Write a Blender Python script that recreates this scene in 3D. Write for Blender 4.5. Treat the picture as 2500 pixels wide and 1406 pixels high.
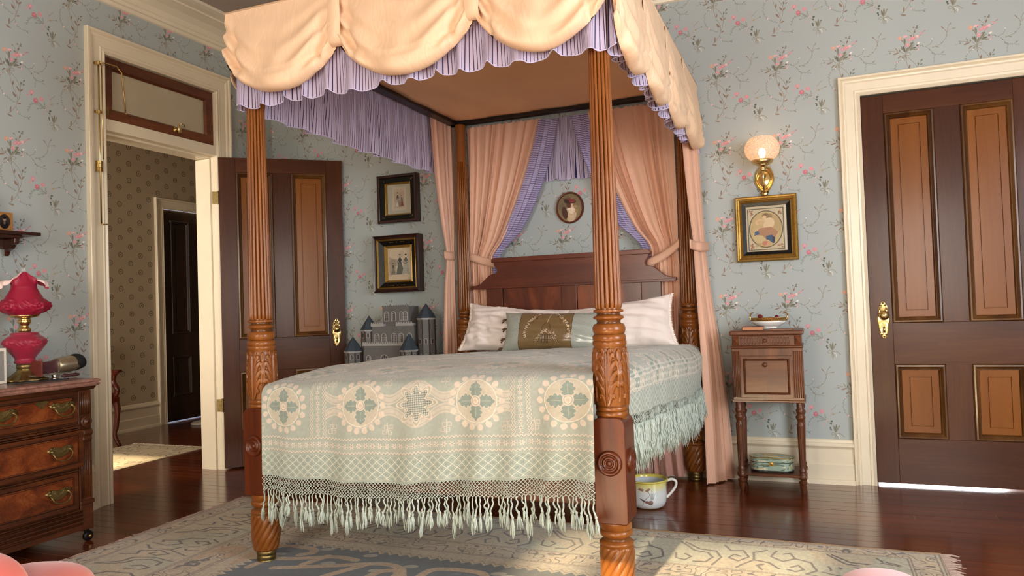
import bpy, math, random
import numpy as np
from mathutils import Matrix, Vector
random.seed(7)
RNG = np.random.RandomState(11)
PI = math.pi
for _o in list(bpy.data.objects):
    bpy.data.objects.remove(_o, do_unlink=True)
COL = bpy.context.scene.collection
SC = bpy.context.scene

# ------------------------------------------------------------------ camera
cam_d = bpy.data.cameras.new('camera')
cam_d.sensor_width = 36.0
cam_d.lens = 1801.0 / 2500.0 * 36.0
cam_d.clip_start = 0.05
cam = bpy.data.objects.new('camera', cam_d)
COL.objects.link(cam)
_a, _b, _c = 0.38375, 0.02515, 0.03369     # yaw, pitch, roll
_F = Matrix(((1, 0, 0), (0, 0, 1), (0, -1, 0)))
_R = Matrix.Rotation(_a, 3, 'Z') @ _F @ Matrix.Rotation(_b, 3, 'X') @ Matrix.Rotation(_c, 3, 'Z') @ Matrix(((1, 0, 0), (0, -1, 0), (0, 0, -1)))
cam.matrix_world = Matrix.Translation((0, 0, 1.12)) @ _R.to_4x4()
SC.camera = cam

# ------------------------------------------------------------------ world, sun, daylight, exposure
W = bpy.data.worlds.new('sky')
SC.world = W
W.use_nodes = True
W.node_tree.nodes['Background'].inputs[0].default_value = (0.55, 0.70, 1.0, 1)
W.node_tree.nodes['Background'].inputs[1].default_value = 0.6

def area(name, loc, aim, sx, sy, power, col, spread=PI):
    l = bpy.data.lights.new(name, 'AREA')
    l.shape = 'RECTANGLE'; l.size = sx; l.size_y = sy
    l.energy = power; l.color = col; l.spread = spread
    o = bpy.data.objects.new(name, l); COL.objects.link(o)
    o.location = loc
    o.rotation_euler = (Vector(aim) - Vector(loc)).to_track_quat('-Z', 'Y').to_euler()
    return o

WARM = (1.0, 0.80, 0.56); COOL = (0.80, 0.90, 1.0)
area('daylight_near_window_right', (1.35, -1.42, 1.55), (0.9, 4.0, 1.35), 1.15, 1.5, 62, (1.0, 0.93, 0.83))
area('daylight_near_window_left', (-1.75, -1.42, 1.55), (-1.75, 4.0, 1.30), 1.15, 1.5, 62, (1.0, 0.90, 0.76))
area('daylight_side_window', (2.42, 1.6, 1.55), (-1.0, 2.9, 1.1), 1.3, 1.7, 70, (0.86, 0.93, 1.0))
_s = bpy.data.lights.new('sun', 'SUN'); _s.energy = 150.0; _s.angle = math.radians(2.2); _s.color = (1.0, 0.80, 0.50)
sun = bpy.data.objects.new('sun', _s); COL.objects.link(sun)
sun.rotation_euler = Vector((0.06, 1.0, -math.tan(math.radians(12.0)))).to_track_quat('-Z', 'Y').to_euler()
area('hall_daylight', (-5.3, 0.55, 1.7), (-5.6, 5.0, 1.0), 1.4, 1.2, 80, (1.0, 0.90, 0.78))
area('daylight_behind_door', (0.8, 6.3, 0.9), (0.8, 5.0, 0.0), 1.0, 1.6, 90, (0.95, 0.97, 1.0))

SC.view_settings.view_transform = 'Standard'
SC.view_settings.look = 'None'
SC.view_settings.gamma = 1.0
SC.view_settings.use_curve_mapping = False
SC.view_settings.exposure = 0.60
SC.cycles.max_bounces = 8
SC.cycles.diffuse_bounces = 5
SC.cycles.glossy_bounces = 3
SC.cycles.transparent_max_bounces = 8
SC.cycles.sample_clamp_indirect = 4.0
SC.cycles.use_denoising = True
SC.cycles.caustics_reflective = False
SC.cycles.caustics_refractive = False

# ------------------------------------------------------------------ colour and materials
def lin(h):
    if isinstance(h, str):
        h = h.lstrip('#'); h = tuple(int(h[i:i+2], 16) / 255 for i in (0, 2, 4))
    return tuple(c / 12.92 if c <= 0.04045 else ((c + 0.055) / 1.055) ** 2.4 for c in h) + (1.0,)

class NT:
    def __init__(s, name):
        s.m = bpy.data.materials.new(name); s.m.use_nodes = True
        s.t = s.m.node_tree; s.b = s.t.nodes['Principled BSDF']
    def n(s, typ, **kw):
        nd = s.t.nodes.new(typ)
        for k, v in kw.items():
            if k.startswith('_'): setattr(nd, k[1:], v)
            else:
                nd.inputs[k.replace('_', ' ') if k.replace('_', ' ') in nd.inputs else k].default_value = v
        return nd
    def l(s, a, b): s.t.links.new(a, b)
    def set(s, **kw):
        for k, v in kw.items(): s.b.inputs[k.replace('_', ' ')].default_value = v

def simple(name, col, rough=.5, metal=0., spec=.5, coat=0., sheen=0., var=0.0, scale=20., bump=0., bscale=200., stretch=(1, 1, 1)):
    m = NT(name)
    m.set(Base_Color=lin(col), Roughness=rough, Metallic=metal)
    m.b.inputs['Specular IOR Level'].default_value = spec
    m.b.inputs['Coat Weight'].default_value = coat
    m.b.inputs['Coat Roughness'].default_value = .12
    m.b.inputs['Sheen Weight'].default_value = sheen
    tc = m.n('ShaderNodeTexCoord'); mp = m.n('ShaderNodeMapping'); mp.inputs['Scale'].default_value = stretch
    m.l(tc.outputs['Object'], mp.inputs[0])
    if var > 0:
        nz = m.n('ShaderNodeTexNoise', Scale=scale, Detail=4.0, Roughness=.6); m.l(mp.outputs[0], nz.inputs['Vector'])
        mx = m.n('ShaderNodeMix', _data_type='RGBA', _blend_type='MULTIPLY'); mx.inputs[0].default_value = 1.0
        rp = m.n('ShaderNodeMapRange'); rp.inputs['From Min'].default_value = .3; rp.inputs['From Max'].default_value = .7
        rp.inputs['To Min'].default_value = 1 - var; rp.inputs['To Max'].default_value = 1 + var * .4
        m.l(nz.outputs[0], rp.inputs[0]); mx.inputs[6].default_value = lin(col); m.l(rp.outputs[0], mx.inputs[7]); m.l(mx.outputs[2], m.b.inputs['Base Color'])
    if bump > 0:
        nb = m.n('ShaderNodeTexNoise', Scale=bscale, Detail=3.0); m.l(mp.outputs[0], nb.inputs['Vector'])
        bp = m.n('ShaderNodeBump', Strength=bump, Distance=.002); m.l(nb.outputs[0], bp.inputs['Height']); m.l(bp.outputs[0], m.b.inputs['Normal'])
    return m.m

def wood(name, dark, mid, light, axis='Z', scale=6., stretch=9., rough=.32, coat=.25, figure=.35, fine=.35, rnd=False, spec=.32, groove=0.):
    m = NT(name)
    tc = m.n('ShaderNodeTexCoord'); mp = m.n('ShaderNodeMapping')
    s = [1., 1., 1.]; s['XYZ'.index(axis)] = 1. / stretch
    mp.inputs['Scale'].default_value = s
    m.l(tc.outputs['Object'], mp.inputs[0])
    src = mp.outputs[0]
    if rnd:
        oi = m.n('ShaderNodeObjectInfo'); cb = m.n('ShaderNodeVectorMath', _operation='SCALE'); cb.inputs[0].default_value = (37., 23., 51.)
        m.l(oi.outputs['Random'], cb.inputs['Scale']); ad = m.n('ShaderNodeVectorMath', _operation='ADD')
        m.l(src, ad.inputs[0]); m.l(cb.outputs[0], ad.inputs[1]); src = ad.outputs[0]
    n1 = m.n('ShaderNodeTexNoise', Scale=scale, Detail=5., Roughness=.55, Distortion=1.2); m.l(src, n1.inputs['Vector'])
    n2 = m.n('ShaderNodeTexNoise', Scale=scale * 16, Detail=3., Roughness=.6); m.l(src, n2.inputs['Vector'])
    ma = m.n('ShaderNodeMath', _operation='MULTIPLY_ADD'); m.l(n2.outputs[0], ma.inputs[0]); ma.inputs[1].default_value = fine; m.l(n1.outputs[0], ma.inputs[2])
    r = m.n('ShaderNodeValToRGB'); e = r.color_ramp.elements
    o = fine * .5
    e[0].position = .5 + o - figure * .5; e[0].color = lin(dark); e[1].position = .5 + o + figure * .5; e[1].color = lin(light)
    k = r.color_ramp.elements.new(.5 + o); k.color = lin(mid)
    m.l(ma.outputs[0], r.inputs[0])
    out = r.outputs[0]
    if rnd:
        mx = m.n('ShaderNodeMix', _data_type='RGBA', _blend_type='MULTIPLY'); mx.inputs[0].default_value = 1.
        rr = m.n('ShaderNodeMapRange'); rr.inputs['To Min'].default_value = .72; rr.inputs['To Max'].default_value = 1.18
        m.l(oi.outputs['Random'], rr.inputs[0]); m.l(out, mx.inputs[6]); m.l(rr.outputs[0], mx.inputs[7]); out = mx.outputs[2]
    if groove > 0:      # shade painted into the colour in the hollows of the carving
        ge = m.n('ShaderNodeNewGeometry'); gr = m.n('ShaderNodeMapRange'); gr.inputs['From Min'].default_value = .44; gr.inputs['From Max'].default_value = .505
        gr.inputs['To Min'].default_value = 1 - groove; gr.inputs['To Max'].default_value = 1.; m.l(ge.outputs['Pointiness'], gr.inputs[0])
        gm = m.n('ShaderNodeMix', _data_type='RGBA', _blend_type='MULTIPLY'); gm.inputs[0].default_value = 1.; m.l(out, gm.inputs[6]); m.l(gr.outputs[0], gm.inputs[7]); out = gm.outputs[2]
    m.l(out, m.b.inputs['Base Color'])
    m.set(Roughness=rough); m.b.inputs['Coat Weight'].default_value = coat; m.b.inputs['Coat Roughness'].default_value = .15; m.b.inputs['Specular IOR Level'].default_value = spec
    bp = m.n('ShaderNodeBump', Strength=.12, Distance=.002); m.l(n2.outputs[0], bp.inputs['Height']); m.l(bp.outputs[0], m.b.inputs['Normal'])
    return m.m

def from_img(name, img, rough=.7, spec=.3, sheen=0., bump=0., coat=0., interp='Linear', noise=0., metalmask=None, backcol=None, transl=0.):
    m = NT(name)
    uv = m.n('ShaderNodeUVMap'); uv.uv_map = 'uv'
    ti = m.n('ShaderNodeTexImage'); ti.image = img; ti.interpolation = interp; m.l(uv.outputs[0], ti.inputs[0])
    out = ti.outputs[0]
    if noise > 0:
        tc = m.n('ShaderNodeTexCoord'); nz = m.n('ShaderNodeTexNoise', Scale=9., Detail=6.); m.l(tc.outputs['Object'], nz.inputs['Vector'])
        rp = m.n('ShaderNodeMapRange'); rp.inputs['From Min'].default_value = .3; rp.inputs['From Max'].default_value = .7; rp.inputs['To Min'].default_value = 1 - noise; rp.inputs['To Max'].default_value = 1 + noise * .3
        mx = m.n('ShaderNodeMix', _data_type='RGBA', _blend_type='MULTIPLY'); mx.inputs[0].default_value = 1.
        m.l(nz.outputs[0], rp.inputs[0]); m.l(out, mx.inputs[6]); m.l(rp.outputs[0], mx.inputs[7]); out = mx.outputs[2]
    m.l(out, m.b.inputs['Base Color'])
    m.set(Roughness=rough); m.b.inputs['Specular IOR Level'].default_value = spec
    m.b.inputs['Sheen Weight'].default_value = sheen; m.b.inputs['Coat Weight'].default_value = coat
    if bump > 0:
        bw = m.n('ShaderNodeRGBToBW'); m.l(ti.outputs[0], bw.inputs[0])
        bp = m.n('ShaderNodeBump', Strength=bump, Distance=.004); m.l(bw.outputs[0], bp.inputs['Height']); m.l(bp.outputs[0], m.b.inputs['Normal'])
    return m.m

def cloth_stripe(name, base, stripe, pitch=.0112, width=.21, transl=.25):
    m = NT(name)
    uv = m.n('ShaderNodeUVMap'); uv.uv_map = 'uv'
    sx = m.n('ShaderNodeSeparateXYZ'); m.l(uv.outputs[0], sx.inputs[0])
    d = m.n('ShaderNodeMath', _operation='DIVIDE'); m.l(sx.outputs[0], d.inputs[0]); d.inputs[1].default_value = pitch
    fr = m.n('ShaderNodeMath', _operation='FRACT'); m.l(d.outputs[0], fr.inputs[0])
    lt = m.n('ShaderNodeMath', _operation='LESS_THAN'); m.l(fr.outputs[0], lt.inputs[0]); lt.inputs[1].default_value = width
    mx = m.n('ShaderNodeMix', _data_type='RGBA'); mx.inputs[6].default_value = lin(base); mx.inputs[7].default_value = lin(stripe); m.l(lt.outputs[0], mx.inputs[0])
    m.l(mx.outputs[2], m.b.inputs['Base Color']); m.set(Roughness=.8); m.b.inputs['Specular IOR Level'].default_value = .2
    m.b.inputs['Sheen Weight'].default_value = .15
    tr = m.n('ShaderNodeBsdfTranslucent'); m.l(mx.outputs[2], tr.inputs[0])
    ms = m.n('ShaderNodeMixShader'); ms.inputs[0].default_value = transl
    out = [n for n in m.t.nodes if n.type == 'OUTPUT_MATERIAL'][0]
    m.l(m.b.outputs[0], ms.inputs[1]); m.l(tr.outputs[0], ms.inputs[2]); m.l(ms.outputs[0], out.inputs[0])
    return m.m

def moire(name, a, b, rough=.42, transl=.12):
    # watered silk: contour lines of a stretched noise field, laid out in the cloth's own uv metres
    m = NT(name)
    uv = m.n('ShaderNodeUVMap'); uv.uv_map = 'uv'
    mp = m.n('ShaderNodeMapping'); mp.inputs['Scale'].default_value = (7., 1.3, 1.); m.l(uv.outputs[0], mp.inputs[0])
    nz = m.n('ShaderNodeTexNoise', Scale=1.0, Detail=3., Roughness=.55, Distortion=.3); m.l(mp.outputs[0], nz.inputs['Vector'])
    mu = m.n('ShaderNodeMath', _operation='MULTIPLY'); m.l(nz.outputs[0], mu.inputs[0]); mu.inputs[1].default_value = 150.
    sn = m.n('ShaderNodeMath', _operation='SINE'); m.l(mu.outputs[0], sn.inputs[0])
    mu2 = m.n('ShaderNodeMath', _operation='MULTIPLY'); m.l(nz.outputs[0], mu2.inputs[0]); mu2.inputs[1].default_value = 24.
    s2 = m.n('ShaderNodeMath', _operation='SINE'); m.l(mu2.outputs[0], s2.inputs[0])
    pr = m.n('ShaderNodeMath', _operation='MULTIPLY'); m.l(sn.outputs[0], pr.inputs[0]); m.l(s2.outputs[0], pr.inputs[1])
    rp = m.n('ShaderNodeMapRange'); rp.inputs['From Min'].default_value = -1.; rp.inputs['To Min'].default_value = 0.; rp.inputs['To Max'].default_value = 1.
    m.l(pr.outputs[0], rp.inputs[0])
    mx = m.n('ShaderNodeMix', _data_type='RGBA'); mx.inputs[6].default_value = lin(a); mx.inputs[7].default_value = lin(b); m.l(rp.outputs[0], mx.inputs[0])
    m.l(mx.outputs[2], m.b.inputs['Base Color']); m.set(Roughness=rough); m.b.inputs['Specular IOR Level'].default_value = .35
    rr = m.n('ShaderNodeMapRange'); rr.inputs['From Min'].default_value = -1.; rr.inputs['To Min'].default_value = rough - .06; rr.inputs['To Max'].default_value = rough + .06
    m.l(pr.outputs[0], rr.inputs[0]); m.l(rr.outputs[0], m.b.inputs['Roughness'])
    tr = m.n('ShaderNodeBsdfTranslucent'); m.l(mx.outputs[2], tr.inputs[0])
    ms = m.n('ShaderNodeMixShader'); ms.inputs[0].default_value = transl
    out = [n for n in m.t.nodes if n.type == 'OUTPUT_MATERIAL'][0]
    m.l(m.b.outputs[0], ms.inputs[1]); m.l(tr.outputs[0], ms.inputs[2]); m.l(ms.outputs[0], out.inputs[0])
    return m.m

# ------------------------------------------------------------------ painting of printed and woven pattern (computed here, nothing is loaded)
def sp(pts, n=8):
    p = [np.array(q, float) for q in pts]
    if len(p) < 3: return [tuple(q) for q in p]
    p = [2 * p[0] - p[1]] + p + [2 * p[-1] - p[-2]]
    out = []
    for i in range(1, len(p) - 2):
        for k in range(n):
            t = k / n
            out.append(tuple(.5 * ((2 * p[i]) + (-p[i-1] + p[i+1]) * t + (2*p[i-1] - 5*p[i] + 4*p[i+1] - p[i+2]) * t*t + (-p[i-1] + 3*p[i] - 3*p[i+1] + p[i+2]) * t**3)))
    out.append(tuple(p[-2])); return out

class Cv:
    def __init__(s, w, h, ppm, bg, wrap=False):
        s.ppm = ppm; s.w = int(round(w * ppm)); s.h = int(round(h * ppm)); s.wrap = wrap
        if isinstance(bg, str): bg = tuple(int(bg[i:i+2], 16) / 255 for i in (1, 3, 5))
        s.a = np.ones((s.h, s.w, 3), np.float32) * np.array(bg, np.float32)
    def _c(s, c):
        return np.array(tuple(int(c[i:i+2], 16) / 255 for i in (1, 3, 5)) if isinstance(c, str) else c, np.float32)
    def _grid(s, x0, x1, y0, y1):
        i0, i1, j0, j1 = int(math.floor(x0)) - 1, int(math.ceil(x1)) + 2, int(math.floor(y0)) - 1, int(math.ceil(y1)) + 2
        if not s.wrap: i0, i1, j0, j1 = max(i0, 0), min(i1, s.w), max(j0, 0), min(j1, s.h)
        if i1 <= i0 or j1 <= j0: return None
        ii = np.arange(i0, i1); jj = np.arange(j0, j1)
        X, Y = np.meshgrid(ii + .5, jj + .5)
        return ii % s.w, jj % s.h, X, Y
    def _blend(s, ii, jj, m, col, al):
        ix = np.ix_(jj, ii); m = (m * al)[..., None].astype(np.float32)
        s.a[ix] = s.a[ix] * (1 - m) + s._c(col) * m
    def ell(s, x, y, a, b, ang, col, al=1.):
        P = s.ppm; x *= P; y *= P; a *= P; b *= P; r = max(a, b) + 1
        g = s._grid(x - r, x + r, y - r, y + r)
        if g is None: return
        ii, jj, X, Y = g; c, sn = math.cos(ang), math.sin(ang)
        u = ((X - x) * c + (Y - y) * sn) / a; v = (-(X - x) * sn + (Y - y) * c) / b
        m = np.clip((1 - np.sqrt(u*u + v*v)) * min(a, b) + .5, 0, 1)
        s._blend(ii, jj, m, col, al)
    def leaf(s, x0, y0, x1, y1, w, col, al=1.):
        P = s.ppm; L = math.hypot(x1 - x0, y1 - y0); cx, cy = (x0 + x1) / 2 * P, (y0 + y1) / 2 * P; r = L / 2 * P + 1; ang = math.atan2(y1 - y0, x1 - x0)
        g = s._grid(cx - r, cx + r, cy - r, cy + r)
        if g is None: return
        ii, jj, X, Y = g; c, sn = math.cos(ang), math.sin(ang)
        u = ((X - cx) * c + (Y - cy) * sn) / (L / 2 * P); v = np.abs(-(X - cx) * sn + (Y - cy) * c)
        hw = w * P * np.clip(1 - u*u, 0, 1)
        m = np.clip(hw - v + .5, 0, 1) * (np.abs(u) < 1)
        s._blend(ii, jj, m, col, al)
    def line(s, pts, w, col, al=1., smooth=True):
        P = s.ppm; pts = sp(pts) if smooth else pts; w = w * P / 2
        q = np.array(pts, float) * P
        g = s._grid(q[:, 0].min() - w, q[:, 0].max() + w, q[:, 1].min() - w, q[:, 1].max() + w)
        if g is None: return
        ii, jj, X, Y = g; D = np.full(X.shape, 1e9)
        for (ax, ay), (bx, by) in zip(q[:-1], q[1:]):
            dx, dy = bx - ax, by - ay; L = dx*dx + dy*dy + 1e-9
            t = np.clip(((X - ax) * dx + (Y - ay) * dy) / L, 0, 1)
            D = np.minimum(D, (X - ax - t*dx)**2 + (Y - ay - t*dy)**2)
        s._blend(ii, jj, np.clip(w - np.sqrt(D) + .5, 0, 1), col, al)
    def poly(s, pts, col, al=1.):
        q = np.array(pts, float) * s.ppm
        g = s._grid(q[:, 0].min(), q[:, 0].max(), q[:, 1].min(), q[:, 1].max())
        if g is None: return
        ii, jj, X, Y = g; ins = np.zeros(X.shape, bool)
        for k in range(len(q)):
            ax, ay = q[k - 1]; bx, by = q[k]
            if ay == by: continue
            ins ^= ((ay > Y) != (by > Y)) & (X < (bx - ax) * (Y - ay) / (by - ay) + ax)
        s._blend(ii, jj, ins.astype(float), col, al)
    def img(s, name):
        im = bpy.data.images.new(name, s.w, s.h)
        buf = np.ones((s.h, s.w, 4), np.float32); buf[..., :3] = np.clip(s.a, 0, 1)
        im.pixels.foreach_set(buf.ravel()); im.update(); im.pack()
        return im

def smooth_noise(h, w, cells_y, cells_x, seed):
    r = np.random.RandomState(seed).rand(cells_y + 2, cells_x + 2).astype(np.float32)
    y = np.linspace(0, cells_y, h, endpoint=False); x = np.linspace(0, cells_x, w, endpoint=False)
    j = y.astype(int); i = x.astype(int); fy = y - j; fx = x - i; fy = fy*fy*(3 - 2*fy); fx = fx*fx*(3 - 2*fx)
    a = r[j][:, i]; b = r[j][:, i + 1]; c = r[j + 1][:, i]; d = r[j + 1][:, i + 1]
    fx = fx[None, :]; fy = fy[:, None]
    return (a*(1-fx) + b*fx)*(1-fy) + (c*(1-fx) + d*fx)*fy

# ------------------------------------------------------------------ mesh building
class MB:
    def __init__(s): s.v = []; s.f = []; s.uv = {}
    def quad(s, a, b, c, d, uv=None):
        n = len(s.v); s.v += [a, b, c, d]; s.f.append((n, n+1, n+2, n+3))
        if uv: s.uv[len(s.f) - 1] = uv
        return s
    def box(s, x0, x1, y0, y1, z0, z1):
        n = len(s.v)
        s.v += [(x0,y0,z0),(x1,y0,z0),(x1,y1,z0),(x0,y1,z0),(x0,y0,z1),(x1,y0,z1),(x1,y1,z1),(x0,y1,z1)]
        for f in ((0,3,2,1),(4,5,6,7),(0,1,5,4),(1,2,6,5),(2,3,7,6),(3,0,4,7)): s.f.append(tuple(n + i for i in f))
        return s
    def grid(s, P, closed_u=False, uv=None, flip=False):
        # P[j][i] rows of points
        P = np.asarray(P, float); nj, ni = P.shape[:2]; n = len(s.v)
        s.v += [tuple(q) for q in P.reshape(-1, 3)]
        for j in range(nj - 1):
            for i in range(ni if closed_u else ni - 1):
                k = (i + 1) % ni
                f = (n + j*ni + i, n + j*ni + k, n + (j+1)*ni + k, n + (j+1)*ni + i)
                if flip: f = f[::-1]
                s.f.append(f)
                if uv is not None:
                    c = [uv[j][i], uv[j][i+1], uv[j+1][i+1], uv[j+1][i]]
                    s.uv[len(s.f) - 1] = [tuple(q) for q in (c[::-1] if flip else c)]
        return s
    def lathe(s, prof, seg=32, c=(0, 0, 0), axis='Z', rmod=None, cap=True):
        P = []
        for (r, z) in prof:
            row = []
            for i in range(seg):
                t = 2*PI*i/seg; rr = r * (rmod(t, z) if rmod else 1.)
                x, y = rr*math.cos(t), rr*math.sin(t)
                row.append((c[0]+x, c[1]+y, c[2]+z) if axis == 'Z' else ((c[0]+x, c[1]-z, c[2]+y) if axis == 'Y' else (c[0]+z, c[1]+x, c[2]+y)))
            P.append(row)
        n = len(s.v); s.grid(P, closed_u=True)
        if cap:
            if prof[0][0] > 1e-5: s.f.append(tuple(n + i for i in range(seg))[::-1])
            if prof[-1][0] > 1e-5: m = n + (len(prof)-1)*seg; s.f.append(tuple(m + i for i in range(seg)))
        return s
    def tube(s, pts, r, seg=8, closed=False, cap=True):
        pts = [Vector(p) for p in pts]; n = len(pts); rs = r if hasattr(r, '__len__') else [r]*n
        rows = []; up = None
        for i, p in enumerate(pts):
            if closed: t = pts[(i+1) % n] - pts[i-1]
            else: t = pts[min(i+1, n-1)] - pts[max(i-1, 0)]
            if t.length < 1e-9: t = Vector((0, 0, 1))
            t.normalize()
            if up is None: up = t.orthogonal().normalized()
            up = (up - t*up.dot(t))
            if up.length < 1e-6: up = t.orthogonal()
            up.normalize(); sd = t.cross(up)
            rows.append([tuple(p + (up*math.cos(2*PI*k/seg) + sd*math.sin(2*PI*k/seg))*rs[i]) for k in range(seg)])
        if closed: rows.append(rows[0])
        b = len(s.v); s.grid(rows, closed_u=True)
        if cap and not closed:
            s.f.append(tuple(b + i for i in range(seg))[::-1]); m = b + (len(rows)-1)*seg; s.f.append(tuple(m + i for i in range(seg)))
        return s
    def prism(s, poly, a, b, plane='XZ'):
        # extrude a 2-D outline between a and b on the third axis
        def pt(u, w, d): return (u, d, w) if plane == 'XZ' else ((d, u, w) if plane == 'YZ' else (u, w, d))
        n = len(s.v); k = len(poly)
        s.v += [pt(u, w, a) for u, w in poly] + [pt(u, w, b) for u, w in poly]
        s.f.append(tuple(range(n, n+k))); s.f.append(tuple(range(n+2*k-1, n+k-1, -1)))
        for i in range(k):
            j = (i+1) % k; s.f.append((n+j, n+i, n+k+i, n+k+j))
        return s
    def sweep(s, prof, corners, closed=False, outs=None):
        # mitred moulding: prof [(out, up)] ; corners: list of (point, out vector, up vector)
        rows = []
        for (p, o, u) in corners:
            p = Vector(p); o = Vector(o); u = Vector(u)
            rows.append([tuple(p + o*a + u*b) for a, b in prof])
        if closed: rows.append(rows[0])
        s.grid(rows)
        return s
    def xf(s, M):
        s.v = [tuple(M @ Vector(p)) for p in s.v]; return s
    def mesh(s, name, smooth=False):
        me = bpy.data.meshes.new(name); me.from_pydata([tuple(map(float, p)) for p in s.v], [], s.f)
        if s.uv:
            L = me.uv_layers.new(name='uv'); dat = np.zeros(len(me.loops)*2, np.float32)
            for fi, q in s.uv.items():
                ls = me.polygons[fi].loop_start
                for k, t in enumerate(q): dat[(ls+k)*2] = t[0]; dat[(ls+k)*2+1] = t[1]
            L.data.foreach_set('uv', dat)
        if smooth: me.polygons.foreach_set('use_smooth', [True]*len(me.polygons))
        me.update(); return me

def obj(name, mb, m, parent=None, smooth=False, bevel=0., kind=None, solid=0., sharp=None, loc=None, wn=False):
    me = mb if isinstance(mb, bpy.types.Mesh) else mb.mesh(name, smooth)
    if m is not None and not me.materials: me.materials.append(m)
    o = bpy.data.objects.new(name, me); COL.objects.link(o)
    if parent is not None: o.parent = parent
    if loc is not None: o.location = loc
    if solid: md = o.modifiers.new('solid', 'SOLIDIFY'); md.thickness = solid; md.offset = 0
    if bevel: md = o.modifiers.new('bevel', 'BEVEL'); md.width = bevel; md.segments = 2; md.limit_method = 'ANGLE'; md.angle_limit = .6
    if kind: o['kind'] = kind
    if smooth and sharp is not None:
        try: me.set_sharp_from_angle(angle=sharp)
        except Exception: pass
    return o

def thing(name, label, cat, loc=(0, 0, 0), rz=0., group=None):
    o = bpy.data.objects.new(name, None); COL.objects.link(o); o.location = loc; o.rotation_euler = (0, 0, rz)
    o.empty_display_size = .05
    o['label'] = label; o['category'] = cat
    if group: o['group'] = group
    return o
def tag(o, label, cat, group=None, kind=None):
    o['label'] = label; o['category'] = cat
    if group: o['group'] = group
    if kind: o['kind'] = kind
    return o
def struct(name, mb, m, parent=None, **k):
    o = obj(name, mb, m, parent, **k)
    o['kind'] = 'structure'
    return o
def kids(o): return [c for c in bpy.data.objects if c.parent == o]

# ================================================================== palette
M_CREAM = simple('cream_paint', '#E6DAC0', rough=.38, coat=.15, var=.06, scale=3.)
M_CEIL = simple('ceiling_plaster', '#B3A598', rough=.85, var=.05, scale=2.)
M_BRASS = simple('polished_brass', '#DCBE80', rough=.22, metal=1., var=.12, scale=30.)
M_OLDBRASS = simple('aged_brass', '#8E7A4C', rough=.38, metal=.9, var=.35, scale=60., bump=.3, bscale=80.)
M_BLACK = simple('black_lacquer', '#110F0D', rough=.35, spec=.2)
M_GILT = simple('gilt_gesso', '#9C7A3A', rough=.4, metal=.75, var=.3, scale=60.)
M_DKBR = wood('stained_door_wood', '#371A0C', '#472412', '#562F18', axis='Z', scale=5., stretch=12., rough=.27, coat=.08, figure=.5, spec=.2)
M_DKBR_H = wood('stained_door_rail_wood', '#371A0C', '#472412', '#562F18', axis='X', scale=5., stretch=12., rough=.27, coat=.08, figure=.5, spec=.2)
M_PANEL = wood('grained_door_panel', '#6C3C12', '#7C4818', '#8A5420', axis='Z', scale=3., stretch=10., rough=.26, coat=.08, figure=.6, fine=.2, spec=.2)
M_MOULD = wood('door_panel_moulding', '#3E220E', '#523212', '#62401C', axis='Z', scale=6., stretch=10., rough=.3, coat=.3)
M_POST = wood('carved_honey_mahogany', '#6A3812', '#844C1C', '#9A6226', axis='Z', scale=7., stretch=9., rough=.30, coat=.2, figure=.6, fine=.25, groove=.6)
M_BLOCK = wood('dark_red_mahogany', '#401808', '#56240C', '#6A3212', axis='Z', scale=7., stretch=9., rough=.33, coat=.15, figure=.5)
M_HEAD = wood('headboard_mahogany', '#3A160A', '#56220F', '#6E321A', axis='X', scale=4., stretch=6., rough=.34, coat=.12, figure=.5)
M_HEADP = wood('headboard_flame_panel', '#441A0C', '#662C12', '#84421E', axis='Z', scale=5., stretch=3., rough=.30, coat=.2, figure=.35, fine=.12)
M_DRESS = wood('walnut_dresser', '#32180A', '#4C240E', '#643416', axis='Y', scale=8., stretch=10., rough=.38, coat=.25)
M_DRESSV = wood('walnut_dresser_upright', '#2E160A', '#44220E', '#583016', axis='Z', scale=8., stretch=10., rough=.38, coat=.25)
M_BURL = wood('burl_walnut_veneer', '#4A200E', '#683014', '#80441F', axis='Y', scale=9., stretch=1.3, rough=.3, coat=.35, figure=.30, fine=.35)
M_STAND = wood('nightstand_walnut', '#402010', '#5A3018', '#704024', axis='Z', scale=7., stretch=9., rough=.4, coat=.2)
M_STANDH = wood('nightstand_walnut_flat', '#402010', '#5A3018', '#704024', axis='X', scale=7., stretch=9., rough=.4, coat=.2)
M_PLANK = wood('varnished_red_floorboard', '#4A1C0C', '#622A12', '#78381C', axis='X', scale=6., stretch=14., rough=.20, coat=.45, figure=.6, fine=.35, rnd=True, spec=.5)
M_JOINT = simple('board_joint_filler', '#B48C68', rough=.6)
M_MARBLE = simple('rouge_marble', '#9A7062', rough=.28, coat=.3, var=.55, scale=45.)

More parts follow.
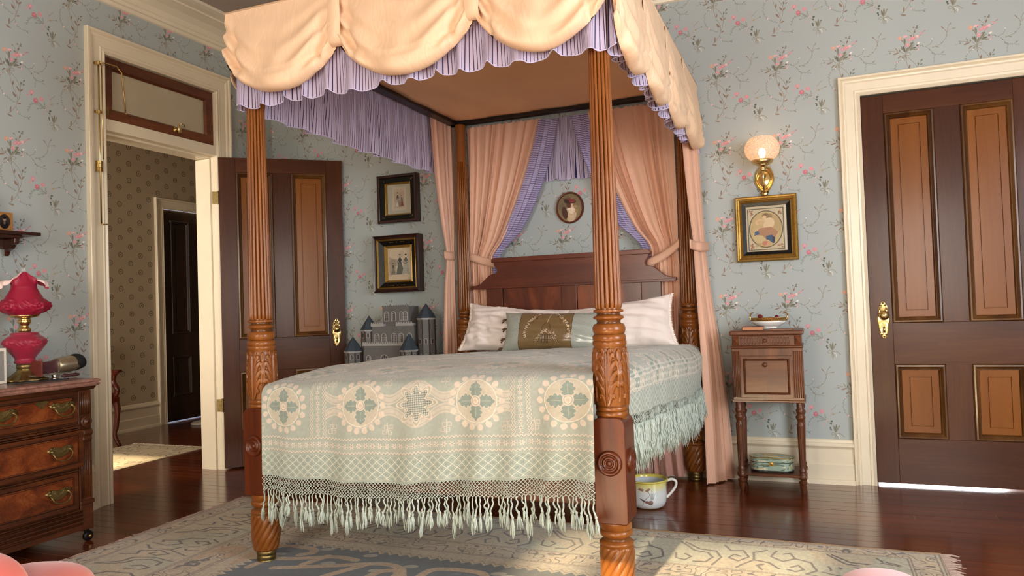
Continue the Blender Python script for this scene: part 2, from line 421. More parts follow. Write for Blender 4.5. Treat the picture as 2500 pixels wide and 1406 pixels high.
# ------------------------------------------------------------------ wallpapers
def paint_floral():
    c = Cv(.357, .49, 1900, '#ABB3B2', wrap=True)
    K1 = .357 / 840.; K2 = .357 / 1120.
    OL, OL2, BR, GG, DK = '#777362', '#8C8874', '#87705F', '#7F8A80', '#54564A'
    PK, RO, LP, OR, WH = '#DC929A', '#CE6C7A', '#EFB4B4', '#DCA28C', '#F0E6DA'
    def A(x, y): return ((x - 905) * K1, -(y - 730) * K1 - .14 * (x - 905) * K1)
    def B(x, y): return ((x - 620) * K2, -(y - 1140) * K2 - .143 * (x - 620) * K2)
    def ln(F, pts, w, col, al=.9): c.line([F(*p) for p in pts], w*1.8, col, al)
    def lf(F, x0, y0, x1, y1, w, col, al=.95): a = F(x0, y0); b = F(x1, y1); c.leaf(a[0], a[1], b[0], b[1], w*1.7, col, al)
    def dot(F, x, y, r, col, al=.95): a = F(x, y); c.ell(a[0], a[1], r*1.15, r*1.15, 0, col, al)
    rr = np.random.RandomState(3)
    def twig(F, pts, col, n=14, s=.0030, two=True):
        q = sp([F(*p) for p in pts]); c.line(q, .0019, col, .9, smooth=False)
        for k in range(n):
            i = int((k + .5) / n * (len(q) - 1)); x, y = q[i]; x1, y1 = q[min(i+1, len(q)-1)]
            a = math.atan2(y1 - y, x1 - x) + (1 if k % 2 else -1) * (.8 + .3 * rr.rand()); L = s * (2.0 + rr.rand())
            c.leaf(x, y, x + L*math.cos(a), y + L*math.sin(a), s*.62, col, .9)
    def bloom(F, x, y, r, col, hi):
        a = F(x, y); r *= 1.2
        for k in range(6):
            t = k * PI / 3 + .4; c.ell(a[0] + r*.55*math.cos(t), a[1] + r*.55*math.sin(t), r*.5, r*.42, t, col, .85)
        c.ell(a[0] + r*.1, a[1] + r*.15, r*.42, r*.36, .4, hi, .8)
        for k in range(3): t = k * 2.1; c.ell(a[0] + r*.35*math.cos(t), a[1] + r*.35*math.sin(t), r*.14, r*.14, 0, RO, .7)
    # bouquet and its bow
    for p in ((600,1240),(625,1248),(578,1222),(556,1196),(640,1230)): ln(B, [(622,1145), ((622+p[0])/2+3, (1145+p[1])/2), p], .0016, OL2)
    ln(B, [(622,1140),(665,1100),(700,1118),(690,1145),(650,1150),(622,1140)], .0019, OL2)
    ln(B, [(622,1140),(585,1150),(545,1170),(500,1195)], .0022, OL2); lf(B, 545, 1150, 490, 1215, .0022, BR)
    for x0, y0, x1, y1, w, col in ((612,1090,548,975,.0030,OL),(610,1100,588,975,.0030,DK),(606,1060,545,1015,.0024,OL),(628,1100,660,1000,.0028,OL),(634,1090,778,935,.0030,OL2),
        (660,1040,755,915,.0026,OL),(700,1030,800,1000,.0026,DK),(700,1045,850,1040,.0020,OL2),(690,1070,735,1010,.0022,OL),(690,940,765,915,.0026,OL),(800,960,830,985,.0030,DK),
        (610,960,605,830,.0026,OL2),(620,960,625,830,.0018,OL),(590,900,560,860,.0016,OL)): lf(B, x0, y0, x1, y1, w, col)
    ln(B, [(622,1140),(618,1000),(612,830)], .0014, OL); ln(B, [(624,1130),(690,1010),(770,860),(900,760)], .0012, OL); ln(B, [(620,960),(575,880),(545,840)], .0012, OL)
    bloom(B, 540, 832, .0108, OR, '#F4C08A'); bloom(B, 752, 835, .0118, PK, LP); bloom(B, 690, 866, .0085, PK, LP); bloom(B, 656, 962, .0092, PK, LP)
    bloom(B, 820, 803, .0082, LP, WH); bloom(B, 895, 750, .0062, PK, LP); dot(B, 940, 708, .0030, RO); dot(B, 862, 735, .0026, PK)
    lf(B, 605, 825, 612, 780, .0030, LP); lf(B, 628, 825, 656, 775, .0034, LP); lf(B, 640, 830, 650, 800, .002, RO); lf(B, 812, 945, 860, 910, .0030, WH); dot(B, 826, 1042, .0040, LP); dot(B, 826, 992, .0040, PK); ln(B, [(720,1050),(820,1040)], .001, OL)
    ln(B, [(757,820),(765,760),(790,680),(828,620)], .0011, OL); lf(B, 765, 750, 795, 690, .0030, BR); lf(B, 775, 655, 760, 625, .0028, OL); lf(B, 795, 652, 842, 648, .0024, OL); lf(B, 812, 632, 838, 605, .0024, OL)
    ln(B, [(745,770),(710,720),(668,690)], .0011, OL2); lf(B, 735, 805, 700, 775, .0026, OL); lf(B, 690, 712, 662, 688, .0018, OL); ln(B, [(900,740),(925,715),(962,690)], .0009, OL)
    ln(B, [(608,1130),(560,1100),(500,1082),(350,1068)], .0011, BR); lf(B, 520, 1095, 415, 1140, .0028, BR); lf(B, 530, 1085, 520, 1040, .0024, OL); lf(B, 500, 1080, 452, 1008, .0020, OL2); dot(B, 370, 1108, .0036, OL); ln(B, [(370,1108),(320,1125),(288,1138)], .0010, OL2); dot(B, 352, 1070, .0026, OL2); lf(B, 590, 1165, 560, 1215, .0024, BR)
    # trailing vine to the right
    twig(B, [(850,965),(912,982),(1000,1032),(1052,1102),(1078,1150),(1062,1285)], GG, 12, .0026)
    for x, y in ((910,978),(1015,1050),(1050,1108),(1065,1005),(1210,925),(1290,795)):
        dot(B, x, y, .0034, '#8C8A84'); dot(B, x + 10, y - 6, .0018, WH, .7); dot(B, x - 8, y + 8, .0016, DK, .8)
    twig(B, [(1052,1105),(1100,1135),(1170,1135),(1255,1150)], GG, 8, .0026); ln(B, [(1170,1130),(1215,1100),(1240,1070)], .001, GG); lf(B, 1190, 1118, 1235, 1082, .0022, OL2)
    twig(B, [(1060,1002),(1130,985),(1210,925),(1270,835),(1288,765)], OL2, 12, .0024); ln(B, [(1288,765),(1300,690),(1330,610),(1362,566)], .0011, BR); ln(B, [(1286,745),(1255,685),(1210,632)], .0011, BR)
    ln(B, [(1290,742),(1340,690),(1432,655)], .0011, OL2); lf(B, 1240, 675, 1205, 628, .0016, BR); lf(B, 1345, 612, 1358, 565, .0014, OL2); lf(B, 1370, 682, 1432, 672, .0014, OL2); lf(B, 1100, 1000, 1160, 1010, .0016, OL2)
    twig(B, [(960,985),(1030,940),(1055,868)], OL2, 6, .0022); dot(B, 1055, 856, .0026, WH)
    # stems hanging below the bow
    ln(A, [(905,800),(940,930),(990,1020),(1000,1090),(985,1170),(930,1260),(868,1330)], .0012, BR); ln(A, [(930,765),(1010,850),(1042,930),(1030,1040),(998,1130)], .0012, BR)
    for x0, y0, x1, y1, w in ((942,925,952,858,.0028),(985,1070,940,1010,.0038),(1000,1145,1052,1118,.0026),(905,1300,915,1208,.0026),(868,1330,938,1334,.0026),(1035,975,992,912,.0028),(1038,970,1078,918,.0026),(1048,880,1052,830,.0024),(1082,825,1106,788,.0024),(1070,870,1106,850,.0022)): lf(A, x0, y0, x1, y1, w, BR if w > .0025 else OL)
    ln(A, [(1038,920),(1060,860),(1100,802)], .0010, OL)
    twig(A, [(865,790),(800,830),(772,920),(778,1010),(828,1082),(900,1120),(962,1140)], GG, 26, .0030); dot(A, 828, 1082, .0042, LP); dot(A, 832, 1078, .002, WH); dot(A, 800, 830, .0030, LP); dot(A, 862, 790, .0032, WH, .8)
    twig(A, [(985,1185),(1000,1245),(1042,1277),(1110,1282),(1172,1262)], GG, 12, .0026); dot(A, 1000, 1246, .0040, LP); lf(A, 1130, 1270, 1165, 1300, .002, GG)
    # rose sprig tied with a second bow
    def Cc(x, y): return A(x + 840, y - 120)
    bloom(Cc, 350, 1040, .0118, PK, LP); bloom(Cc, 486, 1080, .0112, PK, '#F0A0A4'); bloom(Cc, 405, 1130, .0125, RO, PK); dot(Cc, 298, 1094, .0048, PK); ln(Cc, [(305,1092),(350,1070)], .001, PK); dot(Cc, 350, 1072, .003, OL)
    ln(Cc, [(440,1130),(530,1190),(630,1278),(656,1360)], .0013, OL2); twig(Cc, [(530,1195),(400,1172),(335,1215),(298,1312)], GG, 18, .0036)
    twig(Cc, [(530,1195),(480,1160),(425,1140)], GG, 9, .0034); twig(Cc, [(520,1190),(450,1215),(420,1225)], GG, 6, .0032); ln(Cc, [(535,1192),(600,1110),(606,1030),(572,985)], .0013, '#C49A90'); ln(Cc, [(610,1040),(645,1000),(676,962)], .0012, BR); ln(Cc, [(612,1105),(680,1070),(738,1050)], .0011, OL2); dot(Cc, 632, 1096, .0050, '#A8986A'); dot(Cc, 720, 1052, .0036, GG)
    twig(Cc, [(535,1190),(530,1150),(525,1110)], GG, 6, .003)
    ln(Cc, [(540,1200),(515,1255)], .001, PK); dot(Cc, 512, 1270, .0034, PK); dot(Cc, 542, 1198, .003, LP)
    for x0, y0, x1, y1, w, col in ((590,1210,625,1185,.0034,DK),(585,1225,612,1240,.003,DK),(575,1300,602,1290,.0034,DK),(590,1305,600,1330,.0028,DK),(652,1345,632,1248,.0030,OL),(656,1350,668,1222,.0030,OL),(662,1345,708,1232,.0026,OL2),(690,1250,715,1255,.002,OL)): lf(Cc, x0, y0, x1, y1, w, col)
    ln(Cc, [(658,1368),(620,1352),(596,1378),(620,1388),(658,1368)], .0018, OL2); ln(Cc, [(658,1368),(710,1352),(765,1392)], .0022, OL2)
    for p in ((632,1440),(652,1450),(672,1448),(692,1438)): ln(Cc, [(658,1370), ((658+p[0])/2, 1405), p], .0015, OL2)
    ln(Cc, [(668,1375),(705,1395),(702,1430)], .0018, WH, .8)
    # the print is a little worn: colour breaks up finely over the motifs
    bg = c._c('#ABB3B2'); k = (.62 + .50*smooth_noise(c.h, c.w, 240, 176, 21)*(.5 + smooth_noise(c.h, c.w, 90, 66, 22)))[..., None]; c.a = bg + (c.a - bg)*np.clip(k, .45, 1.05)
    return c.img('floral_wallpaper_print')
def paint_medal():
    c = Cv(.236, .17, 2200, '#B0A188', wrap=True)
    for (x, y) in ((0, 0), (.118, .085)):
        for k in range(22):
            t = PI * (1.5 + .09) + k / 21. * PI * 1.82
            px, py = x + .0225*math.cos(t), y + .0235*math.sin(t)
            c.leaf(px, py, px + .009*math.cos(t + 1.2), py + .009*math.sin(t + 1.2), .0027, '#665A48')
            c.leaf(px, py, px + .008*math.cos(t + 2.1), py + .008*math.sin(t + 2.1), .0025, '#7C7058')
        c.poly([(x-.008, y-.007), (x+.008, y-.007), (x+.0055, y+.001), (x, y+.008), (x-.0055, y+.001)], '#6E6250'); c.ell(x, y + .004, .004, .006, 0, '#6E6250')
    for (x, y) in ((.118, 0), (0, .085)): c.ell(x, y, .0022, .0022, 0, '#7C7058')
    return c.img('medallion_wallpaper_print')
M_PAPER = from_img('floral_wallpaper', paint_floral(), rough=.75, spec=.25)
M_PAPER2 = from_img('medallion_wallpaper', paint_medal(), rough=.7, spec=.25)

# ================================================================== the room
LX, BY, CZ = -4.02, 4.83, 3.28         # left wall, back wall, ceiling
RX, NY = 2.5, -1.5                     # right wall, near wall (behind the photographer)
def uvb(x, z): return ((x + .50) / .357, (z - 2.508) / .49)
def uvl(y, z): return ((y - 2.705) / .357, (z - 2.515) / .49)
def wall_x(mb, x0, x1, z0, z1, y, uvf=uvb, nrm=-1):      # sheet facing -Y
    mb.quad((x0, y, z0), (x1, y, z0), (x1, y, z1), (x0, y, z1), [uvf(x0, z0), uvf(x1, z0), uvf(x1, z1), uvf(x0, z1)])
def wall_y(mb, y0, y1, z0, z1, x, uvf=uvl):              # sheet facing +X
    mb.quad((x, y0, z0), (x, y1, z0), (x, y1, z1), (x, y0, z1), [uvf(y0, z0), uvf(y1, z0), uvf(y1, z1), uvf(y0, z1)])

D2a, D2b, D2h = .320, 1.225, 2.30      # door in the back wall
D1a, D1b, D1h = 3.292, 4.212, 2.775    # doorway with transom in the left wall
b = MB()
for r in ((LX, D2a, 0, CZ), (D2b, RX, 0, CZ), (D2a, D2b, D2h, CZ)): wall_x(b, *r, BY)
for r in ((LX, D2a, 0, CZ), (D2b, RX, 0, CZ), (D2a, D2b, D2h, CZ)): b.quad((r[1], BY+.16, r[2]), (r[0], BY+.16, r[2]), (r[0], BY+.16, r[3]), (r[1], BY+.16, r[3]), [(0,0)]*4)
b.quad((D2a, BY, 0), (D2a, BY, D2h), (D2a, BY+.16, D2h), (D2a, BY+.16, 0)); b.quad((D2b, BY, 0), (D2b, BY+.16, 0), (D2b, BY+.16, D2h), (D2b, BY, D2h)); b.quad((D2a, BY, D2h), (D2b, BY, D2h), (D2b, BY+.16, D2h), (D2a, BY+.16, D2h))
struct('wall_back', b, M_PAPER)
b = MB()
for r in ((NY, D1a, 0, CZ), (D1b, BY, 0, CZ), (D1a, D1b, D1h, CZ)): wall_y(b, *r, LX)
struct('wall_left', b, M_PAPER)
# right wall with a window opening, near wall with two sun gaps
def wall_open(mb, fixed, axis, lo, hi, openings, zc, inward):
    xs = sorted({lo, hi} | {o[0] for o in openings} | {o[1] for o in openings})
    for a, c2 in zip(xs[:-1], xs[1:]):
        op = sorted([o for o in openings if o[0] <= a and o[1] >= c2], key=lambda o: o[2]); ez = [0.]
        for o in op: ez += [o[2], o[3]]
        ez.append(zc)
        for z0, z1 in zip(ez[0::2], ez[1::2]):
            P = [(a, z0), (c2, z0), (c2, z1), (a, z1)]; u = [uvb(*q) for q in P]
            if axis == 'X': mb.quad(*[(q[0], fixed, q[1]) for q in P], u)
            else: mb.quad(*[(fixed, q[0], q[1]) for q in P], u)
b = MB(); wall_open(b, RX, 'Y', NY, BY, [(.9, 2.3, .7, 2.4)], CZ, -1); struct('wall_right', b, M_PAPER)
# near wall cut for the sun; wide low gap added for warm floor bounce
SLIT = (-1.45, -.30, .975, .983); BOUNCE_GAP = (-2.4, 1.6, .36, .70)
b = MB(); wall_open(b, NY, 'X', LX, RX, [SLIT, BOUNCE_GAP], CZ, 1); struct('wall_near', b, M_PAPER)
b = MB(); b.box(-6.6, RX + .1, NY, 8.2, CZ, CZ + .1); struct('ceiling', b, M_CEIL)
# hall beyond the left wall
HX = -6.38
b = MB(); wall_y(b, .4, 5.90, 0, CZ, HX, lambda y, z: ((y - 5.489) / .236, (z - 2.535) / .17)); wall_y(b, 6.80, 8.2, 0, CZ, HX, lambda y, z: ((y - 5.489) / .236, (z - 2.535) / .17)); wall_y(b, 5.90, 6.80, 2.29, CZ, HX, lambda y, z: ((y - 5.489) / .236, (z - 2.535) / .17))
wall_x(b, HX, LX - .18, 0, CZ, 8.2, lambda x, z: (x / .236, z / .17))
struct('wall_hall', b, M_PAPER2)
b = MB()
for r in ((NY, D1a, 0, CZ), (D1b, 8.2, 0, CZ), (D1a, D1b, D1h, CZ)): wall_y(b, *r, LX - .18, lambda y, z: (y / .236, z / .17))
wall_open(b, .4, 'X', HX, LX - .18, [(-5.75, -5.10, .780, .797)], CZ, 1)
struct('wall_hall_side', b, M_PAPER2)

# floor: sub-floor plus boards
b = MB(); b.box(-6.6, RX + .2, NY - .3, 8.4, -.06, -.0012)
floor = struct('floor', b, M_JOINT)
PW = .083; rows = int((8.2 - NY) / PW) + 1
cache = {}
stuffb = MB()
for k in range(rows):
    y0 = NY + k * PW; y1 = y0 + PW - .0028
    xs = [-6.5]; x = -6.5 + 1.2 + 3.6 * RNG.rand()
    while x < RX - .3: xs.append(x); x += 3.4 + 2.4 * RNG.rand()
    xs.append(RX + .1)
    for x0, x1 in zip(xs[:-1], xs[1:]):
        vis = y0 > 1.3 and not (y0 > BY + .3 and x0 > -4.3)
        bb = MB() if vis else stuffb
        e = .0003
        n = len(bb.v); z = (RNG.rand() - .5) * .0006
        bb.v += [(x0+.001, y0, -.006), (x1-.001, y0, -.006), (x1-.001, y1, -.006), (x0+.001, y1, -.006), (x0+.001+e, y0+e, z), (x1-.001-e, y0+e, z), (x1-.001-e, y1-e, z), (x0+.001+e, y1-e, z)]
        for f in ((4,5,6,7),(0,1,5,4),(1,2,6,5),(2,3,7,6),(3,0,4,7)): bb.f.append(tuple(n+i for i in f))
        if vis: obj('plank', bb, M_PLANK, floor)
obj('boards_beyond', stuffb, M_PLANK, floor, kind='stuff')

# ------------------------------------------------------------------ mouldings
CASING = [(0, 0), (0, .012), (.010, .020), (.022, .014), (.034, .017), (.040, .013), (.088, .016), (.096, .024), (.106, .026), (.112, .020), (.120, .034), (.132, .034), (.135, .030), (.135, 0)]
def casing(name, plane, fixed, a, c2, top, sgn, w=.135, z0=0., prof=CASING):
    # around an opening: prof out from the opening edge, proud of the wall
    k = w / .135
    mb = MB(); rowsP = []
    for (px, pz, ox, oz) in ((a, z0, -1, 0), (a, top, -1, 1), (c2, top, 1, 1), (c2, z0, 1, 0)):
        row = []
        for o, h in prof:
            u, v = px + ox * o * k, pz + (oz * o * k)
            row.append((u, fixed + sgn * h, v) if plane == 'X' else (fixed + sgn * h, u, v))
        rowsP.append(row)
    mb.grid(rowsP)
    return struct(name, mb, M_CREAM, smooth=False)
casing('trim_1', 'X', BY, D2a, D2b, D2h, -1, w=.118)
casing('trim_2', 'Y', LX, D1a, D1b, D1h, +1, w=.135)
casing('trim_3', 'Y', HX, 5.90, 6.80, 2.29, +1, w=.11)
# jamb lining of the left doorway with stop bead, transom bar
b = MB()
b.box(LX - .185, LX, D1a - .02, D1a, 0, D1h); b.box(LX - .185, LX, D1b, D1b + .02, 0, D1h); b.box(LX - .185, LX, D1a, D1b, D1h, D1h + .02)
b.box(LX - .185, LX - .05, D1b - .014, D1b, 0, 2.285); b.box(LX - .185, LX - .05, D1a, D1a + .014, 0, 2.285)
b.box(LX - .185, LX + .006, D1a, D1b, 2.302, 2.375); b.box(LX - .185, LX - .05, D1a, D1b, 2.288, 2.302)
struct('trim_4', b, M_CREAM, bevel=.002)
b = MB(); b.box(D2a - .001, D2a + .012, BY + .062, BY + .158, 0, D2h); b.box(D2b - .012, D2b + .001, BY + .062, BY + .158, 0, D2h); b.box(D2a, D2b, BY + .062, BY + .158, D2h - .012, D2h)
struct('trim_5', b, M_CREAM)
b = MB(); b.box(HX - .12, HX, 5.885, 5.90, 0, 2.29); b.box(HX - .12, HX, 6.80, 6.815, 0, 2.29); struct('trim_6', b, M_CREAM)
# cornice
CORN = [(0, 3.10), (.012, 3.105), (.018, 3.125), (.030, 3.130), (.034, 3.150), (.042, 3.156), (.060, 3.185), (.100, 3.215), (.150, 3.232), (.165, 3.235), (.168, 3.245), (.205, 3.252), (.235, 3.262), (.240, 3.28), (.252, 3.281)]
b = MB(); b.grid([[(LX + o, NY, z) for o, z in CORN], [(LX + o, BY - o, z) for o, z in CORN], [(RX - o, BY - o, z - .066) for o, z in CORN], [(RX - o, NY, z - .066) for o, z in CORN]])
struct('trim_7', b, M_CREAM)
# baseboards
BASE = [(0, .262), (.012, .262), (.016, .254), (.018, .244), (.026, .240), (.030, .232), (.030, .222), (.022, .214), (.016, .205), (.016, .122), (.020, .118), (.024, .112), (.024, .028), (.036, .026), (.042, .016), (.044, 0)]
def base(name, pts, outs, prof=BASE, m=M_CREAM):
    mb = MB(); mb.grid([[(p[0] + o[0]*a, p[1] + o[1]*a, z) for a, z in prof] for p, o in zip(pts, outs)]); return struct(name, mb, m)
base('baseboard_back', [(LX, BY), (D2a - .118, BY)], [(1, -1), (0, -1)])
base('baseboard_back_right', [(D2b + .118, BY), (RX, BY)], [(0, -1), (-1, -1)])
base('baseboard_left', [(LX, D1b + .135), (LX, BY)], [(1, 0), (1, -1)])
base('baseboard_left_near', [(LX, NY), (LX, D1a - .135)], [(1, 0), (1, 0)])
base('baseboard_hall', [(HX, .4), (HX, 5.79)], [(1, 0), (1, 0)])

# ------------------------------------------------------------------ panelled doors
def door_leaf(name, w, h, parent_loc, rz, knobs=True, dark=None, hinge=False, knob_x=None):
    root = bpy.data.objects.new(name, None); COL.objects.link(root); root.location = parent_loc; root.rotation_euler = (0, 0, rz); root['kind'] = 'structure'
    T = .042
    mv, mh, mp, mm = (M_DKBR, M_DKBR_H, M_PANEL, M_MOULD) if not dark else (dark, dark, dark, dark)
    sx = [0, .118, .378, .508, .768, w]
    zr = [0, .262, .695, .935, 2.172, h]
    for (a, c2) in ((sx[0], sx[1]), (sx[4], sx[5])): obj('stile', MB().box(a, c2, 0, T, 0, h), mv, root, bevel=.0015)
    for (a, c2) in ((zr[0], zr[1]), (zr[2], zr[3]), (zr[4], zr[5])): obj('rail', MB().box(sx[1], sx[4], 0, T, a, c2), mh, root, bevel=.0015)
    for (a, c2) in ((zr[1], zr[2]), (zr[3], zr[4])): obj('mullion', MB().box(sx[2], sx[3], 0, T, a, c2), mv, root, bevel=.0015)
    PR = [(0, -.004), (.006, -.012), (.014, -.013), (.020, -.006), (.027, .000), (.031, -.002), (.036, .010), (.036, .016)]
    for (x0, x1) in ((sx[1], sx[2]), (sx[3], sx[4])):
        for (z0, z1) in ((zr[1], zr[2]), (zr[3], zr[4])):
            for sg in (1, -1):
                mb = MB(); off = 0 if sg == 1 else T
                rowsP = [[(cx + ox*a, off + sg*d, cz + oz*a) for a, d in PR] for cx, cz, ox, oz in ((x0, z0, 1, 1), (x1, z0, -1, 1), (x1, z1, -1, -1), (x0, z1, 1, -1), (x0, z0, 1, 1))]
                mb.grid(rowsP); obj('panel_moulding', mb, mm, root)
            # field with an incised line
            mb = MB(); g0, g1 = .072, .078
            a0, a1, c0, c1 = x0 + .03, x1 - .03, z0 + .03, z1 - .03
            d = .010
            def ring(e): return [(x0 + e, z0 + e), (x1 - e, z0 + e), (x1 - e, z1 - e), (x0 + e, z1 - e)]
            for sg in (1, -1):
                yy = lambda q: q if sg == 1 else T - q
                lv = [(.03, d), (g0, d), (g0 + .0015, d + .006), (g1 - .0015, d + .006), (g1, d - .001)]
                P = [[(u, yy(dd), v) for u, v in ring(e) + [ring(e)[0]]] for e, dd in lv]
                mb.grid(P); r = ring(g1); mb.quad(*[(u, yy(d - .001), v) for u, v in r])
            obj('panel', mb, mp, root)
    if knobs: knob_set(root, knob_x or w - .068, .955, 0.)
    if hinge:
        for z in (.46, 1.98):
            hb = MB(); hb.lathe([(0, -.05), (.007, -.048), (.007, .048), (0, .05)], 10, c=(-.006, -.004, z)); hb.box(-.045, -.002, .0, .003, z - .045, z + .045)
            obj('hinge', hb, M_OLDBRASS, root)
    return root
def knob_set(root, x, z, y):
    # ornate escutcheon: scalloped outline, raised rim, knob above the keyhole
    N = 48; out = []
    for i in range(N):
        t = 2*PI*i/N; s, c2 = math.sin(t), math.cos(t)
        rx = .034 + .0035*math.cos(8*t); rz_ = .102 + .006*math.cos(6*t) + (.010 if abs(s) > .95 else 0)
        pinch = 1 - .25*abs(s)**6
        out.append((x + rx*c2*pinch, z + rz_*s))
    cx, cz = x, z; mb = MB()
    P = []
    for k, d in ((1., 0), (1., -.005), (.86, -.008), (.78, -.004), (.4, -.007), (0.02, -.008)):
        P.append([(cx + (u - cx)*k, y + d, cz + (v - cz)*k) for u, v in out])
    mb.grid(P, closed_u=True)
    pl = obj('knob_plate', mb, M_BRASS, root, smooth=True, sharp=.9)
    for sz in (1, -1):
        for sx2 in (-1, 0, 1):
            mb = MB(); mb.lathe([(0, -.006), (.005, -.004), (.0065, 0), (.005, .004), (0, .006)], 10, c=(x + sx2*.012, y - .006, z + sz*(.098 - abs(sx2)*.012)), axis='Y'); obj('plate_ornament', mb, M_BRASS, pl, smooth=True)
    mb = MB(); mb.lathe([(.0, .058), (.014, .056), (.025, .048), (.029, .040), (.026, .031), (.016, .024), (.010, .018), (.011, .006), (.017, .004), (.018, 0)][::-1], 20, c=(x, y - .004, z + .028), axis='Y', rmod=lambda t, zz: 1 + (.04*math.cos(8*t) if zz > .03 else 0))
    obj('knob', mb, M_BRASS, root, smooth=True)
    mb = MB(); mb.lathe([(.0, .0), (.007, .001), (.008, .006), (.0, .009)][::-1], 12, c=(x, y - .003, z - .045), axis='Y'); mb.box(x - .006, x + .006, y - .013, y - .006, z - .075, z - .040)
    obj('keyhole_cover', mb, M_BRASS, root, smooth=True)
dl = door_leaf('door_1', .888, 2.28, (-4.0, 4.212, .012), math.radians(40.5), hinge=True)
dr = door_leaf('door_2', D2b - D2a - .006, 2.282, (D2a + .003, BY + .018, .013), 0., knob_x=.070)
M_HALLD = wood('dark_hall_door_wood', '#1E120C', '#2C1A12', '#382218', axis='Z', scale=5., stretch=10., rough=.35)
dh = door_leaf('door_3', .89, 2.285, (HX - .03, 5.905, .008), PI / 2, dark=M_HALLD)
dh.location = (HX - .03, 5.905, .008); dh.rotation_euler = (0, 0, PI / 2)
for r, ext in (((D2a, D2b, BY + .16), 1),):   # plain closed room behind the back door, lit so that light slips under it
    b = MB(); b.quad((D2a - 1, 6.9, 0), (D2b + 1, 6.9, 0), (D2b + 1, 6.9, CZ), (D2a - 1, 6.9, CZ)); struct('wall_beyond', b, M_CREAM)

# transom light over the left doorway
win = bpy.data.objects.new('window_1', None); COL.objects.link(win); win['kind'] = 'structure'
M_SASH = wood('stained_sash_wood', '#4E2612', '#66341A', '#7C4626', axis='Y', scale=6., rough=.32)
X0, X1 = LX - .055, LX - .015
Y0, Y1, Z0, Z1 = D1a + .004, D1b - .004, 2.378, 2.770
obj('sash_rail', MB().box(X0, X1, Y0, Y1, Z0, Z0 + .062), M_SASH, win, bevel=.002)
obj('sash_rail', MB().box(X0, X1, Y0, Y1, Z1 - .062, Z1), M_SASH, win, bevel=.002)
obj('sash_stile', MB().box(X0, X1, Y0, Y0 + .062, Z0 + .062, Z1 - .062), M_SASH, win, bevel=.002)
obj('sash_stile', MB().box(X0, X1, Y1 - .062, Y1, Z0 + .062, Z1 - .062), M_SASH, win, bevel=.002)
b = MB(); i = .062
b.grid([[(X1 - d, Y0 + i + a if s1 < 0 else Y1 - i - a, (Z0 + i + a) if s2 < 0 else (Z1 - i - a)) for a, d in ((0, 0), (.004, .004), (.010, .010), (.012, .016))] for s1, s2 in ((-1,-1),(1,-1),(1,1),(-1,1),(-1,-1))])
obj('glazing_bead', b, M_SASH, win)
M_GLASS = simple('clouded_transom_glass', '#B9AE93', rough=.16, coat=.6, var=.05, scale=4.)
obj('pane', MB().box(X0 + .014, X0 + .020, Y0 + .06, Y1 - .06, Z0 + .06, Z1 - .06), M_GLASS, win)
lb = MB(); yc = 3.875; zc = Z0 + .050
lb.box(X1, X1 + .004, yc - .035, yc + .035, zc - .020, zc + .018); lb.lathe([(0, -.03), (.008, -.028), (.009, .02), (.005, .032), (0, .034)], 12, c=(X1 + .014, yc, zc)); lb.tube([(X1 + .014, yc, zc + .03), (X1 + .03, yc + .012, zc + .042), (X1 + .034, yc + .03, zc + .036), (X1 + .026, yc + .034, zc + .024)], .005, 8); lb.tube([(X1 + .010, yc - .034, zc - .004), (X1 + .018, yc - .01, zc - .012)], .005, 8)
obj('latch', lb, M_BRASS, win, smooth=True)
obj('stay_plate', MB().box(X1, X1 + .003, Y0 + .012, Y0 + .035, Z0 + .03, Z0 + .075), M_OLDBRASS, win)

tr = thing('transom_operator', 'long brass rod working the transom, on the left casing of the doorway', 'rod', (LX + .036, 3.212, 1.70))
def rel(o, *p): return tuple(Vector(p) - Vector(o.location))
def tb(o, pts, r, seg=8, m=M_BRASS, nm='rod', par=None): return obj(nm, MB().tube([rel(o, *p) for p in pts], r, seg), m, par or o, smooth=True)
xr = LX + .058
tb(tr, [(xr, 3.206, 1.705), (xr, 3.206, 2.69)], .0045); tb(tr, [(xr, 3.228, 2.10), (xr, 3.228, 2.68)], .0035, nm='guide_rod')
tb(tr, [(xr, 3.206, 1.706), (xr, 3.224, 1.702), (xr, 3.250, 1.706)], .004, nm='pull_end')
tb(tr, [(xr, 3.20, 2.69), (xr + .012, 3.235, 2.695), (xr + .03, 3.31, 2.69), (xr + .03, 3.345, 2.66), (xr + .02, 3.375, 2.45), (xr - .01, 3.40, 2.425), (xr - .05, 3.47, 2.425)], .0045, nm='lift_arm')
for zz, nm in ((2.69, 'bracket'), (2.39, 'bracket'), (2.06, 'clamp')):
    b = MB(); b.box(-.006, .016, -.020, .020, zz - 1.70 - .028 * (nm == 'clamp') - .008, zz - 1.70 + .022 * (nm == 'clamp') + .008); b.lathe([(0, -.014), (.010, -.012), (.012, .010), (0, .014)], 12, c=(.022, -.006, zz - 1.70)); obj(nm, b, M_BRASS, tr, bevel=.002)
# windows of the room behind and beside the photographer
def sash(name, axis, fixed, a, c2, z0, z1):
    r = bpy.data.objects.new(name, None); COL.objects.link(r); r['kind'] = 'structure'
    mb = MB(); rowsP = []
    for (px, pz, ox, oz) in ((a, z0, -1, -1), (a, z1, -1, 1), (c2, z1, 1, 1), (c2, z0, 1, -1), (a, z0, -1, -1)):
        rowsP.append([((px + ox*o, fixed + h, pz + oz*o) if axis == 'X' else (fixed - h, px + ox*o, pz + oz*o)) for o, h in CASING])
    mb.grid(rowsP); obj('window_frame', mb, M_CREAM, r)
    return r
sash('window_2', 'X', NY, .78, 1.92, .80, 2.30); sash('window_3', 'X', NY, -2.32, -1.18, .80, 2.30); sash('window_4', 'Y', RX, .95, 2.25, .72, 2.38)

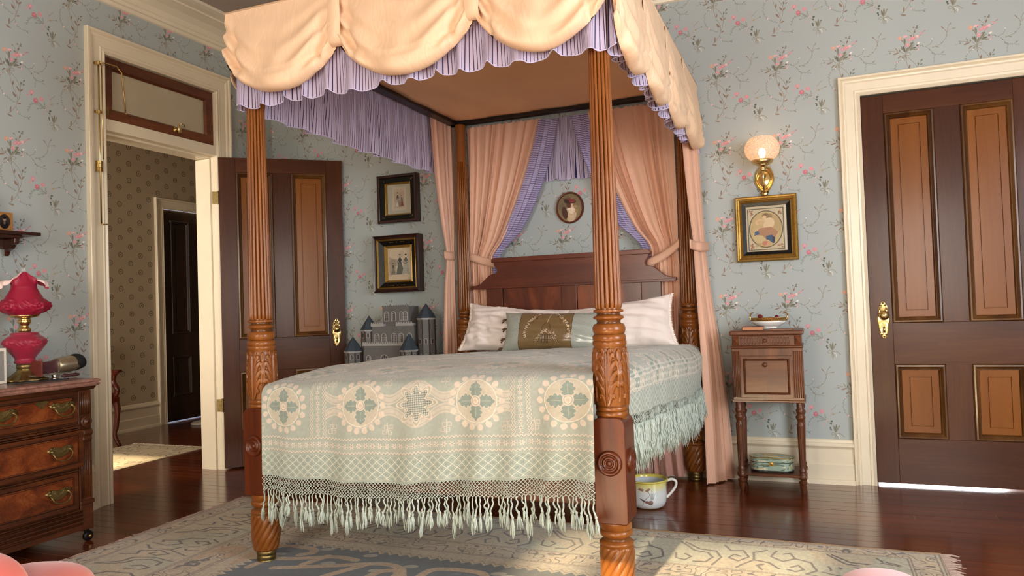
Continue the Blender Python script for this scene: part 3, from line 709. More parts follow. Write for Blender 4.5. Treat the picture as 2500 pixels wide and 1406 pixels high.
# ================================================================== the four-poster bed
bed = thing('four_poster_bed', 'carved mahogany four poster bed with reeded posts and panelled headboard', 'bed', (-1.5, 3.7, 0))
BO = Vector(bed.location)
NR = 16
def shaft_mb():
    P = []
    zs = [1.098, 1.101, 1.106, 1.115] + list(np.linspace(1.13, 2.12, 14)) + [2.135, 2.150, 2.158, 2.162]
    for z in zs:
        R = .052 - (z - 1.098) * .0125
        e = 1.0
        if z < 1.115: e = max(0., (1.115 - z) / .017)
        row = []
        for i in range(NR * 6):
            t = 2*PI*i/(NR*6); ph = abs(math.sin(NR*t/2))
            d = .80 + .20 * ph**.55
            if z < 1.115: d = (.80 if ph < .35 + .65*e*(1 if ph < .98 else 0) and False else d) * (1 - .10*e**2)
            if z > 2.14: d = .80 + .20*ph**.55 * max(0, (2.162 - z)/.022)
            row.append((R*d*math.cos(t), R*d*math.sin(t), z))
        P.append(row)
    mb = MB(); mb.grid(P, closed_u=True)
    mb.lathe([(.0335, 2.155), (.0345, 2.2), (.033, 2.35), (.036, 2.37), (.036, 2.42), (0, 2.42)], 32, cap=False)
    return mb
RINGS = [(.060, .955), (.060, .962), (.0635, .966), (.0635, .978), (.060, .981), (.062, .985), (.0625, .998), (.058, 1.003), (.055, 1.006), (.0585, 1.010), (.0612, 1.020), (.0615, 1.028), (.0585, 1.038), (.0545, 1.043),
         (.0450, 1.046), (.0440, 1.054), (.0480, 1.060), (.0560, 1.063), (.0572, 1.067), (.0555, 1.072), (.0470, 1.075), (.0430, 1.080), (.0440, 1.085), (.0550, 1.087), (.0565, 1.091), (.0550, 1.096), (.0455, 1.098), (.0455, 1.102), (.0, 1.102)]
def leafy():
    # acanthus carving: four leaves of curling lobes laid over one another, bud stems between them
    nt, nz = 300, 130
    T = (np.arange(nt)/nt*2*PI)[None, :] + np.zeros((nz + 1, 1)); V = (np.arange(nz + 1)/nz)[:, None] + np.zeros((1, nt))
    U = ((T + PI/4) % (PI/2) - PI/4)*.062; Z = V*.222; H = np.full(U.shape, -.0042)
    def stroke(pts, hw, h0, grv=.35, mirror=True):
        nonlocal H
        q = np.array(sp(pts, 6)); n = len(q); best = np.full(U.shape, -1.)
        A_ = np.abs(U) if mirror else U
        for k in range(n - 1):
            (ax, ay), (bx, by) = q[k], q[k+1]; dx, dy = bx - ax, by - ay; L = dx*dx + dy*dy + 1e-12
            t = np.clip(((A_ - ax)*dx + (Z - ay)*dy)/L, 0, 1); D = np.sqrt((A_ - ax - t*dx)**2 + (Z - ay - t*dy)**2); f = (k + t)/(n - 1)
            w = hw*(.35 + .65*np.sin(PI*np.clip(f*.9 + .08, 0, 1))**.8); r = D/w
            best = np.maximum(best, np.where(r < 1, (np.sqrt(np.clip(1 - r*r, 0, 1)) - grv*np.exp(-(r/.22)**2))*(.75 + .35*f), -1))
        H = np.where(best > -.5, np.maximum(H, h0 + .0075*best), H)
    for y0, x1, y1, hw in ((.150, .016, .214, .0065), (.118, .026, .196, .0085), (.082, .036, .166, .0095), (.046, .041, .130, .0100), (.012, .038, .090, .0100), (.0, .024, .045, .0080)):
        stroke([(.002, y0), (.004 + x1*.20, y0 + (y1 - y0)*.45), (x1*.62, y0 + (y1 - y0)*.82), (x1, y1), (x1*1.08, y1 - .012)], hw, -.0035 + (.15 - y0)*.010)
    stroke([(0, 0), (0, .10), (0, .20)], .0042, .0010, .0)
    Ub = U; U = ((T) % (PI/2) - PI/4)*.062
    stroke([(0, .02), (0, .12), (0, .215)], .0028, -.0025, .0)
    for y0 in (.100, .150, .190): stroke([(.001, y0 - .02), (.006, y0 - .008), (.005, y0 + .012), (0, y0 + .022)], .0050, -.0015, .2)
    P = []
    for j in range(nz + 1):
        v = j/nz; R = .0600 + .0050*math.sin(PI*min(1, v*1.12))*(1 - .3*v) if v < .88 else .0600
        tp_ = min(1., (1 - v)/.02)*min(1., v/.015); row = []
        for i in range(nt):
            r_ = R + H[j, i]*tp_*(1 if H[j, i] > 0 else 1); a = T[j, i]; row.append((r_*math.cos(a), r_*math.sin(a), .738 + v*.222))
        P.append(row)
    return MB().grid(P, closed_u=True)
VBASE = [(.0, .690), (.056, .690), (.056, .700), (.0600, .703), (.0615, .710), (.0600, .718), (.056, .721), (.0595, .724), (.0605, .730), (.0590, .737), (.0560, .740)]
def spiral():
    P = []
    for j in range(41):
        v = j / 40.; z = .056 + v * .170
        R = np.interp(v, [0, .06, .35, .8, .95, 1.], [.050, .056, .0645, .0655, .064, .060])
        P.append([((R * (.93 + .07*abs(math.sin(6*(t - z*11.)))**.7 * min(1, v/.04, (1-v)/.04+.2))) * math.cos(t), (R * (.93 + .07*abs(math.sin(6*(t - z*11.)))**.7 * min(1, v/.04, (1-v)/.04+.2))) * math.sin(t), z) for t in [2*PI*i/144 for i in range(144)]])
    return MB().grid(P, closed_u=True)
LOW = [(.060, .225), (.0635, .229), (.0635, .236), (.060, .240), (.0515, .244), (.0480, .250), (.0490, .256), (.0590, .262), (.0620, .270), (.0610, .279), (.0560, .284), (.0585, .287), (.0590, .309), (.0590, .312)]
_m = {}
_m['shaft'] = shaft_mb().mesh('reeded_shaft', True); _m['rings'] = MB().lathe(RINGS, 48, cap=False).mesh('turned_rings', True); _m['leaf'] = leafy().mesh('acanthus_vase', True)
_m['vb'] = MB().lathe(VBASE, 48, cap=False).mesh('vase_foot', True); _m['spiral'] = spiral().mesh('spiral_foot', True); _m['low'] = MB().lathe(LOW, 48, cap=False).mesh('turned_neck', True)
_m['brass'] = MB().lathe([(0, 0), (.036, 0), (.0400, .004), (.0405, .014), (.039, .016), (.0415, .019), (.0415, .034), (.040, .036), (.0425, .040), (.0430, .054), (.0405, .057), (0, .057)], 40, cap=False).mesh('brass_ferrule', True)
def block_mb(front):
    # square block: shouldered top, deeper than wide
    ya, yb = (-.063, .085) if front else (-.085, .060)
    poly = [(-.061, .318), (-.055, .312), (.055, .312), (.061, .318), (.061, .665), (.057, .684), (.046, .697), (.030, .702), (-.030, .702), (-.046, .697), (-.057, .684), (-.061, .665)]
    return MB().prism(poly, ya, yb, 'XZ')
def ros_mb():
    return MB().lathe([(.0, .0125), (.006, .012), (.010, .009), (.011, .005), (.014, .004), (.017, .010), (.020, .012), (.024, .010), (.026, .004), (.030, .003), (.034, .011), (.039, .0135), (.044, .011), (.047, .004), (.047, -.003)][::-1], 40, cap=False)
_m['ros'] = ros_mb().mesh('rosette', True)
_m['blockf'] = block_mb(True).mesh('block'); _m['blockb'] = block_mb(False).mesh('block')
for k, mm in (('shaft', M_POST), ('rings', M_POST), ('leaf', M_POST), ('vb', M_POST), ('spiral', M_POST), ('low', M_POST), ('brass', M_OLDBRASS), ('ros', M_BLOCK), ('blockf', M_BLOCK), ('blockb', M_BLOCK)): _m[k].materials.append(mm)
for nm in ('rings', 'vb', 'low', 'brass'):
    _m[nm].set_sharp_from_angle(angle=1.0)
_m['shaft'].set_sharp_from_angle(angle=1.2)
POSTS = [(-2.338, 2.703, 1), (-.705, 2.703, 1), (-2.262, 4.715, 0), (-.708, 4.715, 0)]
def post(x, y, front):
    o = bpy.data.objects.new('post', _m['shaft']); COL.objects.link(o); o.parent = bed; o.location = Vector((x, y, 0)) - BO
    for nm, k in (('turned_rings', 'rings'), ('carved_vase', 'leaf'), ('vase_foot', 'vb'), ('turned_neck', 'low'), ('spiral_foot', 'spiral'), ('ferrule', 'brass'), ('block', 'blockf' if front else 'blockb')):
        c = obj(nm, _m[k], None, o)
        if nm == 'block': md = c.modifiers.new('bevel', 'BEVEL'); md.width = .004; md.segments = 2; md.limit_method = 'ANGLE'; md.angle_limit = .6
        if nm == 'ferrule': c['label'] = 'brass ferrule'
    if front:
        c = obj('rosette', _m['ros'], None, o); c.rotation_euler = (PI/2, 0, 0); c.location = (0, -.063, .535)
        c = obj('rosette', _m['ros'], None, o); s = 1 if x > -1.5 else -1; c.rotation_euler = (0, s*PI/2, 0); c.location = (s*.061, .010, .535)
    return o
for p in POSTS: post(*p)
def bobj(name, mb, m, par=None, **k):
    mb.xf(Matrix.Translation(-BO)); return obj(name, mb, m, par or bed, **k)
# rails
bobj('side_rail', MB().box(-2.33, -2.285, 2.78, 4.64, .52, .62), M_BLOCK, bevel=.004)
bobj('side_rail', MB().box(-.745, -.71, 2.78, 4.64, .52, .62), M_BLOCK, bevel=.004)
bobj('foot_rail', MB().box(-2.275, -.768, 2.70, 2.745, .36, .60), M_BLOCK, bevel=.004)
bobj('head_rail', MB().box(-2.205, -.768, 4.70, 4.74, .30, .50), M_BLOCK, bevel=.004)
# headboard: crest with ogee shoulders, cap moulding, stiles and flame panels
def crest():
    R = [(-.772, 1.252), (-.772, 1.272), (-.80, 1.272), (-.84, 1.285), (-.875, 1.315), (-.905, 1.340), (-.935, 1.350), (-.958, 1.352), (-.966, 1.372), (-.957, 1.390), (-.945, 1.402), (-.942, 1.425), (-.942, 1.440)]
    Lf = [(-2.962 - x + (0), z) for x, z in R][::-1]
    Lf = [(-1.476*2 - x, z) for x, z in R][::-1]
    Lf = [(max(x, -2.205), z) for x, z in Lf]
    return MB().prism(R + Lf, 4.655, 4.695, 'XZ')
hb = bobj('headboard', crest(), M_HEAD, bevel=.003)
bobj('crest_cap', MB().prism([(-.930, 1.425), (-.926, 1.438), (-.934, 1.450), (-.945, 1.456), (-2.007, 1.456), (-2.018, 1.450), (-2.026, 1.438), (-2.022, 1.425)], 4.643, 4.705, 'XZ'), M_HEAD, hb, bevel=.003)
bobj('bead', MB().box(-2.18, -.775, 4.648, 4.656, 1.246, 1.262), M_HEAD, hb, bevel=.002)
for (x0, x1) in ((-2.075, -1.955), (-1.530, -1.425), (-.995, -.870)): bobj('stile', MB().box(x0, x1, 4.660, 4.692, .62, 1.25), M_BLOCK, hb, bevel=.003)
for (x0, x1) in ((-1.953, -1.532), (-1.423, -.997)): bobj('panel', MB().box(x0, x1, 4.672, 4.688, .62, 1.249), M_HEADP, hb, bevel=.002)
bobj('lower_rail', MB().box(-2.205, -.768, 4.662, 4.698, .52, .70), M_HEAD, hb)
# tester frame and its cloth
M_TFRAME = wood('black_brown_tester_frame', '#120D0B', '#1E1613', '#2A1E18', axis='X', rough=.45)
TF = [(-2.375, -2.285, 2.655, 4.765), (-.725, -.665, 2.655, 4.765)]
for x0, x1, y0, y1 in TF: bobj('tester_rail', MB().box(x0 + (.03 if x0 < -2 else 0), x1, y0, y1, 2.425, 2.462), M_TFRAME)
bobj('tester_rail', MB().box(-2.345, -.665, 2.655, 2.70, 2.425, 2.462), M_TFRAME); bobj('tester_rail', MB().box(-2.345, -.665, 4.70, 4.765, 2.425, 2.462), M_TFRAME)
M_TCLOTH = simple('tester_cloth', '#E8BE94', rough=.8, var=.06, scale=3.)
b = MB(); nx, ny = 24, 28
b.grid([[(-2.30 + 1.60*i/nx, 2.69 + 2.04*j/ny, 2.447 + .006*math.sin(i*1.3 + j*.4) * math.sin(j*.9)) for i in range(nx+1)] for j in range(ny+1)])
bobj('tester_cloth', b, M_TCLOTH, smooth=True, solid=.002)
# mattress under the spread
M_TICK = simple('mattress_ticking', '#CFC7B4', rough=.9)
mat_o = tag(obj('mattress', MB().box(-2.24, -.80, 2.78, 4.62, .622, .770), M_TICK, bevel=.04), 'cream mattress lying hidden under the sage bedspread', 'mattress')

# ================================================================== the bedspread
def paint_spread():
    S0, S1, T0, T1, ppm = -2.60, -.40, 2.22, 4.66, 900
    c = Cv(S1 - S0, T1 - T0, ppm, '#A6ADA3'); H, Wd = c.h, c.w
    s = (S0 + (np.arange(Wd) + .5) / ppm)[None, :].astype(np.float32); t = (T0 + (np.arange(H) + .5) / ppm)[:, None].astype(np.float32)
    s = s + 0 * t; t = t + 0 * s; _sn, _tn = s, t
    s = _sn + .0030*(smooth_noise(H, Wd, 150, 140, 31) - .5); t = _tn + .0030*(smooth_noise(H, Wd, 150, 140, 32) - .5)
    A = c.a; CR = c._c('#D9CABA'); SG = c._c('#A6ADA3'); GR = c._c('#8A9890'); DG = c._c('#7A8984'); WH = c._c('#E2DCCC'); MC = c._c('#C2BAA8')
    def put(m, col, al=1.):
        m = np.clip(m, 0, 1)[..., None] * al; A[:] = A * (1 - m) + col * m
    def soft(x, w=.0012): return np.clip(.5 - x / w, 0, 1)
    dT = t - 2.25; dS = np.minimum(-.43 - s, s + 2.57)
    front = (t < 2.72); side = (~front) & ((s > -.72) | (s < -2.28)); top = ~(front | side)
    d = np.where(front, dT, np.where(side, dS, 9.)); al = np.where(front, s, t)
    # top and field: squares with medallions, zigzag rows between
    def medallion(u, v, R, mask=None):
        r = np.sqrt(u*u + v*v) + 1e-6; th = np.arctan2(v, u)
        pet = .5 + .5*np.cos(th * 18)
        m = soft(np.abs(r - R*1.22) - R*.13*(.25 + pet)) * (pet > .25); put(m * ((r > R) & (r < R*1.4)), CR, .85)
        put(soft(r - R), MC, .85); put(soft(np.abs(r - R) - .0016), WH, .9)
        a_ = np.maximum(np.abs(u), np.abs(v))/(R*.92); b_ = np.minimum(np.abs(u), np.abs(v)); f_ = np.clip(a_, 0, 1); wl = R*.34*np.clip(np.sin(PI*f_**1.15), 0, 1)**.8*(.68 + .32*np.abs(np.sin(f_*14.)))
        put(soft(b_ - wl) * (r > R*.24) * (a_ < 1), GR); put(soft(np.abs(b_ - wl) - .0013) * (r > R*.25) * (a_ < 1), CR, .9); put(soft(b_ - .0012)*(a_ < .8)*(r > R*.3), MC, .8)
        put(soft(r - R*.25), CR); put(soft(np.abs(r - R*.18) - .0012), GR, .8); put(soft(np.abs(u) + np.abs(v) - R*.09), MC)
    def star(u, v, R):
        r = np.sqrt(u*u + v*v); th = np.arctan2(v, u); rs = R*(.80 + .2*np.cos(8*th))
        put(soft(r - rs*1.28) * 1., MC, .8); put(soft(np.abs(r - rs*1.30) - .003), CR, .9); put(soft(np.abs(r-rs*1.16) - .0015), GR, .7)
        put(soft(r - rs), DG); dots = (np.cos(u*2*PI/.009) + np.cos(v*2*PI/.009)) > .15; put((r < rs) * dots, CR, .8); put(soft(np.abs(r - rs) - .0016), WH)
    def glyph(cx, cy):
        for (a, b2) in ((-.012, -.010), (.010, -.010), (-.004, .010), (.016, .012)):
            u, v = np.abs(s - cx - a), np.abs(t - cy - b2); m = np.maximum(u, v); put(soft(np.abs(m - .0075) - .0011), CR, .9)
        put(soft(np.abs(s - cx - .003) - .0009) * (np.abs(t - cy) < .03), CR, .9)
    per = .335; cyc = [2.25 + .315 + k*per for k in range(8)]
    # curling ribbon between medallions
    for cy in cyc:
        if cy > 4.8: break
        band = np.abs(t - cy) < .125
        wv = np.abs(np.abs(t - cy) - (.050 + .028*np.cos((s + 1.49)*2*PI/.26)))
        put(soft(wv - .020) * band * (np.abs(s + 1.5) < .44), CR, .55); put(soft(np.abs(wv - .010) - .0012) * (np.abs(s + 1.5) < .44), GR, .5)
        for cx, k in ((-2.15, 0), (-1.755, 0), (-1.49, 1), (-1.225, 0), (-.855, 0), (-.62, 0), (-2.42, 0)):
            x0 = int((cx - .15 - S0)*ppm); x1 = int((cx + .15 - S0)*ppm); y0 = int((cy - .15 - T0)*ppm); y1 = int((cy + .15 - T0)*ppm)
            x0, y0 = max(x0, 0), max(y0, 0)
            if x1 <= x0 or y0 >= H: continue
            sv = (A, s, t); sub = np.s_[y0:min(y1, H), x0:min(x1, Wd)]
            A = sv[0][sub]; u = (s[sub] - cx); v = (t[sub] - cy)
            if k: star(u, v, .072)
            else: medallion(u, v, .087)
            A = sv[0]
        for cx in (-2.28, -1.90, -1.63, -1.36, -1.10, -.99, -.74):
            for sy in (-.100, .100):
                x0, x1, y0, y1 = [int(q*ppm) for q in (cx - .04 - S0, cx + .04 - S0, cy + sy - .04 - T0, cy + sy + .04 - T0)]
                x0, y0 = max(x0, 0), max(y0, 0)
                if y0 >= H: continue
                sv = (s, t, A); sub = np.s_[y0:min(y1, H), x0:min(x1, Wd)]; s, t, A = s[sub], t[sub], A[sub]
                glyph(cx, cy + sy); s, t, A = sv
    def zig(a, q, per=.0165, amp=.0045, w=.0026, col=CR, col2=GR):
        z = q - amp * (2*np.abs(2*((a/per) % 1) - 1) - 1); put(soft(np.abs(z) - w), col, .9); put(soft(np.abs(z + w*2) - w*.55), col2, .75)
    def flower(a, q, p=.033):
        u = ((a/p) % 1 - .5)*p; r = np.sqrt(u*u + q*q); th = np.arctan2(q, u)
        put(soft(r - .0135*(.62 + .38*np.cos(6*th))), CR, .95); put(soft(r - .0028), GR, .9); put(soft(np.abs(np.abs(u) - p/2) - .0011)*(np.abs(q) < .012), CR, .5)
    # cross bands
    for cx in (-1.04, -1.97):
        q = s - cx; m = np.abs(q) < .040; m &= (t > 2.25 + .11)
        put(m.astype(np.float32), SG, .8)
        sv = A; cols = np.s_[:, int((cx - .05 - S0)*ppm):int((cx + .05 - S0)*ppm)]; ss, tt = s, t; A = A[cols]; s2, t2 = ss[cols], tt[cols]; ok = (t2 > 2.36)
        def P2(mm, col, al=1.): put(mm * ok, col, al)
        _p = put
        for o in (-.036, -.026, .026, .036): z = (s2 - cx - o) - .0045*(2*np.abs(2*((t2/.0165) % 1) - 1) - 1); _p(soft(np.abs(z) - .0019)*ok, CR, .9); _p(soft(np.abs(z + .004) - .0012)*ok, GR, .8)
        u = ((t2/.0235) % 1 - .5)*.0235; q2 = s2 - cx; r = np.sqrt(u*u + q2*q2); th = np.arctan2(q2, u); _p(soft(r - .011*(.62 + .38*np.cos(6*th)))*ok, CR, .95); _p(soft(r - .0024)*ok, GR)
        A = sv
    for k in range(0, 8):
        q = t - (2.25 + .147 + k*per)
        rws = np.s_[int((2.25 + .147 + k*per - .05 - T0)*ppm):int((2.25 + .147 + k*per + .05 - T0)*ppm), :]
        if rws[0].start >= H: break
        ss, tt, sv = s, t, A; A = A[rws]; q = q[rws]; a = s[rws]
        put((np.abs(q) < .034).astype(np.float32), SG, .9)
        zig(a, q - .028); zig(a, q + .028); flower(a, q); A = sv
    # borders
    def border(mask, d, a):
        put(mask & (d < .104), SG); fr = lambda x: np.abs((x % 1) - .5)
        p, w = .040, .0034
        g1 = fr((a + d*1.18)/p)*p; g2 = fr((a - d*1.18)/p)*p; inb = mask & (d > .012) & (d < .104)
        put(inb * .8, c._c('#93A39A'), .8)
        u = np.minimum(fr((a + d*1.18)/p + .5), .5); v = fr((a - d*1.18)/p + .5)
        cr = (np.maximum(u, v) < .20) & (np.minimum(u, v) < .07); put(inb & cr, DG, .8); put(inb & ((np.abs(u - v) < .04) & (np.maximum(u, v) < .3)), MC, .6)
        put(inb * soft(np.minimum(g1, g2) - w/2), WH, .95); put(mask * soft(np.abs(d - .010) - .001), MC, .7); put(mask & (d < .010) & ((a*300 % 1) < .5), c._c('#98A69C'), .6)
    border(front, dT, s); border(side, dS, t)
    dd = dS - .122; sub = side
    for o, kind in ((.0, 'z'), (.027, 'f'), (.054, 'z'), (.075, 'z')):
        q = dS - .118 - o; m = side & (np.abs(q) < .014)
        if kind == 'z': z = q - .0045*(2*np.abs(2*((t/.0165) % 1) - 1) - 1); put(m * soft(np.abs(z) - .0026), WH, .9); put(m * soft(np.abs(z + .005) - .0014), GR, .7)
        else: u = ((t/.0235) % 1 - .5)*.0235; r = np.sqrt(u*u + q*q); th = np.arctan2(q, u); put(m * soft(r - .0092*(.62 + .38*np.cos(6*th))), WH, .95)
    # weave
    wv = .955 + .045*(((np.arange(H) % 3) < 2).astype(np.float32))[:, None] * (((np.arange(Wd) % 3) < 2).astype(np.float32))[None, :]
    c.a = c.a * wv[..., None] * (.97 + .06*smooth_noise(H, Wd, 240, 240, 5)[..., None])
    return c.img('woven_spread_pattern')
IM_SPR = paint_spread()
M_SPREAD = from_img('woven_sage_and_cream_cotton', IM_SPR, rough=.85, spec=.15, sheen=.25, bump=.55)
M_FRINGE = simple('sage_cotton_thread', '#B9C6BC', rough=.85, sheen=.3, var=.25, scale=60.)

def hsh(x, y): return (math.sin(x*5.1 + 1.3) * math.cos(y*4.3 + .7) + .5*math.sin(x*11.3 - y*7.7) + .35*math.sin(x*23. + y*17.))
def ztop(x, y):
    zl = np.interp(y, [2.66, 2.85, 3.2, 3.8, 4.3, 4.65], [.805, .826, .850, .845, .815, .80])
    zr = np.interp(y, [2.66, 2.85, 3.2, 3.8, 4.3, 4.65], [.858, .880, .895, .885, .865, .85])
    u = (x + 2.30) / 1.62
    return zl + (zr - zl)*u + .010*math.sin(PI*min(max(u, 0), 1)) + .0035*hsh(x, y) + .0022*math.sin(26*x - 9*y + 2*math.sin(5*y))
def drop(e, r):
    if e <= 0: return 0., 0.
    if e < r*PI/2: return r*math.sin(e/r), -(r - r*math.cos(e/r))
    return r, -(r + (e - r*PI/2))
UV = lambda S, T: ((S + 2.60)/2.20, (T - 2.22)/2.44)
def front_pt(S, T):
    # T from 2.82 down to 2.25 ; fold line at 2.70
    e = 2.70 - T; o, dz = drop(e, .055)
    f = max(0., e) / .45
    u = (S + 2.27)/1.495
    x = S + f*(u - .5)*.012 + max(0, u - .9)*.16*min(1, max(0, e)*12)
    wav = .010*math.sin(S*21 + 1.2)*f + .016*math.sin(S*41 + 2*f)*f*np.interp(u, [0, .45, 1], [.25, .5, 1.5]) + .022*f*f*max(0, (u - .93)/.07)
    y = 2.675 - o - .008*f - wav*.7
    if u > .93 and e > 0: y = y - .030*min(1, (u-.93)/.07)*min(1, f*3)
    hem = np.interp(u, [0, .25, .5, .75, 1.], [.020, .0, -.004, .018, .040]) * f
    z = ztop(S, max(2.70, T)) + dz + hem - (.015 + .02*(1-u))*max(0, f)*0
    return (x, min(y, 2.70 if e < 0 else y) if e > 0 else T - .025, z)
def side_pt(S, T, sg=1):
    e = (S + .735) if sg > 0 else (-2.265 - S)
    o, dz = drop(e, .10 if sg > 0 else .06)
    f = max(0., e)/.30
    xb = (-.735 + o) if sg > 0 else (-2.265 - o)
    bul = .020*math.sin(PI*min(1, f))*np.interp(T, [2.8, 3.3, 4.3, 4.6], [0., .4, 1., .6]) + .006*math.sin(T*19)*f + .004*math.sin(T*43 + 1)*f
    k = np.interp(T, [2.79, 2.9, 4.2, 4.62], [-.035, -.012, .020, .0])
    x = (S if e <= 0 else xb + sg*(bul + k*min(1, f*1.5)))
    hemz = np.interp(T, [2.8, 3.3, 3.8, 4.3, 4.6], [.050, .010, -.018, -.010, .02])*f
    return (x, T, ztop(min(max(S, -2.30), -.66), T) + dz + hemz)
sb = MB()
Ts = list(np.linspace(2.25, 2.60, 34)) + list(np.linspace(2.61, 2.72, 16)) + list(np.linspace(2.735, 2.80, 5))
Ss = np.linspace(-2.27, -.762, 150)
sb.grid([[front_pt(S, T) for S in Ss] for T in Ts], uv=[[UV(S, T) for S in Ss] for T in Ts])
Ts2 = np.linspace(2.80, 4.645, 90); Ss2 = list(np.linspace(-2.57, -2.21, 20)) + list(np.linspace(-2.19, -.80, 70)) + list(np.linspace(-.785, -.43, 32))
def full_pt(S, T):
    if S > -.735: return side_pt(S, T, 1)
    if S < -2.265: return side_pt(S, T, -1)
    x, y, z = S, T, ztop(S, T)
    if T < 2.86:   # meet the front piece
        w = (2.86 - T)/.06
    return (x, y - .025*max(0, (2.86 - T)/.06), z)
sb.grid([[full_pt(S, T) for S in Ss2] for T in Ts2], uv=[[UV(S, T) for S in Ss2] for T in Ts2])
spread = tag(obj('bedspread', sb, M_SPREAD, smooth=True), 'sage and cream woven bedspread with long knotted fringe on the bed', 'bedspread')

# knotted net and tassels
def tassel_mesh(k, L):
    r = np.random.RandomState(100 + k); mb = MB(); n = 7
    pts = [(.0, .0, 0.)]; 
    for i in range(1, n): pts.append(((r.rand()-.5)*.006*(i/n)*1.6 + .004*math.sin(i*1.4 + k), (r.rand()-.5)*.005, -L*.5*i/(n-1)))
    mb.tube(pts, [.0022, .0030, .0026, .0034, .0030, .0036, .0042], 6)
    ex = pts[-1]
    mb.lathe([(0, .006), (.0046, .003), (.0050, 0), (.0038, -.005), (0, -.007)], 7, c=ex)
    for q in range(6):
        a = q*PI/3 + r.rand(); sp_ = .005 + .007*r.rand(); l2 = L*.5*(.8 + .35*r.rand()); cv = .006*(r.rand() - .5)
        mb.tube([ex, (ex[0] + sp_*.6*math.cos(a), ex[1] + sp_*.5*math.sin(a), ex[2] - l2*.35), (ex[0] + sp_*math.cos(a) + cv, ex[1] + sp_*.7*math.sin(a), ex[2] - l2*.75), (ex[0] + sp_*.7*math.cos(a) + cv*2, ex[1] + sp_*.6*math.sin(a), ex[2] - l2)], [.0020, .0026, .0023, .0008], 4)
    me = mb.mesh('tassel', True); me.materials.append(M_FRINGE); return me
TM = [tassel_mesh(k, .095 + .014*(k % 4)) for k in range(12)]
net = MB(); nf = 100
hem = [Vector(front_pt(S, 2.25)) for S in np.linspace(-2.268, -.764, nf + 1)]
rh = .0135
jr = np.random.RandomState(8)
for i in range(nf):
    for dr in (1, -1):
        pts = []
        for k in range(6):
            j = i + (k % 2)*dr*.5 if False else i + .5 + dr*(.5 if k % 2 else -.5)
            q = hem[0].lerp(hem[-1], 0); f = min(max(j/nf, 0), 1); i0 = min(int(f*nf), nf - 1); p = hem[i0].lerp(hem[i0+1], f*nf - i0)
            pts.append((p.x + (jr.rand()-.5)*.003, p.y - .002 + .002*dr + (jr.rand()-.5)*.003, p.z - k*rh + .003 + (jr.rand()-.5)*.002))
        net.tube(pts, .0020, 4, cap=False)
obj('knotted_net', net, M_FRINGE, spread, smooth=True, kind='stuff')
nt_ = 92
for i in range(nt_):
    f = (i + .5)/nt_ ; f2 = f*nf; i0 = min(int(f2), nf-1); p = hem[i0].lerp(hem[i0+1], f2 - i0)
    o = bpy.data.objects.new('tassel', TM[jr.randint(12)]); COL.objects.link(o); o.parent = spread
    o.location = (p.x + (jr.rand()-.5)*.006, p.y + (jr.rand()-.5)*.010, p.z - 5*rh + .006*jr.rand()); o.rotation_euler = ((jr.rand()-.5)*.14, (jr.rand()-.5)*.34, jr.rand()*6.28)
    sc = .86 + .36*jr.rand(); o.scale = (1.05, 1.05, sc)
# side fringe, finer and denser
def bunch_mesh(k, L):
    r = np.random.RandomState(300 + k); mb = MB()
    for q in range(9):
        x0, y0 = (r.rand()-.5)*.014, (r.rand()-.5)*.012; pts = [(x0*.6, y0*.6, 0)]; l_ = L*(.75 + .3*r.rand()); ph = r.rand()*6
        for i in range(1, 7): pts.append((x0*(1 + .15*i) + .0035*math.sin(i*1.9 + ph), y0*(1 + .15*i) + .0035*math.cos(i*1.7 + ph), -l_*i/6))
        mb.tube(pts, [.0020, .0026, .0024, .0027, .0024, .0020, .0007], 4)
    me = mb.mesh('tassel', True); me.materials.append(M_FRINGE); return me
TM2 = [bunch_mesh(k, .165 + .012*(k % 3)) for k in range(8)]
nets = MB(); ns = 130
hs = [Vector(side_pt(-.43, T, 1)) for T in np.linspace(2.80, 4.60, ns + 1)]
for i in range(ns):
    for dr in (1, -1):
        pts = []
        for k in range(4):
            f = min(max((i + .5 + dr*(.5 if k % 2 else -.5)), 0), ns - 1e-3); i0 = int(f); p = hs[i0].lerp(hs[i0+1], f - i0)
            pts.append((p.x + .002*dr + (jr.rand()-.5)*.003, p.y + (jr.rand()-.5)*.003, p.z - k*rh + .003))
        nets.tube(pts, .0017, 4, cap=False)
obj('side_knotted_net', nets, M_FRINGE, spread, smooth=True, kind='stuff')
for i in range(200):
    f = (i + .5)/200*ns; i0 = min(int(f), ns-1); p = hs[i0].lerp(hs[i0+1], f - i0)
    o = bpy.data.objects.new('tassel', TM2[jr.randint(8)]); COL.objects.link(o); o.parent = spread
    o.location = (p.x + (jr.rand()-.5)*.012, p.y + (jr.rand()-.5)*.006, p.z - 2.5*rh - .006*jr.rand()); o.rotation_euler = ((jr.rand()-.5)*.25, (jr.rand()-.5)*.2, jr.rand()*6.28); o.scale = (1.1, 1.0, .85 + .25*jr.rand())

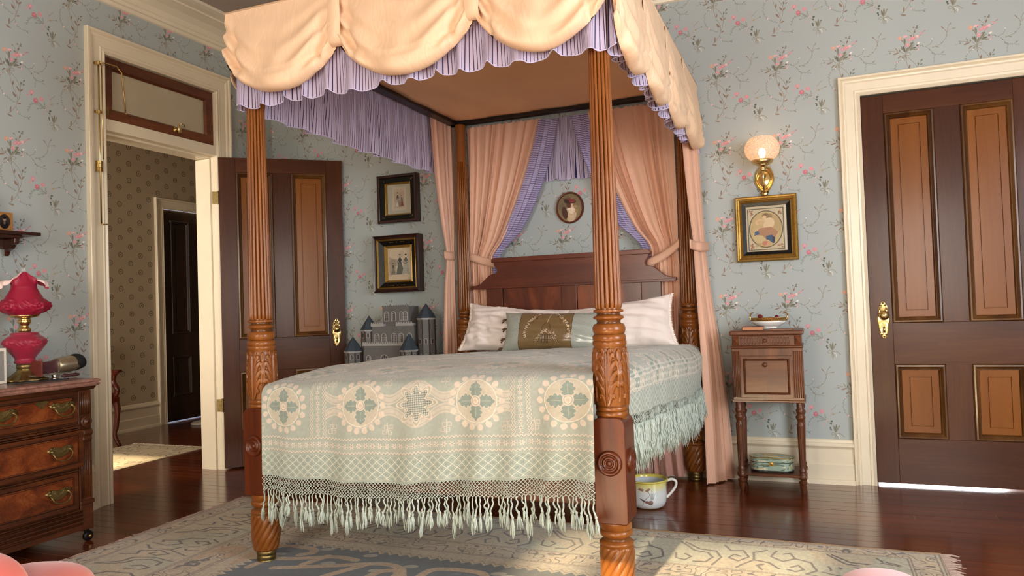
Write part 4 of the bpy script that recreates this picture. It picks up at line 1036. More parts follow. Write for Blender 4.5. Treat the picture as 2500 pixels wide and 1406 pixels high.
# ================================================================== pillows
M_LINEN = simple('white_cotton', '#EBDFD9', rough=.8, sheen=.2, bump=.25, bscale=500.)
M_LACE = simple('white_lace', '#EFE4DC', rough=.85, sheen=.2)
def pillow_pts(w, h, th, nu=40, nv=30, pinch=.06, seed=0, wr=.011, crn=.5):
    fr, bk = [], []
    for j in range(nv + 1):
        v = -1 + 2*j/nv; a, b2 = [], []
        for i in range(nu + 1):
            u = -1 + 2*i/nu
            x = u*w/2*(1 - pinch*(1 - v*v)*abs(u)**3 * .8); z = v*h/2*(1 - pinch*1.6*(1 - u*u)*abs(v)**3)
            t = th/2*((1 - abs(u)**2.6)**crn)*((1 - abs(v)**2.6)**crn)
            wk = wr*(math.sin(7*u + 9*v + seed + 2*math.sin(3*v)) + .6*math.sin(19*u - 6*v*u + seed*2) * (1 - v)*.6 + .5*math.sin(23*v + 5*u*u + seed) + .45*math.sin(31*u + 17*v + 3*math.sin(5*u + seed)))*min(1, t/(th*.25))
            a.append((x, -(t + wk), z)); b2.append((x, t*.8, z))
        fr.append(a); bk.append(b2)
    return fr, bk
def pillow(name, label, cat, loc, rot, w, h, th, m, seed=0, **k):
    o = thing(name, label, cat, loc); o.rotation_euler = rot
    fr, bk = pillow_pts(w, h, th, seed=seed, **k)
    uv = [[((i/40.), (j/30.)) for i in range(41)] for j in range(31)]
    mb = MB(); mb.grid(fr, uv=uv); obj('pillow_front' if False else 'cover', mb, m, o, smooth=True)
    mb2 = MB(); mb2.grid(bk, uv=uv, flip=True); obj('cover_back', mb2, m, o, smooth=True)
    return o, fr
def lace(o, fr, ids, wd=.022, n=34, name='lace_edge'):
    # scalloped strip of loops along an edge
    for edge in ids:
        P = [fr[j][-1] for j in range(31)] if edge == 'R' else [fr[j][0] for j in range(31)] if edge == 'L' else fr[-1] if edge == 'T' else fr[0]
        P = [Vector(p) for p in P]; out = Vector({'R': (1, 0, 0), 'L': (-1, 0, 0), 'T': (0, 0, 1), 'B': (0, 0, -1)}[edge])
        mb = MB(); rowsP = []
        for lv in range(4):
            row = []
            for k in range(n*4 + 1):
                f = k/(n*4)*(len(P) - 1); i0 = min(int(f), len(P)-2); p = P[i0].lerp(P[i0+1], f - i0)
                sc = abs(math.sin(PI*k/4.)); q = p + out*wd*lv/3*(.55 + .45*sc) + Vector((0, .004*math.sin(k*1.9)*lv/3, 0)); row.append(tuple(q))
            rowsP.append(row)
        mb.grid(rowsP); obj(name, mb, M_LACE, o, smooth=True, solid=.002)
o, fr = pillow('pillow', 'white pillow with lace edge at the left, behind the satin cushion', 'pillow', (-1.80, 4.50, .962), (math.radians(-24), math.radians(5), math.radians(-3)), .74, .345, .19, M_LINEN, 1, pinch=.10)
lace(o, fr, 'L')
o, fr = pillow('pillow', 'white pillow at the right of the headboard, its right corner raised', 'pillow', (-1.115, 4.50, .972), (math.radians(-24), math.radians(-7), math.radians(2)), .68, .34, .18, M_LINEN, 5, pinch=.10, wr=.008)
lace(o, fr, 'RL')

def paint_cushion():
    c = Cv(.72, .27, 1500, '#A5AAA1')
    X0, X1 = .135, .485
    c.poly([(X0, 0), (X1, 0), (X1, .27), (X0, .27)], '#7C6440')
    for x in (X0, X1): c.line([(x, 0), (x, .27)], .005, '#5E4A34', smooth=False)
    r = np.random.RandomState(4); D, L, P = '#5A4630', '#D9C09A', '#C09080'
    def fl(x, y, s):
        for k in range(6):
            t = k*PI/3 + r.rand(); c.ell(x + s*.6*math.cos(t), y + s*.6*math.sin(t), s*.62, s*.42, t, D, .9); c.ell(x + s*.6*math.cos(t), y + s*.6*math.sin(t), s*.46, s*.26, t, L if k % 2 else P, .9)
        c.ell(x, y, s*.25, s*.25, 0, L)
    cx = .325
    c.poly([(cx - .030, .040), (cx + .022, .040), (cx + .030, .095), (cx - .036, .095)], D)
    for k in range(7): c.line([(cx - .032 + k*.0095, .044), (cx - .036 + k*.0108, .093)], .0028, '#B49A70', smooth=False)
    for y in (.048, .062, .090): c.line([(cx - .036, y), (cx + .030, y)], .004, D, smooth=False)
    c.line([(cx - .034, .095), (cx - .026, .150), (cx + .000, .172), (cx + .022, .150), (cx + .026, .095)], .0045, D); c.line([(cx, .172), (cx + .012, .215), (cx + .018, .265)], .003, L)
    for x, y, s in ((cx-.028,.108,.014),(cx-.006,.118,.015),(cx+.020,.108,.013),(cx-.046,.092,.010),(cx+.046,.105,.011),(cx+.060,.090,.008)): fl(x, y, s)
    for pts in ([(cx-.03,.10),(cx-.06,.075),(cx-.068,.045)], [(cx+.02,.10),(cx+.055,.075),(cx+.068,.045)]):
        q = sp(pts, 6); c.line(pts, .003, D)
        for (x, y) in q[3::2]:
            for s in (-1, 1): c.leaf(x, y, x + s*.016, y - .008, .004, D); c.leaf(x, y, x + s*.012, y - .006, .0018, L)
    for side in (-1, 1):
        base = [(cx + .012, .262), (cx + side*.045, .255), (cx + side*.085, .215), (cx + side*.120, .180), (cx + side*.145, .120), (cx + side*.142, .080)]
        c.line(base, .003, D)
        for i, (x, y) in enumerate(sp(base, 5)[2:]):
            if i % 4 == 0: fl(x, y, .0145)
            for s in (-1, 1): c.leaf(x, y, x + s*.012 + .004*r.randn(), y + .010*r.randn() - .004, .0068, D if i % 2 else '#7A5E40'); c.leaf(x, y, x + s*.009, y - .003 + .006*r.randn(), .0038, L)
    c.a *= (.96 + .08*smooth_noise(c.h, c.w, 60, 120, 9))[..., None]
    return c.img('embroidered_panel')
M_SATIN = from_img('sage_satin_with_gold_panel', paint_cushion(), rough=.22, spec=.7, sheen=.1, bump=.3)
o, fr = pillow('cushion', 'small sage satin cushion with a gold panel embroidered with a flower basket', 'cushion', (-1.465, 4.335, .952), (math.radians(-20), math.radians(1), math.radians(-1)), .715, .262, .17, M_SATIN, 8, pinch=.07, wr=.002)
M_BROWNTRIM = simple('brown_chenille_trim', '#6E4E36', rough=.9, var=.5, scale=80.)
P = [Vector(fr[j][0]) for j in range(31)]
for k, f in enumerate((.10, .34, .62, .84)):
    p = P[int(f*30)]; mb = MB(); r = np.random.RandomState(k)
    for q in range(9): a = PI/2 + r.rand()*PI; mb.tube([tuple(p), (p.x - .010 - .012*r.rand(), p.y + .004*r.randn(), p.z + .012*math.cos(a)), (p.x - .016 - .014*r.rand(), p.y - .004, p.z - .016*r.rand() + .018*math.cos(a))], [.004, .005, .002], 5)
    obj('tassel', mb, M_BROWNTRIM, o, smooth=True)

# ================================================================== canopy hangings
M_PEACH = moire('peach_watered_silk', '#E3B398', '#E7BA9E', rough=.5)
M_PEACHT = moire('pale_peach_watered_silk', '#EAC7A3', '#F0D0AF', rough=.5, transl=.06)
M_STRIPE = cloth_stripe('lilac_cotton_navy_stripe', '#CFC4DE', '#2A2652')
M_STRIPE2 = cloth_stripe('lilac_cotton_navy_stripe_lining', '#B4ABD0', '#2A2650', pitch=.0125, width=.24, transl=.1)

def ruffle(path, zt, zb, amp=.020, per=.115, seed=0, full=1.35, outn=None, nper=16, sk=0.):
    # path: list of (x, y) ; gathered strip hanging between zt and zb
    r = np.random.RandomState(seed); seg = [Vector((a[0], a[1], 0)) for a in path]
    L = sum((b_ - a_).length for a_, b_ in zip(seg[:-1], seg[1:])); n = int(L/per*nper)
    ph = 0.; rows_ = []; base_ = []
    cum = 0; phs = []; tot = 0.
    for i in range(n + 1):
        f = i/n; phs.append(tot); tot += 2*PI/nper*(.7 + .6*(.5 + .5*math.sin(f*L*9 + seed) * math.cos(f*L*17.3 + 2*seed)))
    mb = MB(); P = []; U = []
    nv = 16
    ba = [smooth_noise(1, n+1, 1, max(3, int(L/.16)), seed + 7)[0], smooth_noise(1, n+1, 1, max(3, int(L/.3)), seed + 3)[0]]
    for j in range(nv + 1):
        v = j/nv; row = []; ur = []; 
        for i in range(n + 1):
            f = i/n; d = f*L; k = 0; dd = d
            while k < len(seg) - 2 and dd > (seg[k+1]-seg[k]).length: dd -= (seg[k+1]-seg[k]).length; k += 1
            t = (seg[k+1] - seg[k]).normalized(); nrm = Vector((t.y, -t.x, 0)); p = seg[k] + t*dd
            ph = phs[i]; w = math.tanh(1.7*math.sin(ph + .5*v)); a = amp*(.25 + 1.0*v**.8)*(.6 + .8*ba[0][i])
            q = p + nrm*(a*w + .012*v) + t*(.020*v*math.cos(ph)*(.5 + ba[0][i]) + sk*v)
            z = zt + (zb - zt)*v + v*( .012*(ba[1][i] - .5) + .008*math.sin(ph*.5 + 1) + .006*w)
            row.append((q.x, q.y, z)); ur.append((d*full + .012*math.sin(ph)*v, z))
        P.append(row); U.append(ur)
    mb.grid(P, uv=U); 
    hem_ = MB(); hem_.tube([tuple(q) for q in P[-1]], .0021, 5)
    return mb, hem_

ZB, ZT = 2.06, 2.465
rv = thing('striped_ruffle_valance', 'lilac cotton ruffle with navy pinstripes hanging around the bed canopy', 'valance', (-1.5, 3.7, 2.26))
def robj(root, name, mb, m, **k): mb.xf(Matrix.Translation(-Vector(root.location))); return obj(name, mb, m, root, smooth=True, **k)
XL, XR, YF, YBk = -2.375, -.655, 2.635, 4.775
M_HEM = simple('lilac_hem', '#C9C2E2', rough=.8)
for path, kw in (([(XL, YF), (XR, YF)], dict(seed=2, amp=.022, per=.125)), ([(XR, YF), (XR, YBk)], dict(seed=5, amp=.022, per=.10)),
                 ([(XL, YBk), (XL, YF)], dict(seed=9, amp=.022, per=.105)), ([(-.95, 4.812), (-2.05, 4.812)][::-1], dict(seed=12, amp=.006, per=.07))):
    zb = ZB if abs(path[0][1] - path[1][1]) > .1 or path[0][1] < 4 else 1.985
    mb, he = ruffle(path, ZT if zb == ZB else 2.41, zb, **kw)
    c = robj(rv, 'ruffle', mb, M_STRIPE); robj(c, 'hem', he, M_HEM) if False else None
    he.xf(Matrix.Translation(-Vector(rv.location))); obj('hem', he, M_HEM, c, smooth=True)

sv_ = thing('balloon_swag_valance', 'peach silk valance in ballooned swags around the top of the bed', 'valance', (-1.5, 3.7, 2.36))
def swag(org, tdir, s0, s1, zstrap=2.265, sag=.165, bulge=.075, seed=0, zt=2.485, tight=1., pw=.75):
    r = np.random.RandomState(seed); org = Vector(org); t = Vector(tdir); n = Vector((t.y, -t.x, 0))
    nu, nv = 44, 40; P = []; U = []; k1, k2 = .8 + .4*r.rand(), r.rand()*6
    for j in range(nv + 1):
        v = j/nv; row = []; ur = []
        for i in range(nu + 1):
            u = i/nu; su = math.sin(PI*u); e = abs(2*u - 1)
            zb = zstrap - sag*su**pw
            vv = min(v/.80, 1.); z = zt + (zb - zt)*vv
            B = bulge*su**.55
            if v <= .80:
                o = B*(math.sin(vv*PI*.5)**1.3) + .010
            else:
                a = (v - .80)/.20*PI*.9; rr = .022 + .026*su**.6
                z = zb - rr*math.sin(a)*.6; o = .010 + B - rr*(1 - math.cos(a)) 
            arc = vv*(1 + .55*(1 - e*e)) if False else (z - zt)/(zstrap - zt)
            fold = math.sin(2*PI*(vv*3.2 - 1.4*su) + k2)*.019*(e**.7)*min(1, vv*1.2)*tight
            fold += .006*math.sin(9*u*k1 + 5*vv + k2)*vv + .004*math.sin(23*u + 3*vv*k1 + seed)*vv
            crease = (-.030*math.exp(-((u - .07 - .07*vv)/.024)**2)*vv - .030*math.exp(-((u - .93 + .07*vv)/.024)**2)*vv)*(1 if tight == 1. else .35) - .007*math.exp(-((vv - .88)/.022)**2)*(v < .8)
            o += fold + crease
            s_ = s0 + (s1 - s0)*u
            q = org + t*s_ + n*max(o, .004)
            row.append((q.x, q.y, z)); ur.append((s_*1.05, z - .3*o))
        P.append(row); U.append(ur)
    mb = MB(); mb.grid(P, uv=U); return mb
def strap(org, tdir, s, z0=2.25, z1=2.49, w=.062, k_=1.):
    org = Vector(org); t = Vector(tdir); n = Vector((t.y, -t.x, 0)); P = []; U = []
    for (o, z) in ((.004, z1), (.030, z1 - .004), (.036, z1 - .06), (.040, z0 + .06), (.040, z0 + .02), (.034, z0), (.012, z0 - .012), (-.01, z0 - .006)):
        row = []; ur = []
        for k in range(7):
            f = k/6 - .5; q = org + t*(s + f*w*(1 + .1*math.sin(z*30))) + n*(o*k_ + .006*math.cos(f*PI)); row.append((q.x, q.y, z)); ur.append((s + f*w + 3, z*.8))
        P.append(row); U.append(ur)
    return MB().grid(P, uv=U)
Of = (0, YF - .030, 0); Or = (XR + .030, 0, 0); Ol = (XL - .032, 0, 0)
fb = [XL - .030, -1.800, -1.165, XR + .025]
for k in range(3): robj(sv_, 'swag', swag(Of, (1, 0, 0), fb[k], fb[k+1], seed=k, sag=.170 if k else .150, bulge=.060, zstrap=2.268), M_PEACHT)
for s in fb[1:3]: robj(sv_, 'strap', strap(Of, (1, 0, 0), s), M_PEACHT)
rb = [YF - .025, 3.13, 3.66, 4.19, 4.79]
for k in range(4): robj(sv_, 'swag', swag(Or, (0, 1, 0), rb[k], rb[k+1], seed=10+k, sag=.125, zstrap=2.185, bulge=.042, tight=.7, pw=.5), M_PEACHT)
for s in rb[0:1] + rb[1:4]: robj(sv_, 'strap', strap(Or, (0, 1, 0), s + (.02 if s == rb[0] else 0), z0=2.18, w=.05, k_=.45, z1=2.48), M_PEACHT)
lb_ = [-4.79, -4.19, -3.66, -3.13, -YF]
for k in range(4): robj(sv_, 'swag', swag(Ol, (0, -1, 0), lb_[k], lb_[k+1], seed=20+k, sag=.075, zstrap=2.22, bulge=.035, tight=.15, pw=.5), M_PEACHT)
for s in lb_[1:4]: robj(sv_, 'strap', strap(Ol, (0, -1, 0), s, z0=2.215, w=.05, k_=.45, z1=2.48), M_PEACHT)
b = MB(); b.grid([[(XL - .034 + (XR - XL + .068)*i/12, YF - .034 + (YBk + .034 - YF)*j/12, 2.487 + .012*math.sin(i*1.1)*math.sin(j*.8)) for i in range(13)] for j in range(13)], uv=[[(i*.15, j*.17) for i in range(13)] for j in range(13)])
robj(sv_, 'top_cover', b, M_PEACHT)
# piping along the top front and side edges
for pts in ([(XL - .036, YF - .036, 2.488), (XR + .036, YF - .036, 2.488)], [(XR + .036, YF - .036, 2.488), (XR + .036, YBk, 2.488)]):
    robj(sv_, 'piping', MB().tube(pts, .006, 8), M_PEACHT)

# ------------------------------------------------------------------ curtains
def herm(keys, z):
    zs = [k[0] for k in keys]
    if z >= zs[0]: return keys[0][1:]
    if z <= zs[-1]: return keys[-1][1:]
    for i in range(len(keys) - 1):
        if zs[i] >= z >= zs[i+1]:
            t = (zs[i] - z)/(zs[i] - zs[i+1]); h = zs[i] - zs[i+1]; out = []
            for c_ in range(1, len(keys[0])):
                def sl(j):
                    if j <= 0: return (keys[1][c_] - keys[0][c_])/(zs[0] - zs[1])
                    if j >= len(keys)-1: return (keys[-1][c_] - keys[-2][c_])/(zs[-2] - zs[-1])
                    a_ = (keys[j][c_] - keys[j-1][c_])/(zs[j-1] - zs[j]); b_ = (keys[j+1][c_] - keys[j][c_])/(zs[j] - zs[j+1])
                    return 0. if a_*b_ < 0 else (a_ + b_)/2 if abs(a_+b_) < 4*min(abs(a_), abs(b_)) + 1e-9 else math.copysign(2*min(abs(a_), abs(b_)), a_)
                m0, m1 = sl(i)*h, sl(i+1)*h; a_, b_ = keys[i][c_], keys[i+1][c_]
                out.append((2*t**3 - 3*t*t + 1)*a_ + (t**3 - 2*t*t + t)*m0 + (-2*t**3 + 3*t*t)*b_ + (t**3 - t*t)*m1)
            return out
def curtain(keys, pleats, seed=0, nu=None, nz=64, swap=False, full=2., head=False, uoff=0.):
    # keys: (z, xL, yL, xR, yR, amp)
    r = np.random.RandomState(seed); nu = nu or pleats*10
    phw = [r.rand()*6 for _ in range(4)]
    P = []; U = []; L0 = math.hypot(keys[0][3]-keys[0][1], keys[0][4]-keys[0][2])*full
    z0, z1 = keys[0][0], keys[-1][0]
    for j in range(nz + 1):
        f = j/nz; z = z0 + (z1 - z0)*f
        if head and j < 5: z = z0 + (z1 - z0)*f*.25
        xl, yl, xr_, yr, am = herm(keys, z); A_ = Vector((xl, yl, 0)); B_ = Vector((xr_, yr, 0)); t = B_ - A_; n = Vector((t.y, -t.x, 0)).normalized() if t.length > 1e-6 else Vector((0, -1, 0))
        row = []; ur = []
        for i in range(nu + 1):
            u = i/nu; w = u + .035*math.sin(2*PI*u*1.5 + phw[0]) + .02*math.sin(2*PI*u*3.3 + phw[1])
            ph = 2*PI*pleats*w; a = am*(.65 + .5*math.sin(2*PI*u*2.1 + phw[2]))
            dn = a*math.sin(ph) + a*.35*math.sin(ph*2.03 + phw[3] + 1.5*f) + a*.2*math.sin(ph*.5 + 3*f)
            q = A_ + t*u + t.normalized()*(a*.35*math.cos(ph)) + n*dn
            zz = z
            if head and j == 0: zz = z + .006*math.sin(ph*2) 
            row.append((q.x, q.y, zz)); ur.append((z, u*L0 + uoff) if swap else (u*L0 + uoff, z))
        P.append(row); U.append(ur)
    return MB().grid(P, uv=U)
def band(pts, w, m, root, name='tieback', th=.008):
    # flat tie-back following pts
    P = []; U = []; q = [Vector(p) for p in sp(pts, 6)]
    for i, p in enumerate(q):
        P.append([(p.x, p.y, p.z - w/2), (p.x, p.y - .004, p.z - w*.25), (p.x, p.y - .005, p.z + w*.25), (p.x, p.y, p.z + w/2)]); U.append([(i*.02, 0), (i*.02, w*.3), (i*.02, w*.7), (i*.02, w)])
    mb = MB().grid(P, uv=U); mb.xf(Matrix.Translation(-Vector(root.location))); return obj(name, mb, m, root, smooth=True, solid=th)
TZ = 1.455
# back left: drawn to the left post
c1 = thing('bed_curtain', 'peach curtain with striped lilac lining, drawn to the left behind the headboard', 'curtain', (-2.1, 4.75, 0), group='peach bed curtains')
k1_ = [(2.405, -2.232, 4.755, -1.665, 4.755, .010), (2.2, -2.232, 4.755, -1.720, 4.75, .015), (1.9, -2.235, 4.755, -1.825, 4.745, .017), (1.6, -2.236, 4.752, -1.965, 4.74, .015), (TZ, -2.234, 4.745, -2.060, 4.735, .010), (1.30, -2.238, 4.75, -2.060, 4.74, .011), (.8, -2.24, 4.755, -2.03, 4.75, .014), (.03, -2.24, 4.755, -2.02, 4.755, .016)]
robj(c1, 'panel', curtain(k1_, 9, 3, head=True), M_PEACH)
l1 = [(2.395, -1.685, 4.758, -1.545, 4.762, .006), (2.2, -1.735, 4.757, -1.59, 4.762, .010), (1.9, -1.84, 4.755, -1.70, 4.76, .010), (1.65, -1.96, 4.752, -1.835, 4.756, .008), (TZ+.01, -2.07, 4.746, -2.000, 4.748, .005), (1.33, -2.075, 4.748, -2.01, 4.750, .005)]
robj(c1, 'striped_lining', curtain(l1, 3, 5, nu=30, swap=True), M_STRIPE2)
band([(-2.245, 4.755, 1.485), (-2.20, 4.715, 1.475), (-2.12, 4.712, 1.448), (-2.045, 4.722, 1.425), (-2.02, 4.75, 1.43)], .055, M_PEACH, c1)
# back right, mirrored about the middle of the bed
mir = lambda ks: [(z, -3.0 - xr_ + (.00), yr, -3.0 - xl + .0, yl, a) for z, xl, yl, xr_, yr, a in ks]
c2 = thing('bed_curtain', 'peach curtain with striped lilac lining, drawn to the right behind the headboard', 'curtain', (-.9, 4.75, 0), group='peach bed curtains')
robj(c2, 'panel', curtain(mir(k1_), 9, 13, head=True), M_PEACH)
robj(c2, 'striped_lining', curtain(mir(l1), 3, 15, nu=30, swap=True), M_STRIPE2)
band([(-.98, 4.75, 1.375), (-.955, 4.722, 1.372), (-.88, 4.708, 1.40), (-.80, 4.706, 1.448), (-.75, 4.712, 1.49)], .055, M_PEACH, c2)
# left side, outside the left post
c3 = thing('bed_curtain', 'narrow peach curtain outside the left rear bedpost, tied with a band', 'curtain', (-2.36, 4.62, 0), group='peach bed curtains')
k3 = [(2.43, -2.345, 4.42, -2.345, 4.79, .008), (2.0, -2.345, 4.47, -2.345, 4.78, .012), (1.7, -2.345, 4.54, -2.342, 4.76, .011), (1.50, -2.345, 4.60, -2.342, 4.735, .008), (1.25, -2.348, 4.56, -2.345, 4.74, .010), (.8, -2.35, 4.52, -2.345, 4.76, .012), (.02, -2.36, 4.48, -2.35, 4.78, .014)]
robj(c3, 'panel', curtain(k3, 5, 21, head=True), M_PEACH)
band([(-2.352, 4.755, 1.50), (-2.328, 4.70, 1.495), (-2.326, 4.64, 1.49), (-2.350, 4.585, 1.495)], .055, M_PEACH, c3)
# right side, falling to the floor beside the nightstand
c4 = thing('bed_curtain', 'long peach curtain falling to the floor between bed and nightstand', 'curtain', (-.62, 4.65, 0), group='peach bed curtains')
k4 = [(2.40, -.672, 4.40, -.628, 4.785, .010), (2.0, -.668, 4.43, -.618, 4.785, .013), (1.7, -.660, 4.50, -.610, 4.785, .011), (1.46, -.648, 4.56, -.600, 4.780, .008), (1.25, -.642, 4.55, -.585, 4.785, .010), (.8, -.630, 4.56, -.535, 4.790, .014), (.4, -.625, 4.565, -.500, 4.790, .017), (.010, -.625, 4.57, -.478, 4.775, .018)]
robj(c4, 'panel', curtain(k4, 6, 31, head=True), M_PEACH)
band([(-.655, 4.50, 1.46), (-.640, 4.575, 1.452), (-.605, 4.62, 1.448), (-.582, 4.74, 1.455), (-.585, 4.795, 1.46)], .055, M_PEACH, c4)
# bed skirt at the back right
k5 = [(.40, -.95, 4.50, -.685, 4.50, .010), (.2, -.96, 4.52, -.70, 4.50, .014), (.03, -.97, 4.64, -.74, 4.60, .018)]
M_SKIRT = moire('dusky_pink_skirt_cloth', '#B98A7C', '#C89A8A')
skt = thing('bed_skirt', 'dusky pink pleated bed skirt hanging behind the bedspread fringe', 'bed skirt', (-.85, 4.5, 0))
robj(skt, 'cloth', curtain([(.52, -1.25, 4.60, -.775, 4.60, .008), (.25, -1.25, 4.61, -.775, 4.61, .014), (.035, -1.24, 4.63, -.765, 4.63, .018)], 8, 41, nz=24), M_SKIRT)

# ================================================================== rugs
def paint_rug():
    X0, X1, Y0, Y1, ppm = -3.27, .47, 1.0, 3.60, 420
    c = Cv(X1 - X0, Y1 - Y0, ppm, '#AA987C'); H, Wd = c.h, c.w; A = c.a
    x = (X0 + (np.arange(Wd) + .5)/ppm)[None, :] + np.zeros((H, 1)); y = (Y0 + (np.arange(H) + .5)/ppm)[:, None] + np.zeros((1, Wd))
    dx = np.minimum(x - X0, X1 - x)*.775; dy = Y1 - y; d = np.minimum(dx, dy); al = np.where(dy < dx, x, y/.775)
    BR, TAN, SAGE, NAV = c._c('#3A2817'), c._c('#B39B78'), c._c('#A09C82'), c._c('#30373C')
    def put(m, col, a=1.):
        m = np.clip(m, 0, 1)[..., None]*a; A[:] = A*(1 - m) + col*m
    soft = lambda v, w=.0026: np.clip(.5 - v/w, 0, 1)
    n1 = smooth_noise(H, Wd, 56, 80, 3); n2 = smooth_noise(H, Wd, 100, 150, 4); n3 = smooth_noise(H, Wd, 14, 20, 6)
    sq = soft(np.abs(((n1*3.0 + n2*.6) % 1) - .5) - .085, .04)
    g1 = (d > .022) & (d < .095); main = (d >= .108) & (d < .428); g2 = (d >= .442) & (d < .565)
    put(main, SAGE, .9); put((main | g1 | g2) * (n3 > .55), TAN, .6); put(g1*sq, BR, .9); put(g2*sq, BR, .9)
    for q in (.010, .022, .098, .107, .430, .440, .567, .578): put(soft(np.abs(d - q) - .0020) * (((al*60 % 1) < .82)), BR, .8)
    # hooked leaf motifs along the main border: drawn in a strip and bent onto the frame
    st = Cv(.62, .205, ppm, (0, 0, 0), wrap=True); 
    def S(p, w=.0085): st.line(p, w, (1, 0, 0), 1., smooth=False)
    S([(.03,.02),(.10,.085),(.16,.095),(.19,.13),(.17,.17),(.12,.175)]); S([(.05,.02),(.12,.07),(.19,.075),(.225,.125),(.20,.19)])
    S([(.22,.02),(.25,.06),(.30,.05),(.335,.10),(.30,.14),(.255,.12),(.27,.09),(.30,.10)]); S([(.30,.19),(.36,.12),(.345,.06),(.40,.03)]); S([(.36,.12),(.42,.13),(.46,.17)])
    S([(.44,.03),(.42,.08),(.47,.11),(.52,.08),(.50,.04),(.47,.05)]); S([(.52,.08),(.58,.10),(.60,.16),(.56,.19)]); S([(.50,.15),(.53,.13),(.55,.16),(.52,.18),(.49,.17)]); S([(.07,.12),(.10,.14),(.08,.17),(.04,.16),(.03,.12)]); S([(.40,.19),(.38,.16),(.40,.15)])
    ii = ((al + n3*.012)/.62 % 1*st.w).astype(int) % st.w; jj = np.clip((d - .108)/.320*st.h, 0, st.h-1).astype(int)
    put(st.a[jj, ii, 0]*main, BR, .95)
    tz = np.abs(((al/.052) % 1) - .5)*2; zb = .660 + .030*tz
    put(soft(np.abs(d - zb + .022) - .0028), BR, .6); field = (d > zb); put(field, NAV, 1.); put(field*(n2 > .62), c._c('#464E52'), .35)
    sv = A
    TA = '#A88A66'
    for (ox, oy, f) in ((-2.35, 2.72, 1), (-1.45, 2.66, 1), (-.75, 2.66, -1), (-1.9, 2.2, -1), (-.9, 2.15, 1), (-2.2, 1.6, 1), (-.9, 1.5, -1)):
        q = lambda pts: [((ox + f*u) - X0, oy + v - Y0) for u, v in pts]
        for pts in ([(-.10,-.10),(-.10,.12),(-.02,.17),(.12,.17),(.16,.12),(.12,.08)], [(-.10,0),(.10,.02),(.30,.10),(.42,.09)], [(.0,-.12),(.02,.02)], [(.22,-.02),(.26,.10)], [(.12,-.10),(.36,.0),(.55,.08),(.66,.06),(.72,-.02)], [(.40,-.12),(.50,.06)], [(-.32,-.10),(-.30,.05),(-.22,.08),(-.20,-.04)]):
            c.line(q(pts), .042, TA, .95)
        for u, v in ((.02,.06),(.32,.02),(.58,.0),(-.2,.15),(.2,.18),(.45,.16)): c.ell(ox + f*u - X0, oy + v - Y0, .035, .02, .3, '#9C9480', .9)
        for u, v in ((.03,.125),(.6,.12)): c.ell(ox + f*u - X0, oy + v - Y0, .022, .014, .3, '#44505A', 1.)
    return c
_rc = paint_rug()
_rc.a *= (.90 + .2*smooth_noise(_rc.h, _rc.w, 300, 420, 8))[..., None] * (.94 + .12*smooth_noise(_rc.h, _rc.w, 18, 24, 12))[..., None]
M_RUG = from_img('faded_knotted_wool_rug', _rc.img('rug_pattern'), rough=.95, spec=.1, sheen=.3, bump=.5)
def cloth_slab(x0, x1, y0, y1, th, nx, ny, wob, seed, uvf):
    r = np.random.RandomState(seed); top = []; U = []
    nz = smooth_noise(ny + 1, nx + 1, 6, 8, seed)
    for j in range(ny + 1):
        row = []; ur = []
        for i in range(nx + 1):
            x = x0 + (x1 - x0)*i/nx; y = y0 + (y1 - y0)*j/ny
            ex = wob*math.sin(y*7 + seed) if i in (0, nx) else 0; ey = wob*math.sin(x*5 + seed) if j in (0, ny) else 0
            edge = i in (0, nx) or j in (0, ny)
            row.append((x + ex, y + ey, th*(.5 if edge else 1) + .002*nz[j][i])); ur.append(uvf(x, y))
        top.append(row); U.append(ur)
    mb = MB(); mb.grid(top, uv=U)
    ring = [top[0][i] for i in range(nx+1)] + [top[j][nx] for j in range(1, ny+1)] + [top[ny][i] for i in range(nx-1, -1, -1)] + [top[j][0] for j in range(ny-1, 0, -1)]
    mb.grid([[(p[0], p[1], .0012) for p in ring], ring], closed_u=True, uv=[[(.5, .5)]*(len(ring)+1)]*2)
    return mb
rug = thing('area_rug', 'large faded oriental rug in tan, sage and slate blue under the bed', 'rug', (-1.4, 2.3, 0))
mb = cloth_slab(-3.27, .47, 1.0, 3.60, .009, 90, 60, .006, 1, lambda x, y: ((x + 3.27)/3.74, (y - 1.0)/2.60)); mb.xf(Matrix.Translation(-Vector(rug.location)))
obj('pile', mb, M_RUG, rug, smooth=True)
M_RFR = simple('pale_rug_fringe', '#B49C90', rough=.95)
def fringe(parent, x, y0, y1, sg, n, L=.055, seed=0, nm='fringe', m=None, z=.006):
    r = np.random.RandomState(seed); mb = MB()
    for k in range(n):
        y = y0 + (y1 - y0)*(k + .5)/n; a = (r.rand() - .5)*.9; l_ = L*(.6 + .6*r.rand())
        mb.tube([(x, y, z), (x + sg*l_*.5, y + a*l_*.5, z + .004*r.rand()), (x + sg*l_, y + a*l_ + .008*(r.rand()-.5), .004)], [.0036, .0034, .0016], 4, cap=False)
    mb.xf(Matrix.Translation(-Vector(parent.location))); return obj(nm, mb, m or M_RFR, parent, kind='stuff')
fringe(rug, .465, 1.4, 3.60, 1, 230, .06, 1); fringe(rug, -3.265, 1.4, 3.60, -1, 230, .032, 2)
mb = MB(); mb.tube([(-3.27 + 3.74*k/60, 3.602 + .004*math.sin(k*1.7), .006) for k in range(61)], .005, 6); mb.xf(Matrix.Translation(-Vector(rug.location))); obj('selvedge', mb, simple('rug_edge_binding', '#8E7458', rough=.95), rug, smooth=True)

